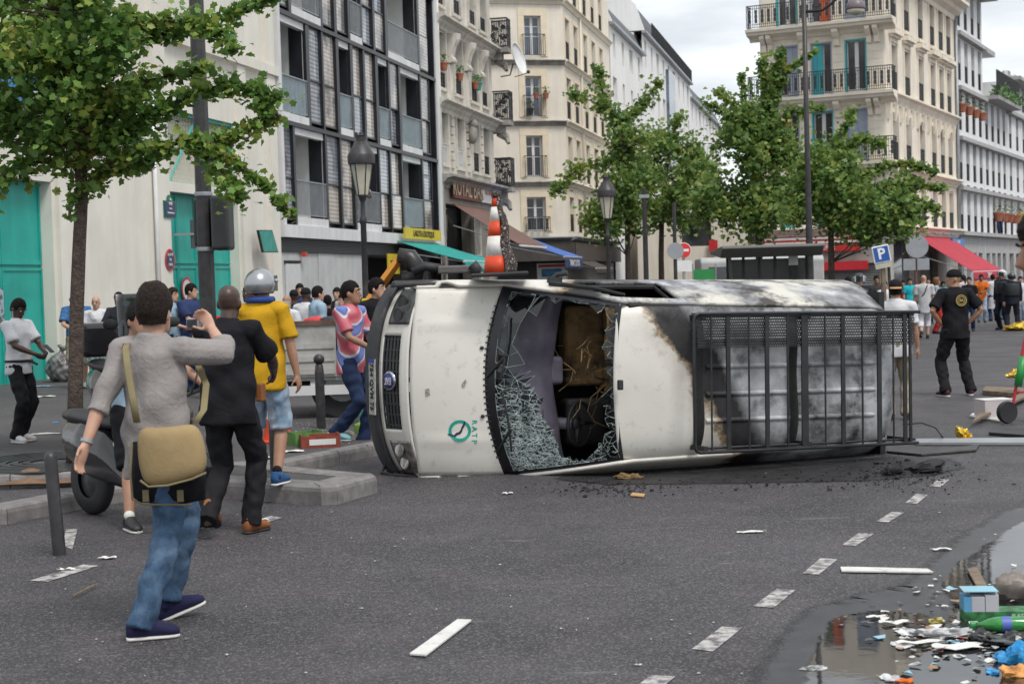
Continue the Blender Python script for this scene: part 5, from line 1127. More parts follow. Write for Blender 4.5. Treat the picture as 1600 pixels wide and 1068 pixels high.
for a_ in (a0 + .12, lerp(a0, a1, .5), a1 - .12):
    for w_ in (wt - .03, wb_ + .03): mb = MB(); mb.box(a_ - .02, a_ + .02, w_ - .02, w_ + .02, 1.96, RH - .02); part('foot', mb, blkst, rack)
# perforated wind deflector along the top edge: sheet with real holes
mw = vanpx(1250, 541, RH - .03).y; na = 128; nw = 11; mb = MB(); A0, A1 = a0 + .05, a1 - .04
for i in range(na):
    for j in range(nw):
        x0, x1 = lerp(A0, A1, i / na), lerp(A0, A1, (i + 1) / na); y0, y1 = lerp(mw, wt - .03, j / nw), lerp(mw, wt - .03, (j + 1) / nw); sh_ = (x1 - x0) * .5 * (j % 2); x0 += sh_; x1 += sh_
        if x1 > A1 + .012: continue
        cx_, cy_, rx, ry = (x0 + x1) / 2, (y0 + y1) / 2, (x1 - x0) * .36, (y1 - y0) * .36; O_ = [(x0, y0), (x1, y0), (x1, y1), (x0, y1)]; I_ = [(cx_ - rx, cy_), (cx_, cy_ - ry), (cx_ + rx, cy_), (cx_, cy_ + ry)]
        mb.add([(x, y, RH - .035) for x, y in O_ + I_], [(0, 1, 5, 4)[:4], (1, 6, 5), (1, 2, 6), (2, 7, 6), (2, 3, 7), (3, 4, 7), (3, 0, 4)])
part('perforated_sheet', mb, blkst, rack, kind='stuff')
# ================================================================== TREES
def leaf_mat(name, c):
    m = bpy.data.materials.new(name); m.use_nodes = True; MATS[name] = m; N, L, b = nodes(m)
    g = N.new('ShaderNodeNewGeometry'); r = N.new('ShaderNodeValToRGB'); e = r.color_ramp.elements
    while len(e) < len(c): e.new(.5)
    for i, (p, q) in enumerate(c): e[i].position = p; e[i].color = (*q, 1)
    t = N.new('ShaderNodeTexNoise'); t.inputs['Scale'].default_value = 1.6; t.inputs['Detail'].default_value = 3; L.new(g.outputs['Position'], t.inputs[0])
    mr = N.new('ShaderNodeMapRange'); mr.inputs[1].default_value = .3; mr.inputs[2].default_value = .7; L.new(t.outputs[0], mr.inputs[0])
    mm = N.new('ShaderNodeMath'); mm.operation = 'MULTIPLY_ADD'; mm.inputs[1].default_value = .55; L.new(g.outputs['Random Per Island'], mm.inputs[0])
    m2 = N.new('ShaderNodeMath'); m2.operation = 'MULTIPLY'; m2.inputs[1].default_value = .45; L.new(mr.outputs[0], m2.inputs[0]); L.new(m2.outputs[0], mm.inputs[2]); L.new(mm.outputs[0], r.inputs[0])
    L.new(r.outputs[0], b.inputs['Base Color']); b.inputs['Roughness'].default_value = .45; b.inputs['Specular IOR Level'].default_value = .35
    tl = N.new('ShaderNodeBsdfTranslucent'); L.new(r.outputs[0], tl.inputs[0]); ms = N.new('ShaderNodeMixShader'); ms.inputs[0].default_value = .42
    L.new(b.outputs[0], ms.inputs[1]); L.new(tl.outputs[0], ms.inputs[2]); L.new(ms.outputs[0], N['Material Output'].inputs[0]); return m
lfA = leaf_mat('maple_leaf', [(.0, (.055, .125, .03)), (.35, (.11, .22, .05)), (.6, (.19, .31, .065)), (.78, (.34, .40, .085)), (.97, (.40, .30, .09))])
lfB = leaf_mat('street_tree_leaf', [(.0, (.065, .13, .042)), (.35, (.125, .22, .06)), (.62, (.21, .31, .075)), (.85, (.34, .38, .095)), (1., (.42, .29, .09))])
bark = mat('bark', (.105, .075, .06), .9, n=.35, ns=14, fine=.4, fs=70, bump=1., bs=35, bd=.03, streak=.2)
MAPLE = [(0, -.5), (.16, -.3), (.42, -.32), (.40, -.06), (.54, .14), (.32, .26), (.06, .55), (-.24, .30), (-.50, .18), (-.38, -.04), (-.44, -.30), (-.16, -.28)]
SIMPLE = [(0, -.5), (.34, -.2), (.42, .12), (.14, .18), (0, .5), (-.14, .18), (-.42, .12), (-.34, -.2)]
def leaves(cen, size, tmpl, rng, hang=.5):
    n = len(cen); T = np.array(tmpl); k = len(T)
    nrm = rng.normal(0, .62, (n, 3)); nrm[:, 2] += .75; nrm /= np.linalg.norm(nrm, axis=1)[:, None]
    t = rng.normal(0, 1, (n, 3)); t[:, 2] -= hang; t -= nrm * (t * nrm).sum(1)[:, None]; t /= np.linalg.norm(t, axis=1)[:, None]; s = np.cross(t, nrm)
    sz = size * rng.uniform(.6, 1.25, n)[:, None, None]
    fold = (np.abs(T[:, 0]) * .35)[None, :, None] * nrm[:, None, :]
    v = cen[:, None, :] + sz * (T[None, :, 0, None] * s[:, None, :] + T[None, :, 1, None] * t[:, None, :] - fold)
    me = bpy.data.meshes.new('leaves'); me.vertices.add(n * k); me.loops.add(n * k); me.polygons.add(n)
    me.vertices.foreach_set('co', v.astype('f').ravel()); me.loops.foreach_set('vertex_index', np.arange(n * k, dtype='i')); me.polygons.foreach_set('loop_start', np.arange(0, n * k, k, dtype='i')); me.update(); return me
def tree(name, label, base, trunk, Y, arms, masses, lsize, tmpl, lm, nl, tr, seed, dens=1.25):
    rng = np.random.default_rng(seed); rd = random.Random(seed)
    T = thing(name, Matrix.Translation(base), label, 'tree'); off = np.array(base)
    tp = [Vector(base)] + [at(x, y, base.y + dy) for x, y, dy in trunk]
    mb = MB(); n = len(tp); mb.tube([p - Vector(base) for p in tp], [tr * (1.15 if i == 0 else 1 - .45 * i / n) for i in range(n)], 12); part('trunk', mb, bark, T, None, True)
    pts = []; bm = MB(); fork = tp[-1]
    def puff(c, r, k): pts.append(np.array(c) + rng.normal(0, 1, (int(k), 3)) * r * np.array([1, 1, .85]) * rng.uniform(.3, 1., (int(k), 1)))
    for a in arms:           # (list of px, depth offset, radius in m, leaves per metre)
        pl, dz, r, k = a; P = [at(x, y, base.y + (dz * i / max(1, len(pl) - 1) if not isinstance(dz, tuple) else dz[i])) for i, (x, y) in enumerate(pl)]
        bm.tube([p - Vector(base) for p in P], [max(.008, tr * .35 * (1 - .8 * i / len(P))) for i in range(len(P))], 6)
        for p, q in zip(P, P[1:]):
            L_ = (q - p).length; m_ = max(2, int(L_ / (r * .8)))
            for i in range(m_): c = p.lerp(q, (i + rd.random()) / m_); puff(c, r * rd.uniform(.55, .95), k * L_ / m_ * dens)
    for (x, y, rx, ry, ry3, np_, r, k) in masses:
        np_ = int(np_ * .74); r *= .9
        for i in range(np_):
            while True:
                a, b, c = rd.uniform(-1, 1), rd.uniform(-1, 1), rd.uniform(-1, 1)
                if a * a + b * b + c * c < 1: break
            p = at(x + a * rx, y + b * ry, base.y + c * ry3); st = min(tp[1:], key=lambda q: (q - p).length + max(0, q.z - p.z) * 2); m_ = st.lerp(p, .5) + Vector((0, 0, -.12 * (p - st).length * .5))
            if i % 2 == 0: bm.tube([st - Vector(base), m_ - Vector(base), p - Vector(base)], [tr * .28, tr * .16, .008], 5)
            puff(p, r * rd.uniform(.6, 1.15), k * dens)
    part('branches', bm, bark, T, None, True)
    C = np.concatenate(pts) - off; me = leaves(C, lsize, tmpl, rng); me.materials.append(lm); put('crown', me, T)
    return T
b = ground(117, 724, .13); b.z = .12
tree('maple_tree', 'large leafy tree with long drooping branches on the left pavement', b, [(118, 600, 0), (120, 480, 0), (124, 380, 0), (128, 300, 0), (124, 220, 0), (120, 130, 0), (118, 20, 0), (120, -90, 0)], 0,
     [([(130, 290), (200, 240), (288, 222), (330, 247), (352, 280), (379, 315)], -.8, .13, 280), ([(128, 240), (240, 180), (305, 144), (370, 130), (403, 148), (440, 152)], -.5, .12, 330), ([(403, 160), (436, 181), (395, 198), (362, 214), (320, 225)], (-.5, -.5, -.45, -.4, -.4), .11, 340),
      ([(330, 225), (358, 247), (412, 284), (437, 317), (457, 332)], (-.5, -.6, -.7, -.8, -.8), .075, 200), ([(122, 130), (190, 70), (230, 35), (288, 32), (342, 48), (371, 80)], -.6, .13, 300), ([(230, 60), (317, 37), (371, 20), (428, -8)], -.2, .12, 320), ([(124, 200), (220, 130), (290, 112), (335, 104)], .5, .12, 260), 
      ([(126, 260), (70, 250), (20, 265), (-30, 300)], -.4, .2, 300), ([(128, 300), (175, 262), (230, 250), (262, 232)], .3, .12, 200), ([(126, 290), (112, 310), (108, 340)], -.3, .06, 90)],
     [(60, 165, 125, 100, 1.0, 50, .25, 90), (135, 55, 100, 80, 1.0, 30, .25, 90), (185, 165, 60, 62, .9, 15, .2, 80), (10, 40, 90, 90, 1.0, 20, .28, 95), (60, -70, 150, 60, 1.2, 24, .3, 80)], .082, MAPLE, lfA, 0, .076, 21)
def bt(x, Y): p = at(x, 440, Y); return Vector((p.x, p.y, .12))
tree('street_tree', 'slender street tree with raised forked branches beside the right lantern', bt(981, 43), [(981, 400, 0), (980, 340, 0), (977, 242, 0), (973, 193, 0)], 0,
     [([(973, 193), (950, 172), (925, 158), (888, 147)], -.5, .24, 210), ([(945, 168), (941, 140), (934, 106)], .3, .22, 230), ([(973, 193), (1000, 168), (1014, 150), (1027, 129)], .4, .2, 210), ([(977, 250), (940, 255), (905, 262), (868, 300)], -.8, .26, 210), ([(979, 300), (950, 340), (925, 356)], -.6, .3, 200)],
     [(975, 215, 26, 45, .7, 14, .32, 75), (980, 290, 38, 62, 1.2, 30, .36, 80), (950, 338, 40, 34, 1.0, 20, .34, 75), (1010, 345, 26, 36, 1.0, 9, .32, 65)], .15, SIMPLE, lfB, 0, .085, 5)
tree('street_tree', 'rounded street tree just right of the forked one, behind the van', bt(1033, 47), [(1033, 400, 0), (1034, 345, 0), (1040, 280, 0), (1046, 220, 0)], 0,
     [([(1046, 230), (1055, 200), (1062, 178)], .2, .2, 200), ([(1036, 330), (1020, 350), (1010, 362)], -.3, .2, 120)],
     [(1045, 270, 48, 62, 1.6, 40, .42, 85), (1060, 330, 44, 34, 1.3, 20, .4, 75), (1022, 240, 22, 40, .9, 9, .36, 65), (1090, 260, 26, 44, 1.0, 14, .38, 70)], .16, SIMPLE, lfB, 0, .09, 6)
tree('street_tree', 'tall street tree with upright spiky shoots behind the bus shelter', bt(1187, 41), [(1186, 400, 0), (1186, 340, 0), (1190, 260, 0), (1194, 200, 0)], 0,
     [([(1194, 220), (1196, 150), (1192, 89)], .2, .18, 240), ([(1197, 215), (1208, 150), (1219, 77)], -.3, .16, 240), ([(1205, 165), (1228, 112), (1273, 80)], -.4, .12, 200), ([(1186, 230), (1150, 165), (1118, 142)], .4, .2, 190), ([(1170, 210), (1135, 178), (1100, 158)], -.3, .2, 190), ([(1190, 230), (1235, 175), (1285, 168)], .3, .15, 180), ([(1165, 150), (1160, 125), (1158, 118)], .3, .13, 150)],
     [(1180, 225, 42, 62, 1.2, 40, .36, 85), (1150, 205, 46, 40, 1.0, 22, .34, 70), (1175, 325, 82, 46, 1.6, 52, .4, 90), (1120, 300, 36, 40, 1.2, 20, .36, 70), (1225, 270, 30, 60, 1.2, 22, .36, 75)], .15, SIMPLE, lfB, 0, .10, 8)
tree('street_tree', 'broad yellowish street tree in front of the limestone corner house', bt(1299, 38), [(1299, 410, 0), (1298, 350, 0), (1302, 290, 0), (1306, 240, 0)], 0,
     [([(1306, 250), (1310, 215), (1334, 172)], .2, .14, 200), ([(1308, 240), (1345, 215), (1388, 228)], -.3, .17, 210), ([(1340, 280), (1385, 256), (1425, 258), (1462, 268)], -.4, .14, 210), ([(1350, 300), (1402, 290), (1445, 288), (1476, 296)], .3, .13, 200), ([(1370, 320), (1420, 310), (1470, 330)], -.5, .15, 200), ([(1300, 300), (1255, 250), (1232, 228)], .5, .2, 180)],
     [(1300, 270, 55, 46, 1.3, 40, .34, 85), (1340, 320, 74, 46, 1.5, 54, .36, 90), (1265, 320, 40, 50, 1.2, 22, .36, 75), (1385, 345, 48, 34, 1.2, 24, .34, 75), (1400, 300, 36, 40, 1.1, 16, .32, 70)], .145, SIMPLE, lfB, 0, .085, 9)
# ================================================================== PEOPLE
from mathutils import noise as mnoise
TMP = bpy.data.scenes.new('remesh_bench')
def remesh(mb, voxel, smooth=3, wr=0., wf=9., seed=0):
    me = bpy.data.meshes.new('t'); me.from_pydata(mb.v, [], mb.f); o = bpy.data.objects.new('t', me); TMP.collection.objects.link(o)
    m = o.modifiers.new('r', 'REMESH'); m.mode = 'VOXEL'; m.voxel_size = voxel; m.use_smooth_shade = True
    if smooth: s = o.modifiers.new('s', 'SMOOTH'); s.factor = .5; s.iterations = smooth
    with bpy.context.temp_override(scene=TMP, view_layer=TMP.view_layers[0]):
        dg = bpy.context.evaluated_depsgraph_get(); dg.update(); out = bpy.data.meshes.new_from_object(o.evaluated_get(dg), depsgraph=dg)
    bpy.data.objects.remove(o); bpy.data.meshes.remove(me)
    n = len(out.vertices)
    if wr and n:
        co = np.zeros(n * 3, 'f'); nn = np.zeros(n * 3, 'f'); out.vertices.foreach_get('co', co); out.vertex_normals.foreach_get('vector', nn); co = co.reshape(-1, 3); nn = nn.reshape(-1, 3)
        q = co * wf; ph = seed * 1.7
        w = np.sin(q[:, 2] * 1.6 + 1.9 * np.sin(q[:, 0] * .9 + ph) + 1.3 * np.sin(q[:, 1] * 1.1 + ph * 2)) * .6 + np.sin(q[:, 2] * 3.4 - q[:, 0] * 2.2 + 1.5 * np.sin(q[:, 1] * 1.7 + ph)) * .4 + np.sin(q[:, 0] * 4.1 + q[:, 2] * 2.3 + 2 * np.sin(q[:, 2] * 1.2 + ph)) * .3
        out.vertices.foreach_set('co', (co + nn * (w * wr + wr * .55)[:, None]).ravel()); out.update()
    out.polygons.foreach_set('use_smooth', [True] * len(out.polygons)); return out
def loft(mb, secs, n=16, cap=True):
    """secs: (centre, xvec, yvec)"""
    vs, fs = [], []; k = len(secs)
    for c, x, y in secs:
        c, x, y = Vector(c), Vector(x), Vector(y)
        for j in range(n): t = 2 * math.pi * j / n; vs.append(c + x * math.cos(t) + y * math.sin(t))
    for i in range(k - 1):
        for j in range(n): fs.append((i * n + j, i * n + (j + 1) % n, (i + 1) * n + (j + 1) % n, (i + 1) * n + j))
    if cap: fs += [tuple(reversed(range(n))), tuple(range((k - 1) * n, k * n))]
    mb.add(vs, fs)
def ik(a, t, l1, l2, hint):
    d = t - a; L_ = min(d.length, (l1 + l2) * .999); d.normalize(); x = (l1 * l1 - l2 * l2 + L_ * L_) / (2 * L_); h = math.sqrt(max(0, l1 * l1 - x * x)); p = Vector(hint); p -= d * p.dot(d); p.normalize(); return a + d * x + p * h, a + d * L_
SK = {'light': mat('skin_light', (.47, .27, .19), .55, n=.08, ns=14), 'tan': mat('skin_tan', (.33, .175, .11), .55, n=.08, ns=14), 'brown': mat('skin_brown', (.19, .095, .06), .5, n=.08, ns=14), 'dark': mat('skin_dark', (.062, .034, .024), .42, n=.12, ns=14)}
eyew = mat('eye_white', (.6, .58, .55), .3); eyeb = mat('iris', (.02, .015, .012), .2)
HAIRB = mat('hair_black', (.009, .007, .006), .7, n=.5, ns=60, bump=.9, bs=110, bd=.006, spec=.15); HAIRD = mat('hair_brown', (.018, .011, .008), .65, n=.6, ns=70, bump=1., bs=95, bd=.009, spec=.18, dist=.8)
def fabric(name, c, n=.12, rough=.85, ns=5, **k): return mat('cloth_' + name, c, rough, n=n, ns=ns, bump=k.pop('bump', .42), bs=k.pop('bs', 6), bd=k.pop('bd', .03), dist=1.2, fine=.12, spec=.2, fs=260, **k)
def P(px, py, Hk=0.): g = ground(px, py, Hk); return g
def hand(mb, w, d, pn, s, side, curl=.5, rad=.0088, spread=.10):
    """w wrist, d pointing dir, pn palm normal; five fingers of different length"""
    d = d.normalized(); pn = (pn - d * pn.dot(d)).normalized(); x = d.cross(pn) * side          # x points to the thumb side
    loft(mb, [(w - d * .02 * s, x * .026 * s, pn * .02 * s), (w + d * .03 * s, x * .036 * s, pn * .019 * s), (w + d * .075 * s, x * .042 * s, pn * .016 * s), (w + d * .098 * s, x * .038 * s, pn * .012 * s)], 12)
    for k, (o, L_) in enumerate(((.031, .072), (.0105, .08), (-.0105, .074), (-.030, .058))):
        p = w + d * .088 * s + x * o * s; dr = (d + x * o * spread * 30 * .1).normalized(); pts = [p - dr * .02 * s, p]; c = curl * (.9 + .12 * k)
        for f, L2 in zip((.45, .75, .6), (.45, .32, .23)):
            ang = c * f * 1.4; ax = x * -1; dr = (dr * math.cos(ang) + pn * math.sin(ang)).normalized(); pts.append(pts[-1] + dr * L_ * L2 * s)
        mb.tube(pts, [rad * s * q for q in (1.1, 1.08, 1., .95, .78)], 8)
    tp = w + d * .028 * s + x * .030 * s; dr = (d * .65 + x * .7 + pn * .35 * (1 + curl)).normalized(); pts = [tp - dr * .012 * s, tp, tp + dr * .034 * s]; dr = (dr * .8 + d * .5 + pn * .3 * curl).normalized(); pts.append(pts[-1] + dr * .03 * s); pts.append(pts[-1] + dr * .02 * s); mb.tube(pts, [q * rad * s for q in (1.5, 1.4, 1.15, 1.05, .8)], 8)
def person(label, x, y, z0, yaw, H=1.75, skin='light', hair=None, shirt=None, sleeve='short', hem=0., legs=None, cut='long', shoes=None, sole=None, b=1., lean=0., feet=None, arms=None, hyaw=0., hpit=0., hroll=0., vox=.013, face=True, collar=None, curl=.5, hipz=None, tw=0., group=None, bald=False, loose=1., tuck=False, cat='person', sit=False, hem_w=1., palm=None, name='person'):
    s = H / 1.75; yw = R(yaw); Mw = Matrix.Translation((x, y, z0)) @ Matrix.Rotation(-yw, 4, 'Z'); T = thing(name, Mw, label, cat, group); V_ = Vector; sd = len(label) * .37
    feet = feet or [(.10, .02, 0, 8), (-.10, -.01, 0, -8)]            # right, left : x, y, z, toe yaw
    hz = (hipz if hipz is not None else .93) * s
    hip = V_((sum(f[0] for f in feet) * .25 * s, sum(f[1] for f in feet) * .5 * s if not sit else 0, hz)); lr = R(lean)
    up = V_((0, math.sin(lr), math.cos(lr))); ca, sa = math.cos(R(tw)), math.sin(R(tw)); bx = V_((ca, -sa, 0)); by = up.cross(bx)
    def sp(t, off=0.): return hip + up * (t * .56 * s) + by * off * s
    SH = [sp(.90) + bx * .185 * s * b * g for g in (1, -1)]
    # arms
    arms = arms or [(.27, .06, .82), (-.27, .06, .82)]; EL, WR = [], []
    for i, g in enumerate((1, -1)):
        a = arms[i]; t = V_(a[:3]) * s; hint = V_(a[3:6]) if len(a) > 5 else V_((g * .5, -1, -.1)); e, w = ik(SH[i], t, .29 * s, .25 * s, hint); EL.append(e); WR.append(w)
    KN, AN = [], []
    for i, g in enumerate((1, -1)):
        f = feet[i]; t = V_((f[0], f[1] - .045, f[2] + .085)) * s; j = hip + V_((g * .088 * s * b, 0, -.02 * s)); k_, a_ = ik(j, t, .44 * s, .435 * s, (math.sin(R(f[3])) * .6, 1, .15)); KN.append((j, k_)); AN.append(a_)
    skm = SK[skin]; mb = MB()
    # skin: one continuous body
    neck = sp(1.02); hd = neck + up * .132 * s + V_((0, .022, 0)) * s
    HM = Matrix.Translation(hd) @ Matrix.Rotation(-R(hyaw), 4, 'Z') @ Matrix.Rotation(R(hpit), 4, 'X') @ Matrix.Rotation(R(hroll), 4, 'Y') @ Matrix.Scale(s, 4); h3 = HM.to_3x3()
    loft(mb, [(HM @ V_((0, yc, z)), h3 @ V_((rx, 0, 0)), h3 @ V_((0, ry, 0))) for z, rx, ry, yc in ((-.120, .018, .02, .062), (-.112, .036, .034, .056), (-.095, .050, .052, .044), (-.065, .060, .074, .024), (-.03, .068, .088, .006), (.02, .074, .097, -.002), (.06, .074, .097, -.004), (.09, .063, .082, -.006), (.11, .042, .056, -.006), (.122, .014, .02, -.006))], 18)
    mb.tube([HM @ V_((0, .084, .028)), HM @ V_((0, .103, .0)), HM @ V_((0, .114, -.026)), HM @ V_((0, .092, -.036))], [q * s for q in (.009, .011, .0155, .011)], 8)
    for g in (1, -1): mb.sphere(HM @ V_((g * .0755, -.008, -.012)), V_((.013, .022, .034)) * s, 8, 6); mb.sphere(HM @ V_((g * .034, .080, .030)), V_((.026, .013, .009)) * s, 8, 6)
    mb.sphere(HM @ V_((0, .088, -.066)), V_((.024, .011, .011)) * s, 8, 6)
    mb.tube([sp(.93), neck, HM @ V_((0, -.012, -.05))], [.078 * s * b, .060 * s * b, .057 * s], 12); mb.tube([SH[0] * .6 + sp(.95) * .4, neck - up * .02 * s, SH[1] * .6 + sp(.95) * .4], [.045 * s, .055 * s, .045 * s], 10)
    loft(mb, [(sp(t, o), bx * rx * s * b, by * ry * s * b) for t, rx, ry, o in ((-.06, .14, .10, 0), (.1, .155, .108, 0), (.4, .135, .095, .0), (.72, .155, .11, .01), (.9, .15, .085, 0), (1.0, .07, .06, 0))], 16)
    for i, g in enumerate((1, -1)):
        mb.tube([sp(.9) + bx * g * .1 * s, SH[i], SH[i].lerp(EL[i], .35), EL[i], EL[i].lerp(WR[i], .3), WR[i]], [q * s * b for q in (.05, .054, .047, .039, .041, .026)], 12)
        d = (WR[i] - EL[i]).normalized(); pn = V_(palm[i]) if palm and palm[i] else V_((-g * .8, .25, 0)); hand(mb, WR[i], d, pn, s, -g if pn.x * g < 0 else -g, curl if not isinstance(curl, tuple) else curl[i], max(.0088, vox * .62))
        j, k_ = KN[i]; a_ = AN[i]; mb.tube([j + V_((0, 0, .04)), j.lerp(k_, .35), k_, k_.lerp(a_, .3), a_, a_ + V_((0, .01, -.05 * s))], [q * s * b for q in (.085, .076, .053, .056, .037, .035)], 12)
    me = remesh(mb, vox, 2); me.materials.clear(); me.materials.append(skm); put('body', me, T)
    if face:
        for g in (1, -1):
            e = MB(); e.sphere(HM @ V_((g * .031, .0815, .010)), .0115 * s, 8, 6); eo = part('eye', e, eyew, T, None, True); e = MB(); e.sphere(HM @ V_((g * .031, .0890, .0095)), .0068 * s, 8, 6); part('iris', e, eyeb, eo, Mw, True)
            e = MB(); e.tube([HM @ V_((g * .015, .098, .034)), HM @ V_((g * .034, .098, .040)), HM @ V_((g * .054, .084, .034))], [.004 * s, .0055 * s, .003 * s], 6); part('eyebrow', e, HAIRB, T)
        e = MB(); e.tube([HM @ V_((-.022, .089, -.068)), HM @ V_((0, .100, -.066)), HM @ V_((.022, .089, -.068))], [.003 * s, .0065 * s, .003 * s], 6); part('mouth', e, mat('lips_' + skin, tuple(c * .6 for c in (.42, .2, .16)) if skin != 'dark' else (.05, .02, .018), .5), T)
    # shirt
    if shirt:
        mb = MB(); L_ = loose; h0 = -.16 - hem / .56
        loft(mb, [(sp(t, o), bx * rx * s * b, by * ry * s * b) for t, rx, ry, o in ((h0, .180 * L_ * hem_w, .132 * L_ * hem_w, 0), (h0 + .1, .178 * L_, .130 * L_, 0), (.12, .174 * L_, .126 * L_, 0), (.4, .160 * L_, .117 * L_, 0), (.72, .178, .128, .01), (.88, .178, .110, .0), (.96, .135, .088, 0), (1.02, .085, .070, 0), (1.055, .066, .064, 0))], 18)
        for i, g in enumerate((1, -1)):
            S0, E0, W0 = SH[i], EL[i], WR[i]
            if sleeve == 'short': q = [sp(.9) + bx * g * .1 * s, S0, S0.lerp(E0, .4), S0.lerp(E0, .78)]; r_ = (.07, .072, .069, .074)
            elif sleeve == 'none': q = [sp(.9) + bx * g * .1 * s, S0]; r_ = (.07, .06)
            elif sleeve == 'rolled': q = [sp(.9) + bx * g * .1 * s, S0, S0.lerp(E0, .5), E0, E0.lerp(W0, .12), E0.lerp(W0, .28)]; r_ = (.07, .074, .068, .061, .060, .062)
            else: q = [sp(.9) + bx * g * .1 * s, S0, S0.lerp(E0, .5), E0, E0.lerp(W0, .5), W0]; r_ = (.07, .072, .064, .056, .050, .042)
            mb.tube(q, [v * s * b for v in r_], 12)
        if collar: mb.tube([sp(1.0), sp(1.09)], [.085 * s, .075 * s], 14)
        me = remesh(mb, vox, 2, (.013 if vox < .011 else .009) * s if vox < .02 else .005, 8., sd); me.materials.clear(); me.materials.append(shirt); put('shirt' if sleeve != 'coat' else 'coat', me, T)
    if legs:
        mb = MB(); W_ = .05 if shirt and not tuck else 0
        loft(mb, [(sp(t), bx * rx * s * b, by * ry * s * b) for t, rx, ry in ((-.20, .15, .11), (-.05, .168, .122), (.10, .168, .12), (.18, .160, .115))], 16)
        for i, g in enumerate((1, -1)):
            j, k_ = KN[i]; a_ = AN[i]
            if cut == 'long': q = [j + V_((0, 0, .03)), j.lerp(k_, .4), k_, k_.lerp(a_, .35), k_.lerp(a_, .8), a_ + (a_ - k_).normalized() * .03 * s]; r_ = (.098, .092, .074, .072, .066, .070)
            elif cut == 'short': q = [j + V_((0, 0, .03)), j.lerp(k_, .45), k_.lerp(j, .06), k_.lerp(a_, .08)]; r_ = (.10, .098, .092, .090)
            else: q = [j + V_((0, 0, .03)), j.lerp(k_, .45), k_, k_.lerp(a_, .45)]; r_ = (.10, .095, .082, .074)
            mb.tube(q, [v * s * b for v in r_], 12)
        me = remesh(mb, vox, 2, (.007 if vox < .011 else .008) * s if vox < .02 else .005, 15., sd + 3); me.materials.clear(); me.materials.append(legs); put('trousers' if cut == 'long' else 'shorts', me, T)
    # shoes
    for i, g in enumerate((1, -1)):
        f = feet[i]; a_ = AN[i]; pit = f[4] if len(f) > 4 else 0
        FM = Matrix.Translation(a_ - V_((0, 0, .085 * s))) @ Matrix.Rotation(-R(f[3]), 4, 'Z') @ Matrix.Translation((0, .16 * s, 0)) @ Matrix.Rotation(-R(pit), 4, 'X') @ Matrix.Translation((0, -.16 * s, 0)) @ Matrix.Scale(s, 4) if pit else Matrix.Translation(a_ - V_((0, 0, .085 * s))) @ Matrix.Rotation(-R(f[3]), 4, 'Z') @ Matrix.Scale(s, 4)
        mb = MB(); F3 = FM.to_3x3()
        for_ = ((-.075, .020, .03, .045), (-.062, .034, .05, .052), (-.02, .038, .062, .060), (.03, .041, .058, .058), (.08, .045, .042, .046), (.13, .047, .032, .036), (.165, .040, .026, .030), (.187, .018, .016, .022))
        loft(mb, [(FM @ V_((0, yy, zc + .006)), F3 @ V_((-w, 0, 0)), F3 @ V_((0, 0, hh))) for yy, w, hh, zc in for_], 14)
        mb.tube([FM @ V_((0, -.02, .06)), FM @ V_((0, -.025, .115))], [.044 * s, .042 * s], 10)
        so = put('shoe', mb.mesh('shoe', shoes or rub, True), T)
        mb = MB(); loft(mb, [(FM @ V_((0, yy, .0105)), F3 @ V_((-w * 1.04, 0, 0)), F3 @ V_((0, 0, .012))) for yy, w, hh, zc in for_], 12); part('sole', mb, sole or rub, so, Mw, True)
    # hair
    if hair:
        hm, style = hair; mb = MB(); nu, nv = 26, 15; vs = []; fs = []; rr = random.Random(len(label))
        cutz = {'short': lambda f: .048 if f > .62 else (-.004 if f > -.1 else -.055), 'buzz': lambda f: .052 if f > .6 else (.0 if f > -.1 else -.05), 'bob': lambda f: .045 if f > .55 else (-.07 if f > .1 else -.13), 'tall': lambda f: .05 if f > .62 else (.0 if f > -.1 else -.06)}[style]
        th = {'short': .012, 'buzz': .009, 'bob': .02, 'tall': .02}[style]
        for i in range(nv):
            for j in range(nu):
                t = 2 * math.pi * j / nu; f = math.sin(t); zlo = cutz(f); ph = lerp(0, 1, i / (nv - 1)); z = lerp(zlo, .122, ph ** .8) + (.006 * rr.uniform(-1, 1) if i else .006 * rr.uniform(-1, 1)); k_ = math.sqrt(max(0., 1 - max(0, (z - .02) / .105) ** 2)) if z > .02 else 1 - .10 * ((.02 - z) / .1) ** 2
                top = .016 * (style == 'tall') * max(0, (z - .05) / .07); vs.append(HM @ V_(((.074 * k_ + th * (.3 + .7 * min(1, i / 3))) * math.cos(t), -.003 + (.097 * k_ + th * (.3 + .7 * min(1, i / 3))) * f, z + th * ph + top + .003 * rr.uniform(-1, 1))))
        fs = [(i * nu + j, i * nu + (j + 1) % nu, (i + 1) * nu + (j + 1) % nu, (i + 1) * nu + j) for i in range(nv - 1) for j in range(nu)] + [tuple(range((nv - 1) * nu, nv * nu))]
        mb.add(vs, fs); o = part('hair', mb, hm, T, None, True)
    return dict(T=T, M=Mw, HM=HM, SH=SH, EL=EL, WR=WR, hip=hip, s=s, AN=AN, KN=KN, sp=sp, bx=bx, by=by, up=up)
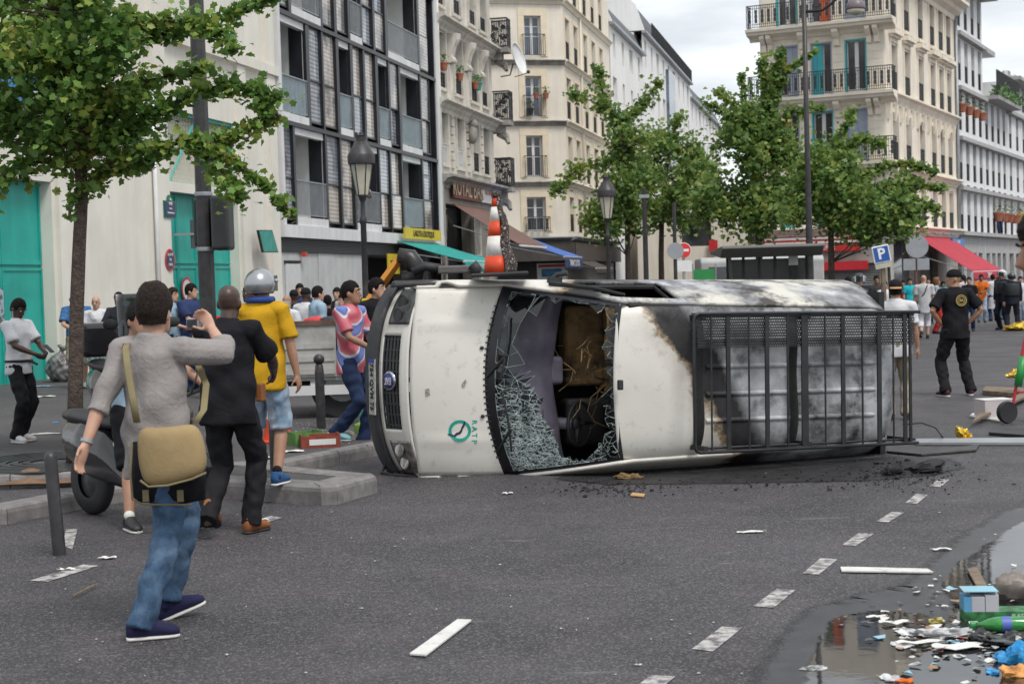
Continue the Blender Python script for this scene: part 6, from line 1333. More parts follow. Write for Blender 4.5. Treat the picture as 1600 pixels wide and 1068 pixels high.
def cap(p, m, brim=None, back=False, name='cap', bucket=False):
    HM = p['HM']; mb = MB(); loft(mb, [(HM @ Vector((0, -.003, z)), HM.to_3x3() @ Vector((r, 0, 0)), HM.to_3x3() @ Vector((0, r * 1.27, 0))) for z, r in ((.028, .082), (.06, .083), (.095, .074), (.125, .052), (.138, .02))], 18)
    o = part(name, mb, m, p['T'], None, True); mb = MB(); g = -1 if back else 1
    if bucket: mb.lathe([(.082, .03), (.12, .005), (.125, .0), (.082, .022)], 18, HM, cap=False, sy=1.2)
    else: mb.add([HM @ Vector((.075 * math.cos(t), g * (.06 + r * math.sin(t)), z)) for r, z in ((.05, .034), (.12, .016), (.12, .022), (.05, .042)) for t in np.linspace(.1, math.pi - .1, 9)], [(i * 9 + j, i * 9 + j + 1, ((i + 1) % 4) * 9 + j + 1, ((i + 1) % 4) * 9 + j) for i in range(4) for j in range(8)])
    if brim is not False: part('brim', mb, brim or m, o, p['M'], True)
    return o
def helmet(p, m, visor=True, vm=None):
    HM = p['HM']; mb = MB(); nu, nv = 28, 16; vs = []
    for i in range(nv):
        for j in range(nu):
            t = 2 * math.pi * j / nu; f = math.sin(t); lo = -.60 if f < .35 else lerp(-.60, .30, min(1, (f - .35) / .3)); a = lerp(lo, math.pi / 2, i / (nv - 1)); vs.append(HM @ Vector((.128 * math.cos(a) * math.cos(t), -.008 + .150 * math.cos(a) * f, .028 + .138 * math.sin(a))))
    mb.add(vs, [(i * nu + j, i * nu + (j + 1) % nu, (i + 1) * nu + (j + 1) % nu, (i + 1) * nu + j) for i in range(nv - 1) for j in range(nu)]); o = part('helmet', mb, m, p['T'], None, True); o.modifiers.new('s', 'SOLIDIFY').thickness = .02
    mb = MB(); mb.grid(lambda u, v: HM @ Vector((.139 * math.cos(lerp(.45, 2.69, u)), -.004 + .166 * math.sin(lerp(.45, 2.69, u)), .10 - .13 * v)), 14, 6)
    if visor: part('visor', mb, vm or MATS['broken_glass'], o, p['M'], True)
    mb = MB()
    for g in (1, -1): mb.sphere(HM @ Vector((g * .130, .03, .055)), .018 * p['s'], 8, 6)
    part('visor_hinge', mb, galv, o, p['M'], True)
    return o
def phone(p, i, label, off=(0, .08, .01), rot=(50, 0, 0), sz=(.07, .012, .13), m=None, name='phone', cat='phone'):
    from mathutils import Euler
    w = p['WR'][i] + Vector(off) * p['s']; o = thing(name, p['M'] @ Matrix.Translation(w) @ Euler([R(a) for a in rot]).to_matrix().to_4x4(), label, cat); mb = MB(); mb.cbox((0, 0, 0), sz); bevel(part('casing', mb, m or rub, o), .004); mb = MB(); mb.cbox((0, -sz[1] * .52, 0), (sz[0] * .88, .001, sz[2] * .86)); part('screen', mb, glassd, o); return o
denim = fabric('denim', (.045, .088, .155), .35, ns=7, grime=(.12, .185, .27), gs=5, g0=.45, g1=.7); denimd = fabric('dark_denim', (.02, .035, .085), .25); denimb = fabric('black_denim', (.012, .012, .014), .3, .75); denimw = fabric('washed_denim', (.22, .31, .42), .25, ns=8, grime=(.42, .48, .55), gs=7, g0=.45, g1=.65)
white_t = fabric('white_cotton', (.62, .62, .64), .04); black_t = fabric('black_cotton', (.010, .010, .013), .2); greys = fabric('grey_linen', (.30, .275, .265), .08, ns=3, bs=18, bd=.02); must = fabric('mustard', (.52, .29, .012), .07)
navyt = fabric('navy', (.03, .045, .12), .12); plaid = fabric('blue_plaid', (.05, .14, .30), .35, ns=22); khaki = fabric('khaki', (.30, .25, .18), .1); whites = fabric('white_sole', (.62, .61, .57), .06); lblue = fabric('light_blue', (.30, .42, .52), .1); orange = fabric('orange', (.62, .14, .02), .08); turq = fabric('turquoise', (.02, .40, .48), .08); greyc = fabric('grey_cotton', (.38, .38, .40), .06); plaidg = fabric('green_plaid', (.20, .26, .26), .6, ns=28); shoew = fabric('white_trainer', (.60, .60, .60), .1); pinkw = fabric('pale_pink', (.55, .46, .48), .05); polc = fabric('police_navy', (.014, .017, .028), .2); redt = fabric('red', (.42, .03, .03), .1); brownl = mat('brown_suede', (.22, .075, .02), .8, n=.2, ns=12)
# striped flag tee: broad diagonal bands of red, white and blue wash
flag = bpy.data.materials.new('flag_print_tee'); flag.use_nodes = True; MATS['flag'] = flag; N, L, bb_ = nodes(flag); tcn = N.new('ShaderNodeTexCoord'); wv = N.new('ShaderNodeTexWave'); wv.bands_direction = 'DIAGONAL'; wv.inputs['Scale'].default_value = 1.9; wv.inputs['Distortion'].default_value = 3.; wv.inputs['Detail Scale'].default_value = 1.2; L.new(tcn.outputs['Object'], wv.inputs[0]); rp_ = N.new('ShaderNodeValToRGB'); el_ = rp_.color_ramp.elements
for i, (p_, c_) in enumerate(((0, (.42, .07, .10)), (.36, (.55, .20, .23)), (.44, (.62, .60, .62)), (.60, (.60, .58, .60)), (.70, (.10, .14, .42)), (1., (.16, .22, .5)))):
    q_ = el_[i] if i < 2 else el_.new(p_); q_.position = p_; q_.color = (*c_, 1)
L.new(wv.outputs[0], rp_.inputs[0]); L.new(rp_.outputs[0], bb_.inputs['Base Color']); bb_.inputs['Roughness'].default_value = .85
def loc(px, py, Y, x, y, z0, yaw, s): M_ = (Matrix.Translation((x, y, z0)) @ Matrix.Rotation(-R(yaw), 4, 'Z')).inverted(); v = M_ @ at(px, py, Y) / s; return tuple(v)
# ---- photographer in the foreground, walking, camera raised in his right hand
px_, py_, yw_, H_ = -1.90, 8.25, 30, 1.80; s_ = H_ / 1.75
ph = person('man in grey linen shirt and jeans seen from behind, raising a small camera', px_, py_, 0, yw_, H_, 'light', (HAIRD, 'tall'), greys, 'rolled', .06, denim, 'long', fabric('navy_canvas', (.02, .02, .06), .2), whites, b=.95, lean=0, hipz=.925, tw=-10,
    feet=[(.10, -.22, 0, 42), (-.12, .24, .05, 34, -18)], arms=[loc(330, 512, 8.62, px_, py_, 0, yw_, s_) + (1., -.2, -.7), loc(127, 712, 8.05, px_, py_, 0, yw_, s_) + (-.6, -1, 0)], hyaw=-14, hpit=2, vox=.0085, face=False, curl=(.85, .35), palm=[(-.3, -.5, .4), (.9, .1, 0)], loose=1.06)
T = ph['T']; Mi = ph['M']
def lp(px, py, Y): return Mi.inverted() @ at(px, py, Y)
cm = thing('camera', Matrix.Translation(at(303, 505, 8.72)) @ Matrix.Rotation(R(-20), 4, 'Z'), 'small silver compact camera held up by the man in grey', 'camera')
mb = MB(); mb.cbox((0, 0, 0), (.085, .028, .058)); bevel(part('casing', mb, galv, cm), .006); mb = MB(); mb.cbox((-.004, -.0155, 0), (.062, .002, .044)); part('screen', mb, glassd, cm); mb = MB(); mb.lathe([(.001, .014), (.02, .014), (.018, .04), (.001, .04)], 14, Matrix.Rotation(R(-90), 4, 'X')); part('lens', mb, rub, cm)
# watch strap and messenger bags
mb = MB(); w = ph['WR'][1]; d = (ph['WR'][1] - ph['EL'][1]).normalized(); mb.tube([w - d * .03, w - d * .012], [.036, .034], 14); part('watch', mb, galv, T)
olive = fabric('khaki_canvas', (.31, .225, .115), .12, ns=4, bs=16, bd=.008); strapc = fabric('olive_strap', (.22, .185, .10), .1, bs=60, bd=.002)
bagY = 7.98
def slab(q, Y, th): # puffed panel from photo outline
    P_ = [at(x, y, Y) for x, y in q]; c = sum(P_, Vector()) / len(P_); n = len(P_); f = Vector((-.15, -1, 0)).normalized(); mb = MB(); rings = []
    for k, (sc, dd) in enumerate(((.0, .5), (.55, .48), (.86, .36), (1., .12), (1., -.3), (.8, -.5), (0., -.5))): rings.append([c + (p - c) * sc + f * dd * th for p in P_])
    mb.add([v for r in rings for v in r], [(i * n + j, i * n + (j + 1) % n, (i + 1) * n + (j + 1) % n, (i + 1) * n + j) for i in range(len(rings) - 1) for j in range(n)]); return mb
bg = thing('messenger_bag', Matrix.Translation(at(268, 720, bagY)), 'khaki canvas messenger bag hanging on the back of the man in grey', 'bag'); I_ = WM[bg.name]
def bpart(nm, mb, m, sm=True): mb.v = [tuple(Vector(v) - I_.translation) for v in mb.v]; return part(nm, mb, m, bg, None, sm)
o = bpart('bag_body', slab([(214, 664), (240, 668), (275, 666), (306, 658), (318, 690), (323, 724), (317, 740), (298, 750), (262, 759), (234, 761), (222, 748), (215, 715)], bagY, .13), olive); md = o.modifiers.new('s', 'SUBSURF'); md.levels = md.render_levels = 2
bpart('piping', MB().tube([at(x, y, bagY - .045) for x, y in [(219, 750), (232, 760), (262, 758), (300, 748), (322, 738)]], .006, 6), strapc)
sp_ = [(200, 528, 8.32), (196, 545, 8.14), (200, 580, 8.06), (207, 620, 8.02), (214, 660, 7.97)]
mb = MB(); W_ = .019
for i in range(len(sp_)): pass
loft(mb, [(at(x, y, Y), Vector((W_, 0, 0)), Vector((0, .003, .001))) for x, y, Y in sp_], 8); bpart('strap', mb, strapc)
mb = MB(); loft(mb, [(at(x, y, Y), Vector((W_, 0, 0)), Vector((0, .003, .001))) for x, y, Y in [(305, 660, 8.0), (318, 640, 8.12), (322, 600, 8.3), (300, 548, 8.62), (262, 528, 8.6), (225, 520, 8.45), (200, 528, 8.32)]], 8); bpart('strap', mb, strapc)
b2 = thing('laptop_bag', Matrix.Translation(at(262, 740, 8.12)), 'black laptop bag with khaki trim behind the canvas bag', 'bag'); I_ = WM[b2.name]; bg_ = bg; bg = b2
o = bpart('bag_body', slab([(208, 690), (310, 700), (320, 720), (319, 780), (290, 786), (220, 784), (206, 774)], 8.13, .08), fabric('black_nylon', (.012, .012, .016), .2)); bpart('trim', MB().tube([at(x, y, 8.085) for x, y in [(206, 692), (204, 740), (207, 780), (225, 788), (300, 788)]], .006, 6), strapc)
for x in (228, 282): mb = MB(); mb.box(-.016, .016, -.008, .002, -.03, .03, Matrix.Translation(at(x, 774, 8.075))); bpart('buckle_tab', mb, strapc, False)
# ---- bald man in black tee, walking away
g = ground(372, 834); px_, py_, yw_ = g.x, g.y + .05, 12; H_ = 1.83; s_ = H_ / 1.75
p2 = person('bald dark skinned man in black tee and black jeans walking away', px_, py_, 0, yw_, H_, 'dark', None, black_t, 'short', .05, denimb, 'long', brownl, rub, b=1.0, lean=5, feet=[(.09, .05, 0, 18), (-.10, -.26, .07, -5, 38)], hipz=.915,
    arms=[(.17, .34, 1.10, 1, -.5, -.6), (-.17, .34, 1.10, -1, -.5, -.6)], vox=.0095, face=False, hyaw=-8, curl=.7, loose=1.1)
mb = MB(); mb.cbox((.20, .02, 1.03), (.05, .09, .13)); bevel(part('belt_pouch', mb, brownl, p2['T']), .01); 
# ---- helmeted man in mustard polo on the island
g = ground(424, 757, .15); px_, py_, yw_ = g.x - .06, g.y, 8
p3 = person('man in mustard polo, silver helmet and denim shorts standing on the traffic island', px_, py_, .15, yw_, 1.76, 'tan', (HAIRB, 'short'), must, 'short', .05, denimw, 'short', fabric('blue_trainer', (.03, .09, .22), .2), whites, b=1.02, feet=[(.12, .03, 0, 10), (-.13, .14, 0, -12)], arms=[(.30, .10, .83, .4, -1, 0), (-.30, .12, .86)], face=False, vox=.0105, hyaw=6, collar=1, loose=1.06, palm=[(-.8, .2, 0), None])
helmet(p3, mat('silver_helmet', (.36, .37, .38), .28, .75, n=.06, coat=.5)); mb = MB(); HM = p3['HM']; mb.tube([HM @ Vector((.11 * math.cos(t), .02 + .13 * math.sin(t), -.10)) for t in np.linspace(3.3, 6.1, 9)], .028, 8); part('blue_scarf', mb, fabric('royal_blue', (.03, .07, .25), .1), p3['T'], None, True)
mb = MB(); mb.sphere(p3['AN'][0] + Vector((0, 0, .04)), .042, 10, 6); mb2 = mb; part('sock', mb, black_t, p3['T'], None, True)
# ---- young man in flag-print tee with a phone
g = ground(552, 699, .05); yw_ = 112
p4 = person('young man in red, white and blue print tee looking right, phone in hands', g.x, g.y, .03, yw_, 1.80, 'tan', (HAIRB, 'buzz'), flag, 'short', .04, denimd, 'long', fabric('pale_blue_trainer', (.22, .42, .48), .15), whites, b=.98, feet=[(.10, -.10, .10, 10), (-.08, .12, 0, -8)], arms=[(.10, .30, 1.06, 1, -.6, -.4), (-.08, .28, 1.05, -1, -.6, -.4)], hyaw=-16, vox=.0115, hpit=0, curl=.8, tw=8)
phone(p4, 0, 'dark phone held by the young man in the print tee', (-.08, .06, .03))
# ---- man in black football jersey beside the van nose
g = at(588, 470, 18.4); yw_ = 150
p5 = person('man in black jersey with yellow shoulders standing behind the van nose', g.x, g.y, .10, yw_, 1.76, 'light', (HAIRB, 'short'), black_t, 'short', .06, denim, 'long', rub, rub, arms=[(.26, .02, .84), (-.26, .02, .84)], hyaw=-40, vox=.012)
mb = MB(); sp5 = p5['sp']
for gsn in (1, -1): mb = MB(); mb.tube([sp5(1.0) + p5['bx'] * gsn * .07, p5['SH'][0 if gsn > 0 else 1] + Vector((0, 0, .078))], [.016, .02], 6); part('yellow_shoulder', mb, yel, p5['T'])
put('jersey_lettering', text_mesh('evon', .13, .002, white, bold=.004), p5['T'], p5['M'] @ Matrix.Translation((0, .150, 1.22)) @ Matrix.Rotation(math.pi, 4, 'Z') @ UPR)
mb = MB(); mb.lathe([(.001, 0), (.05, 0), (.05, .012), (.001, .012)], 14, Matrix.Translation((-.09, .152, 1.36)) @ Matrix.Rotation(R(-90), 4, 'X')); part('club_crest', mb, yel, p5['T'])
# ---- man in white tee at the far left, busy with his phone
g = ground(34, 690, .13); yw_ = 112
p6 = person('man in white tee and black jeans on the left pavement looking at his phone', g.x, g.y, .13, yw_, 1.62, 'dark', (HAIRB, 'buzz'), white_t, 'short', .0, denimb, 'long', shoew, whites, hipz=.93, feet=[(.12, .06, 0, 15), (-.10, -.04, 0, -14)], arms=[(.09, .33, 1.08, 1, -.4, -.6), (-.05, .36, 1.10, -1, -.4, -.6)], hpit=-28, hyaw=5, vox=.012, curl=.8, tuck=True, loose=1.05)
phone(p6, 1, 'phone held by the man in the white tee', (.03, .09, .04)); mb = MB(); mb.tube([p6['hip'] + Vector((.165 * math.cos(t), .125 * math.sin(t), .06)) for t in np.linspace(0, 6.28, 25)], .018, 6); mb.tube([p6['hip'] + Vector((-.05, .12, .06)), p6['hip'] + Vector((-.02, .24, .02))], [.018, .014], 5); part('belt', mb, rub, p6['T'])
mb = MB(); HM = p6['HM']; mb.tube([HM @ Vector((.078, .0, -.02)), HM @ Vector((.08, .05, -.12)), HM @ Vector((.03, .09, -.22))], .003, 5); part('earphone_wire', mb, wframe, p6['T'])
# ---- people along the gates and behind the truck
def PZ(px, yt, Z, z0=.13): p = at(px, yt, Z); return p.x, p.y, p.z - z0
def pers(label, px, yt, Z, yaw, skin='light', hair=(HAIRB, 'short'), shirt=white_t, sleeve='short', legs=denimd, cut='long', z0=.13, **k):
    x, y, H = PZ(px, yt, Z, z0); H -= k.pop('hat', 0.); k.setdefault('vox', .016 if Z < 33 else .021); return person(label, x, y, z0, yaw, H, skin, hair, shirt, sleeve, k.pop('hem', .05), legs, cut, k.pop('shoes', None), **k)
PHN = [(.08, .32, 1.10, 1, -.5, -.6), (-.06, .32, 1.12, -1, -.5, -.6)]
q = pers('man in blue plaid shirt, hat and khaki shorts by the teal gate', 118, 455, 27.6, 165, 'light', None, plaid, 'short', khaki, 'short', arms=PHN, hpit=-25, shoes=shoew, hat=.03, b=1.12); cap(q, fabric('grey_hat', (.07, .09, .12), .1), bucket=True, name='hat'); phone(q, 0, 'phone held by the man in the hat by the teal gate', (-.06, .06, .03))
q = pers('bald man in white v-neck with grey shoulder strap and plaid shorts', 150, 463, 27.2, 178, 'light', None, white_t, 'short', plaidg, 'short', hpit=-8, shoes=shoew, arms=[(.28, .04, .80), (-.27, .06, .82)])
mb = MB(); sp5 = q['sp']; loft(mb, [(sp5(.95) + q['bx'] * .10 + q['by'] * .10, q['bx'] * .025, q['up'] * .004), (sp5(.7) + q['bx'] * .02 + q['by'] * .155, q['bx'] * .025, q['up'] * .006), (sp5(.3) - q['bx'] * .12 + q['by'] * .13, q['bx'] * .025, q['up'] * .006)], 8); part('shoulder_strap', mb, greyc, q['T'])
pers('yawning man in dark shirt against the cream wall', 186, 457, 26.5, 190, 'brown', (HAIRB, 'buzz'), fabric('charcoal', (.025, .026, .032), .15), 'long', denimb, arms=[(.1, .34, 1.15, 1, -.5, -.5), (-.26, .1, .85)])
pers('person with dark hair behind the parked scooter windscreen', 207, 477, 24, 200, 'tan', (HAIRB, 'bob'), pinkw)
pers('man in pale blue checked shirt behind the photographer', 268, 450, 25.5, 120, 'light', (HAIRD, 'short'), lblue, arms=PHN)
pers('man in navy tee with folded arms by the round signs', 297, 444, 25.5, 135, 'light', (HAIRB, 'short'), navyt, arms=[(-.08, .26, 1.16, 1, -.4, -.7), (.08, .27, 1.14, -1, -.4, -.7)], hyaw=-35, b=1.05)
pers('woman with dark hair behind the black lamp mast', 322, 470, 24, 170, 'tan', (HAIRB, 'bob'), redt)
pers('dark skinned man peering past the silver helmet', 391, 446, 21.5, 215, 'dark', (HAIRB, 'buzz'), white_t, hyaw=10)
for px, yt, Z, yw, sk, hr, sh, lab in ((447, 462, 24.5, 20, 'tan', None, white_t, 'bald man in white seen from behind near the flatbed truck'), (459, 452, 25.5, 350, 'dark', None, black_t, 'person in black cap and black top behind the flatbed truck'), (476, 449, 25, 30, 'dark', None, white_t, 'person in black cap and white tee behind the flatbed truck'),
    (494, 448, 24.5, 60, 'light', (HAIRB, 'short'), lblue, 'man in pale denim shirt turned right behind the flatbed truck'), (511, 462, 26, 10, 'tan', (HAIRB, 'short'), black_t, 'person in black between the denim shirt and the crowd'), (527, 450, 28, 190, 'light', (HAIRB, 'short'), black_t, 'man in dark top facing the camera behind the truck bed'),
    (542, 447, 27, 200, 'tan', (HAIRD, 'short'), greyc, 'man with brown hair behind the young man in the print tee'), (538, 459, 24.5, 230, 'light', (HAIRD, 'short'), redt, 'older man in red leaning by the truck bed'), (468, 444, 30, 170, 'light', (HAIRB, 'short'), navyt, 'distant man seen between the two black caps')):
    q = pers(lab, px, yt, Z, yw, sk, hr, sh, face=100 < yw < 260, hat=.02 if hr is None and sk == 'dark' else 0)
    if hr is None and sk == 'dark': cap(q, black_t, False)
q = pers('police officer in dark helmet standing behind the crane arm', 582, 437, 29, 200, 'light', None, polc, 'long', polc, hat=.05); helmet(q, mat('riot_helmet', (.012, .014, .022), .25, coat=.5))
# woman leaning on the balcony rail of the modern block
zb = zC + .14; u_ = FL.u(570, 300); wp = FL.M @ Vector((u_, .25, zb)); person('dark skinned person leaning over the first floor balcony railing', wp.x, wp.y, zb, 175 - 77.4 + 12, 1.68, 'dark', (HAIRB, 'bob'), pinkw, 'short', .05, navyt, 'long', lean=28, arms=[(.16, .42, 1.02, 1, -.2, -.3), (-.16, .42, 1.02, -1, -.2, -.3)], hpit=-20, vox=.02)
# ---- right side
g = ground(1495, 618)
pr = person('man in black tee, black joggers and reversed black cap with hands on hips', g.x, g.y, 0, 352, 1.77, 'tan', None, black_t, 'short', .03, fabric('black_jogger', (.012, .012, .015), .2), 'long', mat('black_red_trainer', (.05, .012, .012), .6), whites, b=1.06, feet=[(.19, .02, 0, 14), (-.19, -.02, 0, -16)], hipz=.91, arms=[(.20, .03, 1.0, 1, -.45, .1), (-.20, .03, 1.0, -1, -.45, .1)], hyaw=-72, vox=.012, curl=.7)
cap(pr, black_t, False); mb = MB(); HM = pr['HM']; mb.tube([HM @ Vector((0, -.11, .03)), HM @ Vector((0, -.15, -.02)), HM @ Vector((0, -.15, -.07))], [.02, .016, .01], 6); part('cap_tail', mb, black_t, pr['T'])
gold = mat('gold_print', (.34, .25, .08), .5); mb = MB(); 
for k_, (r0, r1) in enumerate(((.066, .08), (.045, .055))): mb.lathe([(r0, 0), (r1, 0), (r1, .004), (r0, .004)], 26, Matrix.Translation((.03, -.142, 1.335)) @ Matrix.Rotation(R(90), 4, 'X'), cap=False)
o = part('round_emblem', mb, gold, pr['T']); put('emblem_lettering', text_mesh('EA', .05, .002, gold, bold=.003), pr['T'], pr['M'] @ Matrix.Translation((.03, -.145, 1.335)) @ UPR)
q = pers('man in white tee and black cap with tan brim behind the rear of the van', 1399, 436, 18.6, 12, 'tan', (HAIRB, 'short'), white_t, 'short', khaki, z0=0., hat=.02, face=False); cap(q, black_t, fabric('tan_brim', (.42, .24, .11), .1), back=True)
q = pers('bald man in white tunic and loose white trousers walking away', 1443, 430, 40, 8, 'light', None, fabric('pale_grey_tunic', (.52, .52, .54), .05), 'short', fabric('white_loose', (.66, .64, .68), .04), 'mid', z0=0, feet=[(.10, .2, 0, 6), (-.10, -.2, .04, -6, 25)], b=1.12, hem=.14, face=False); mb = MB(); sp5 = q['sp']; loft(mb, [(sp5(.98) + q['bx'] * .08 - q['by'] * .1, q['bx'] * .015, q['up'] * .005), (sp5(.6) - q['by'] * .15, q['bx'] * .015, q['up'] * .005), (sp5(.1) - q['bx'] * .18 - q['by'] * .05, q['bx'] * .015, q['up'] * .005)], 8); part('bag_strap', mb, rub, q['T'])
for px, yt, Z, yw, sk, hr, sh, lg, lab in ((1325, 433, 36, 10, 'tan', (HAIRB, 'short'), navyt, denimd, 'dark haired person just past the van roof, left of the helmet'), (1369, 431, 44, 180, 'tan', (HAIRB, 'short'), fabric('dark_check', (.05, .045, .04), .5, ns=25), denimd, 'person in dark check shirt below the parking sign'), (1381, 440, 42, 160, 'light', (HAIRD, 'bob'), white_t, denimd, 'woman in white behind the parking sign post'),
    (1411, 438, 46, 200, 'tan', (HAIRB, 'short'), redt, denimd, 'person in red left of the bald man in white'), (1421, 435, 45, 170, 'light', (HAIRD, 'short'), turq, denimd, 'person in turquoise beside the bald man in white'), (1450, 434, 47, 190, 'light', (HAIRD, 'short'), greyc, denimd, 'man in grey half hidden by the bald man in white'), (1462, 434, 43, 100, 'tan', (mat('hair_auburn', (.16, .07, .03), .6), 'bob'), greyc, redt, 'woman with auburn hair in grey top and pink trousers'), (1473, 440, 48, 180, 'tan', (HAIRB, 'bob'), turq, denimb, 'person in turquoise behind the man in black'),
    (1506, 430, 46, 330, 'light', (HAIRB, 'short'), pinkw, denimb, 'man in pale pink shirt right of the man in black'), (1514, 433, 44, 200, 'light', (HAIRD, 'short'), black_t, denimd, 'person in black with bag beside the pale pink shirt'), (1533, 429, 46.5, 195, 'brown', (HAIRB, 'short'), orange, denimw, 'man in bright orange tee and pale jeans'), (1551, 429, 47.5, 0, 'tan', (HAIRB, 'short'), fabric('white_robe', (.60, .60, .64), .04), navyt, 'man in long white tunic beside the orange tee'), (1560, 433, 48.5, 180, 'light', (HAIRD, 'short'), turq, denimw, 'person in bright turquoise behind the police officers'), (1594, 432, 46, 190, 'light', (HAIRB, 'short'), white_t, denimw, 'person in white tee right of the police officers')):
    a_ = PHN if 'orange' in lab or 'check' in lab else None; pers(lab, px, yt, Z, yw, sk, hr, sh, 'short', lg, z0=.14 if Z > 44.9 else 0., face=100 < yw < 260, arms=a_, hem=.38 if 'long white' in lab else .05, hem_w=1.1)
for px, yt, Z, yw, lab in ((1567, 420, 44.3, 235, 'police officer in white topped helmet facing left'), (1581, 424, 43.6, 10, 'police officer in black body armour seen from behind'), (1342, 425, 33, 185, 'police officer in blue riot helmet behind the van roof')):
    q = pers(lab, px, yt, Z, yw, 'light', None, polc, 'long', polc, z0=0, hat=.06, b=1.15, feet=[(.16, .0, 0, 12), (-.16, .05, 0, -12)], group=None); helmet(q, mat('white_helmet', (.5, .5, .52), .3) if 'white' in lab else mat('riot_helmet')); mb = MB(); sp5 = q['sp']; loft(mb, [(sp5(t), q['bx'] * .215, q['by'] * .17) for t in (.25, .6, .92)], 14); bevel(part('body_armour', mb, mat('armour', (.02, .022, .026), .5), q['T'], None, True), .02)
for u_, lab, sh in ((FR.u(1557, 360), 'person in pale top on the lowest balcony of the terrace house', greyc), (FR.u(1589, 350), 'person in yellow top on the lowest balcony at far right', fabric('ochre', (.35, .25, .06), .1))): wp = FR.M @ Vector((u_, -.22, zsl[-1] + .16)); person(lab, wp.x, wp.y, zsl[-1] + .16, 207, 1.7, 'tan', (HAIRB, 'short'), sh, 'short', .05, navyt, vox=.03, face=False)
# onlooker whose head enters the frame at the right edge
g = at(1640, 440, 5.3); person('dark haired bystander leaning in at the right edge of the street', g.x + .17, g.y, .08, 268, 1.88, 'tan', (HAIRD, 'tall'), black_t, 'short', .05, denimd, 'long', hpit=-6, lean=10, vox=.010, arms=[(.3, -.05, .8), (-.3, -.05, .8)])
# ================================================================== STREET FURNITURE
castiron = mat('painted_cast_iron', (.028, .026, .028), .45, n=.3, ns=10, grime=(.06, .055, .05), gs=6, g0=.55, g1=.7); lampg = mat('lantern_glass', (.50, .47, .38), .25, n=.08, ns=6)
def lantern(px, ytop, Z, label):
    p = at(px, ytop, Z); h = p.z; T = thing('street_lantern', Matrix.Translation((p.x, p.y, .0)) @ Matrix.Diagonal((.72, .72, 1, 1)), label, 'street lamp', 'old style street lanterns')
    mb = MB(); mb.lathe([(.17, .1), (.17, .35), (.13, .42), (.10, .9), (.075, 1.0), (.065, h - 1.45), (.085, h - 1.42), (.085, h - 1.36), (.055, h - 1.32), (.05, h - 1.1), (.09, h - 1.02), (.13, h - .98)], 14); part('post', mb, castiron, T, None, True)
    mb = MB(); mb.lathe([(.13, h - .98), (.24, h - .50)], 6, cap=True); part('glass_body', mb, lampg, T)
    mb = MB()
    for k in range(6): t = k * math.pi / 3; mb.tube([(.135 * math.cos(t), .135 * math.sin(t), h - .99), (.25 * math.cos(t), .25 * math.sin(t), h - .49)], .013, 5)
    part('glazing_bars', mb, castiron, T, kind='stuff')
    mb = MB(); mb.lathe([(.25, h - .50), (.30, h - .49), (.31, h - .36), (.29, h - .33), (.13, h - .14), (.10, h - .13), (.10, h - .05), (.12, h - .04), (.06, h - .02)], 18); part('hood', mb, castiron, T, None, True, 40)
    mb = MB()
    for k in range(8): t = k * math.pi / 4; mb.cbox((.105 * math.cos(t), .105 * math.sin(t), h - .02), (.03, .03, .06))
    part('crown_finial', mb, castiron, T, kind='stuff'); return T
lantern(563, 208, 25.0, 'old style lantern post in front of the modern block'); lantern(947, 274, 36.0, 'old style lantern post in front of the cream corner house')
# tall mast with a signal box, left
m0 = at(323, 440, 19.5); T = thing('lamp_mast', Matrix.Translation((m0.x, m0.y, .12)), 'tall black street lamp mast with a dark signal box at left', 'lamp post')
mb = MB(); mb.lathe([(.14, 0), (.14, .6), (.105, .7), (.10, 3.2), (.088, 6), (.08, 9)], 8); part('mast', mb, castiron, T)
a, b = at(337, 391, 19.4), at(359, 305, 19.4); d = Vector((m0.x, m0.y, .12)); mb = MB(); mb.extr([(y, z - d.z) for y, z in ((-.22, a.z), (.16, a.z), (.16, b.z), (-.22, b.z))], a.x - d.x - .03, b.x - d.x); o = bevel(part('signal_box', mb, mat('signal_grey', (.03, .031, .034), .4, n=.2), T), .04, 3)
mb = MB(); a2, b2 = at(303, 385, 19.6), at(312, 310, 19.6); mb.box(a2.x - d.x, b2.x - d.x, .1, .3, a2.z - d.z, b2.z - d.z); bevel(part('signal_shade', mb, mat('signal_grey'), T), .03)
for z in (at(325, 389, 19.5).z, at(325, 303, 19.5).z): mb = MB(); mb.lathe([(.112, z - d.z - .025), (.116, z - d.z), (.112, z - d.z + .025)], 12, cap=False); part('steel_band', mb, galv, T, None, True)
# street light pole on the right
p = at(1266, 440, 34); T = thing('street_light', Matrix.Translation((p.x, p.y, .1)), 'tall dark street light with a curved arm and round lamp among the right trees', 'street lamp'); ph_ = at(1258, -60, 34).z
mb = MB(); mb.lathe([(.11, 0), (.09, 1), (.06, 4), (.045, ph_)], 10); part('pole', mb, castiron, T, None, True); q = at(1337, 12, 33.6); j = at(1262, 19, 34)
mb = MB(); mb.tube([Vector((0, 0, j.z - .1)), at(1285, 16, 33.9) - WM[T.name].translation, at(1300, 5, 33.8) - WM[T.name].translation, at(1312, -8, 33.7) - WM[T.name].translation, q - WM[T.name].translation + Vector((0, 0, .25))], .035, 8); part('arm', mb, castiron, T, None, True)
L0 = q - WM[T.name].translation; mb = MB(); mb.lathe([(.02, .2), (.12, .18), (.19, .08), (.21, -.02), (.20, -.04)], 18, Matrix.Translation(L0)); part('lamp_housing', mb, mat('lamp_purple_grey', (.16, .13, .14), .4), T, None, True); mb = MB(); mb.lathe([(.19, -.04), (.16, -.12), (.06, -.16), (.001, -.165)], 18, Matrix.Translation(L0)); part('lamp_diffuser', mb, lampg, T, None, True)
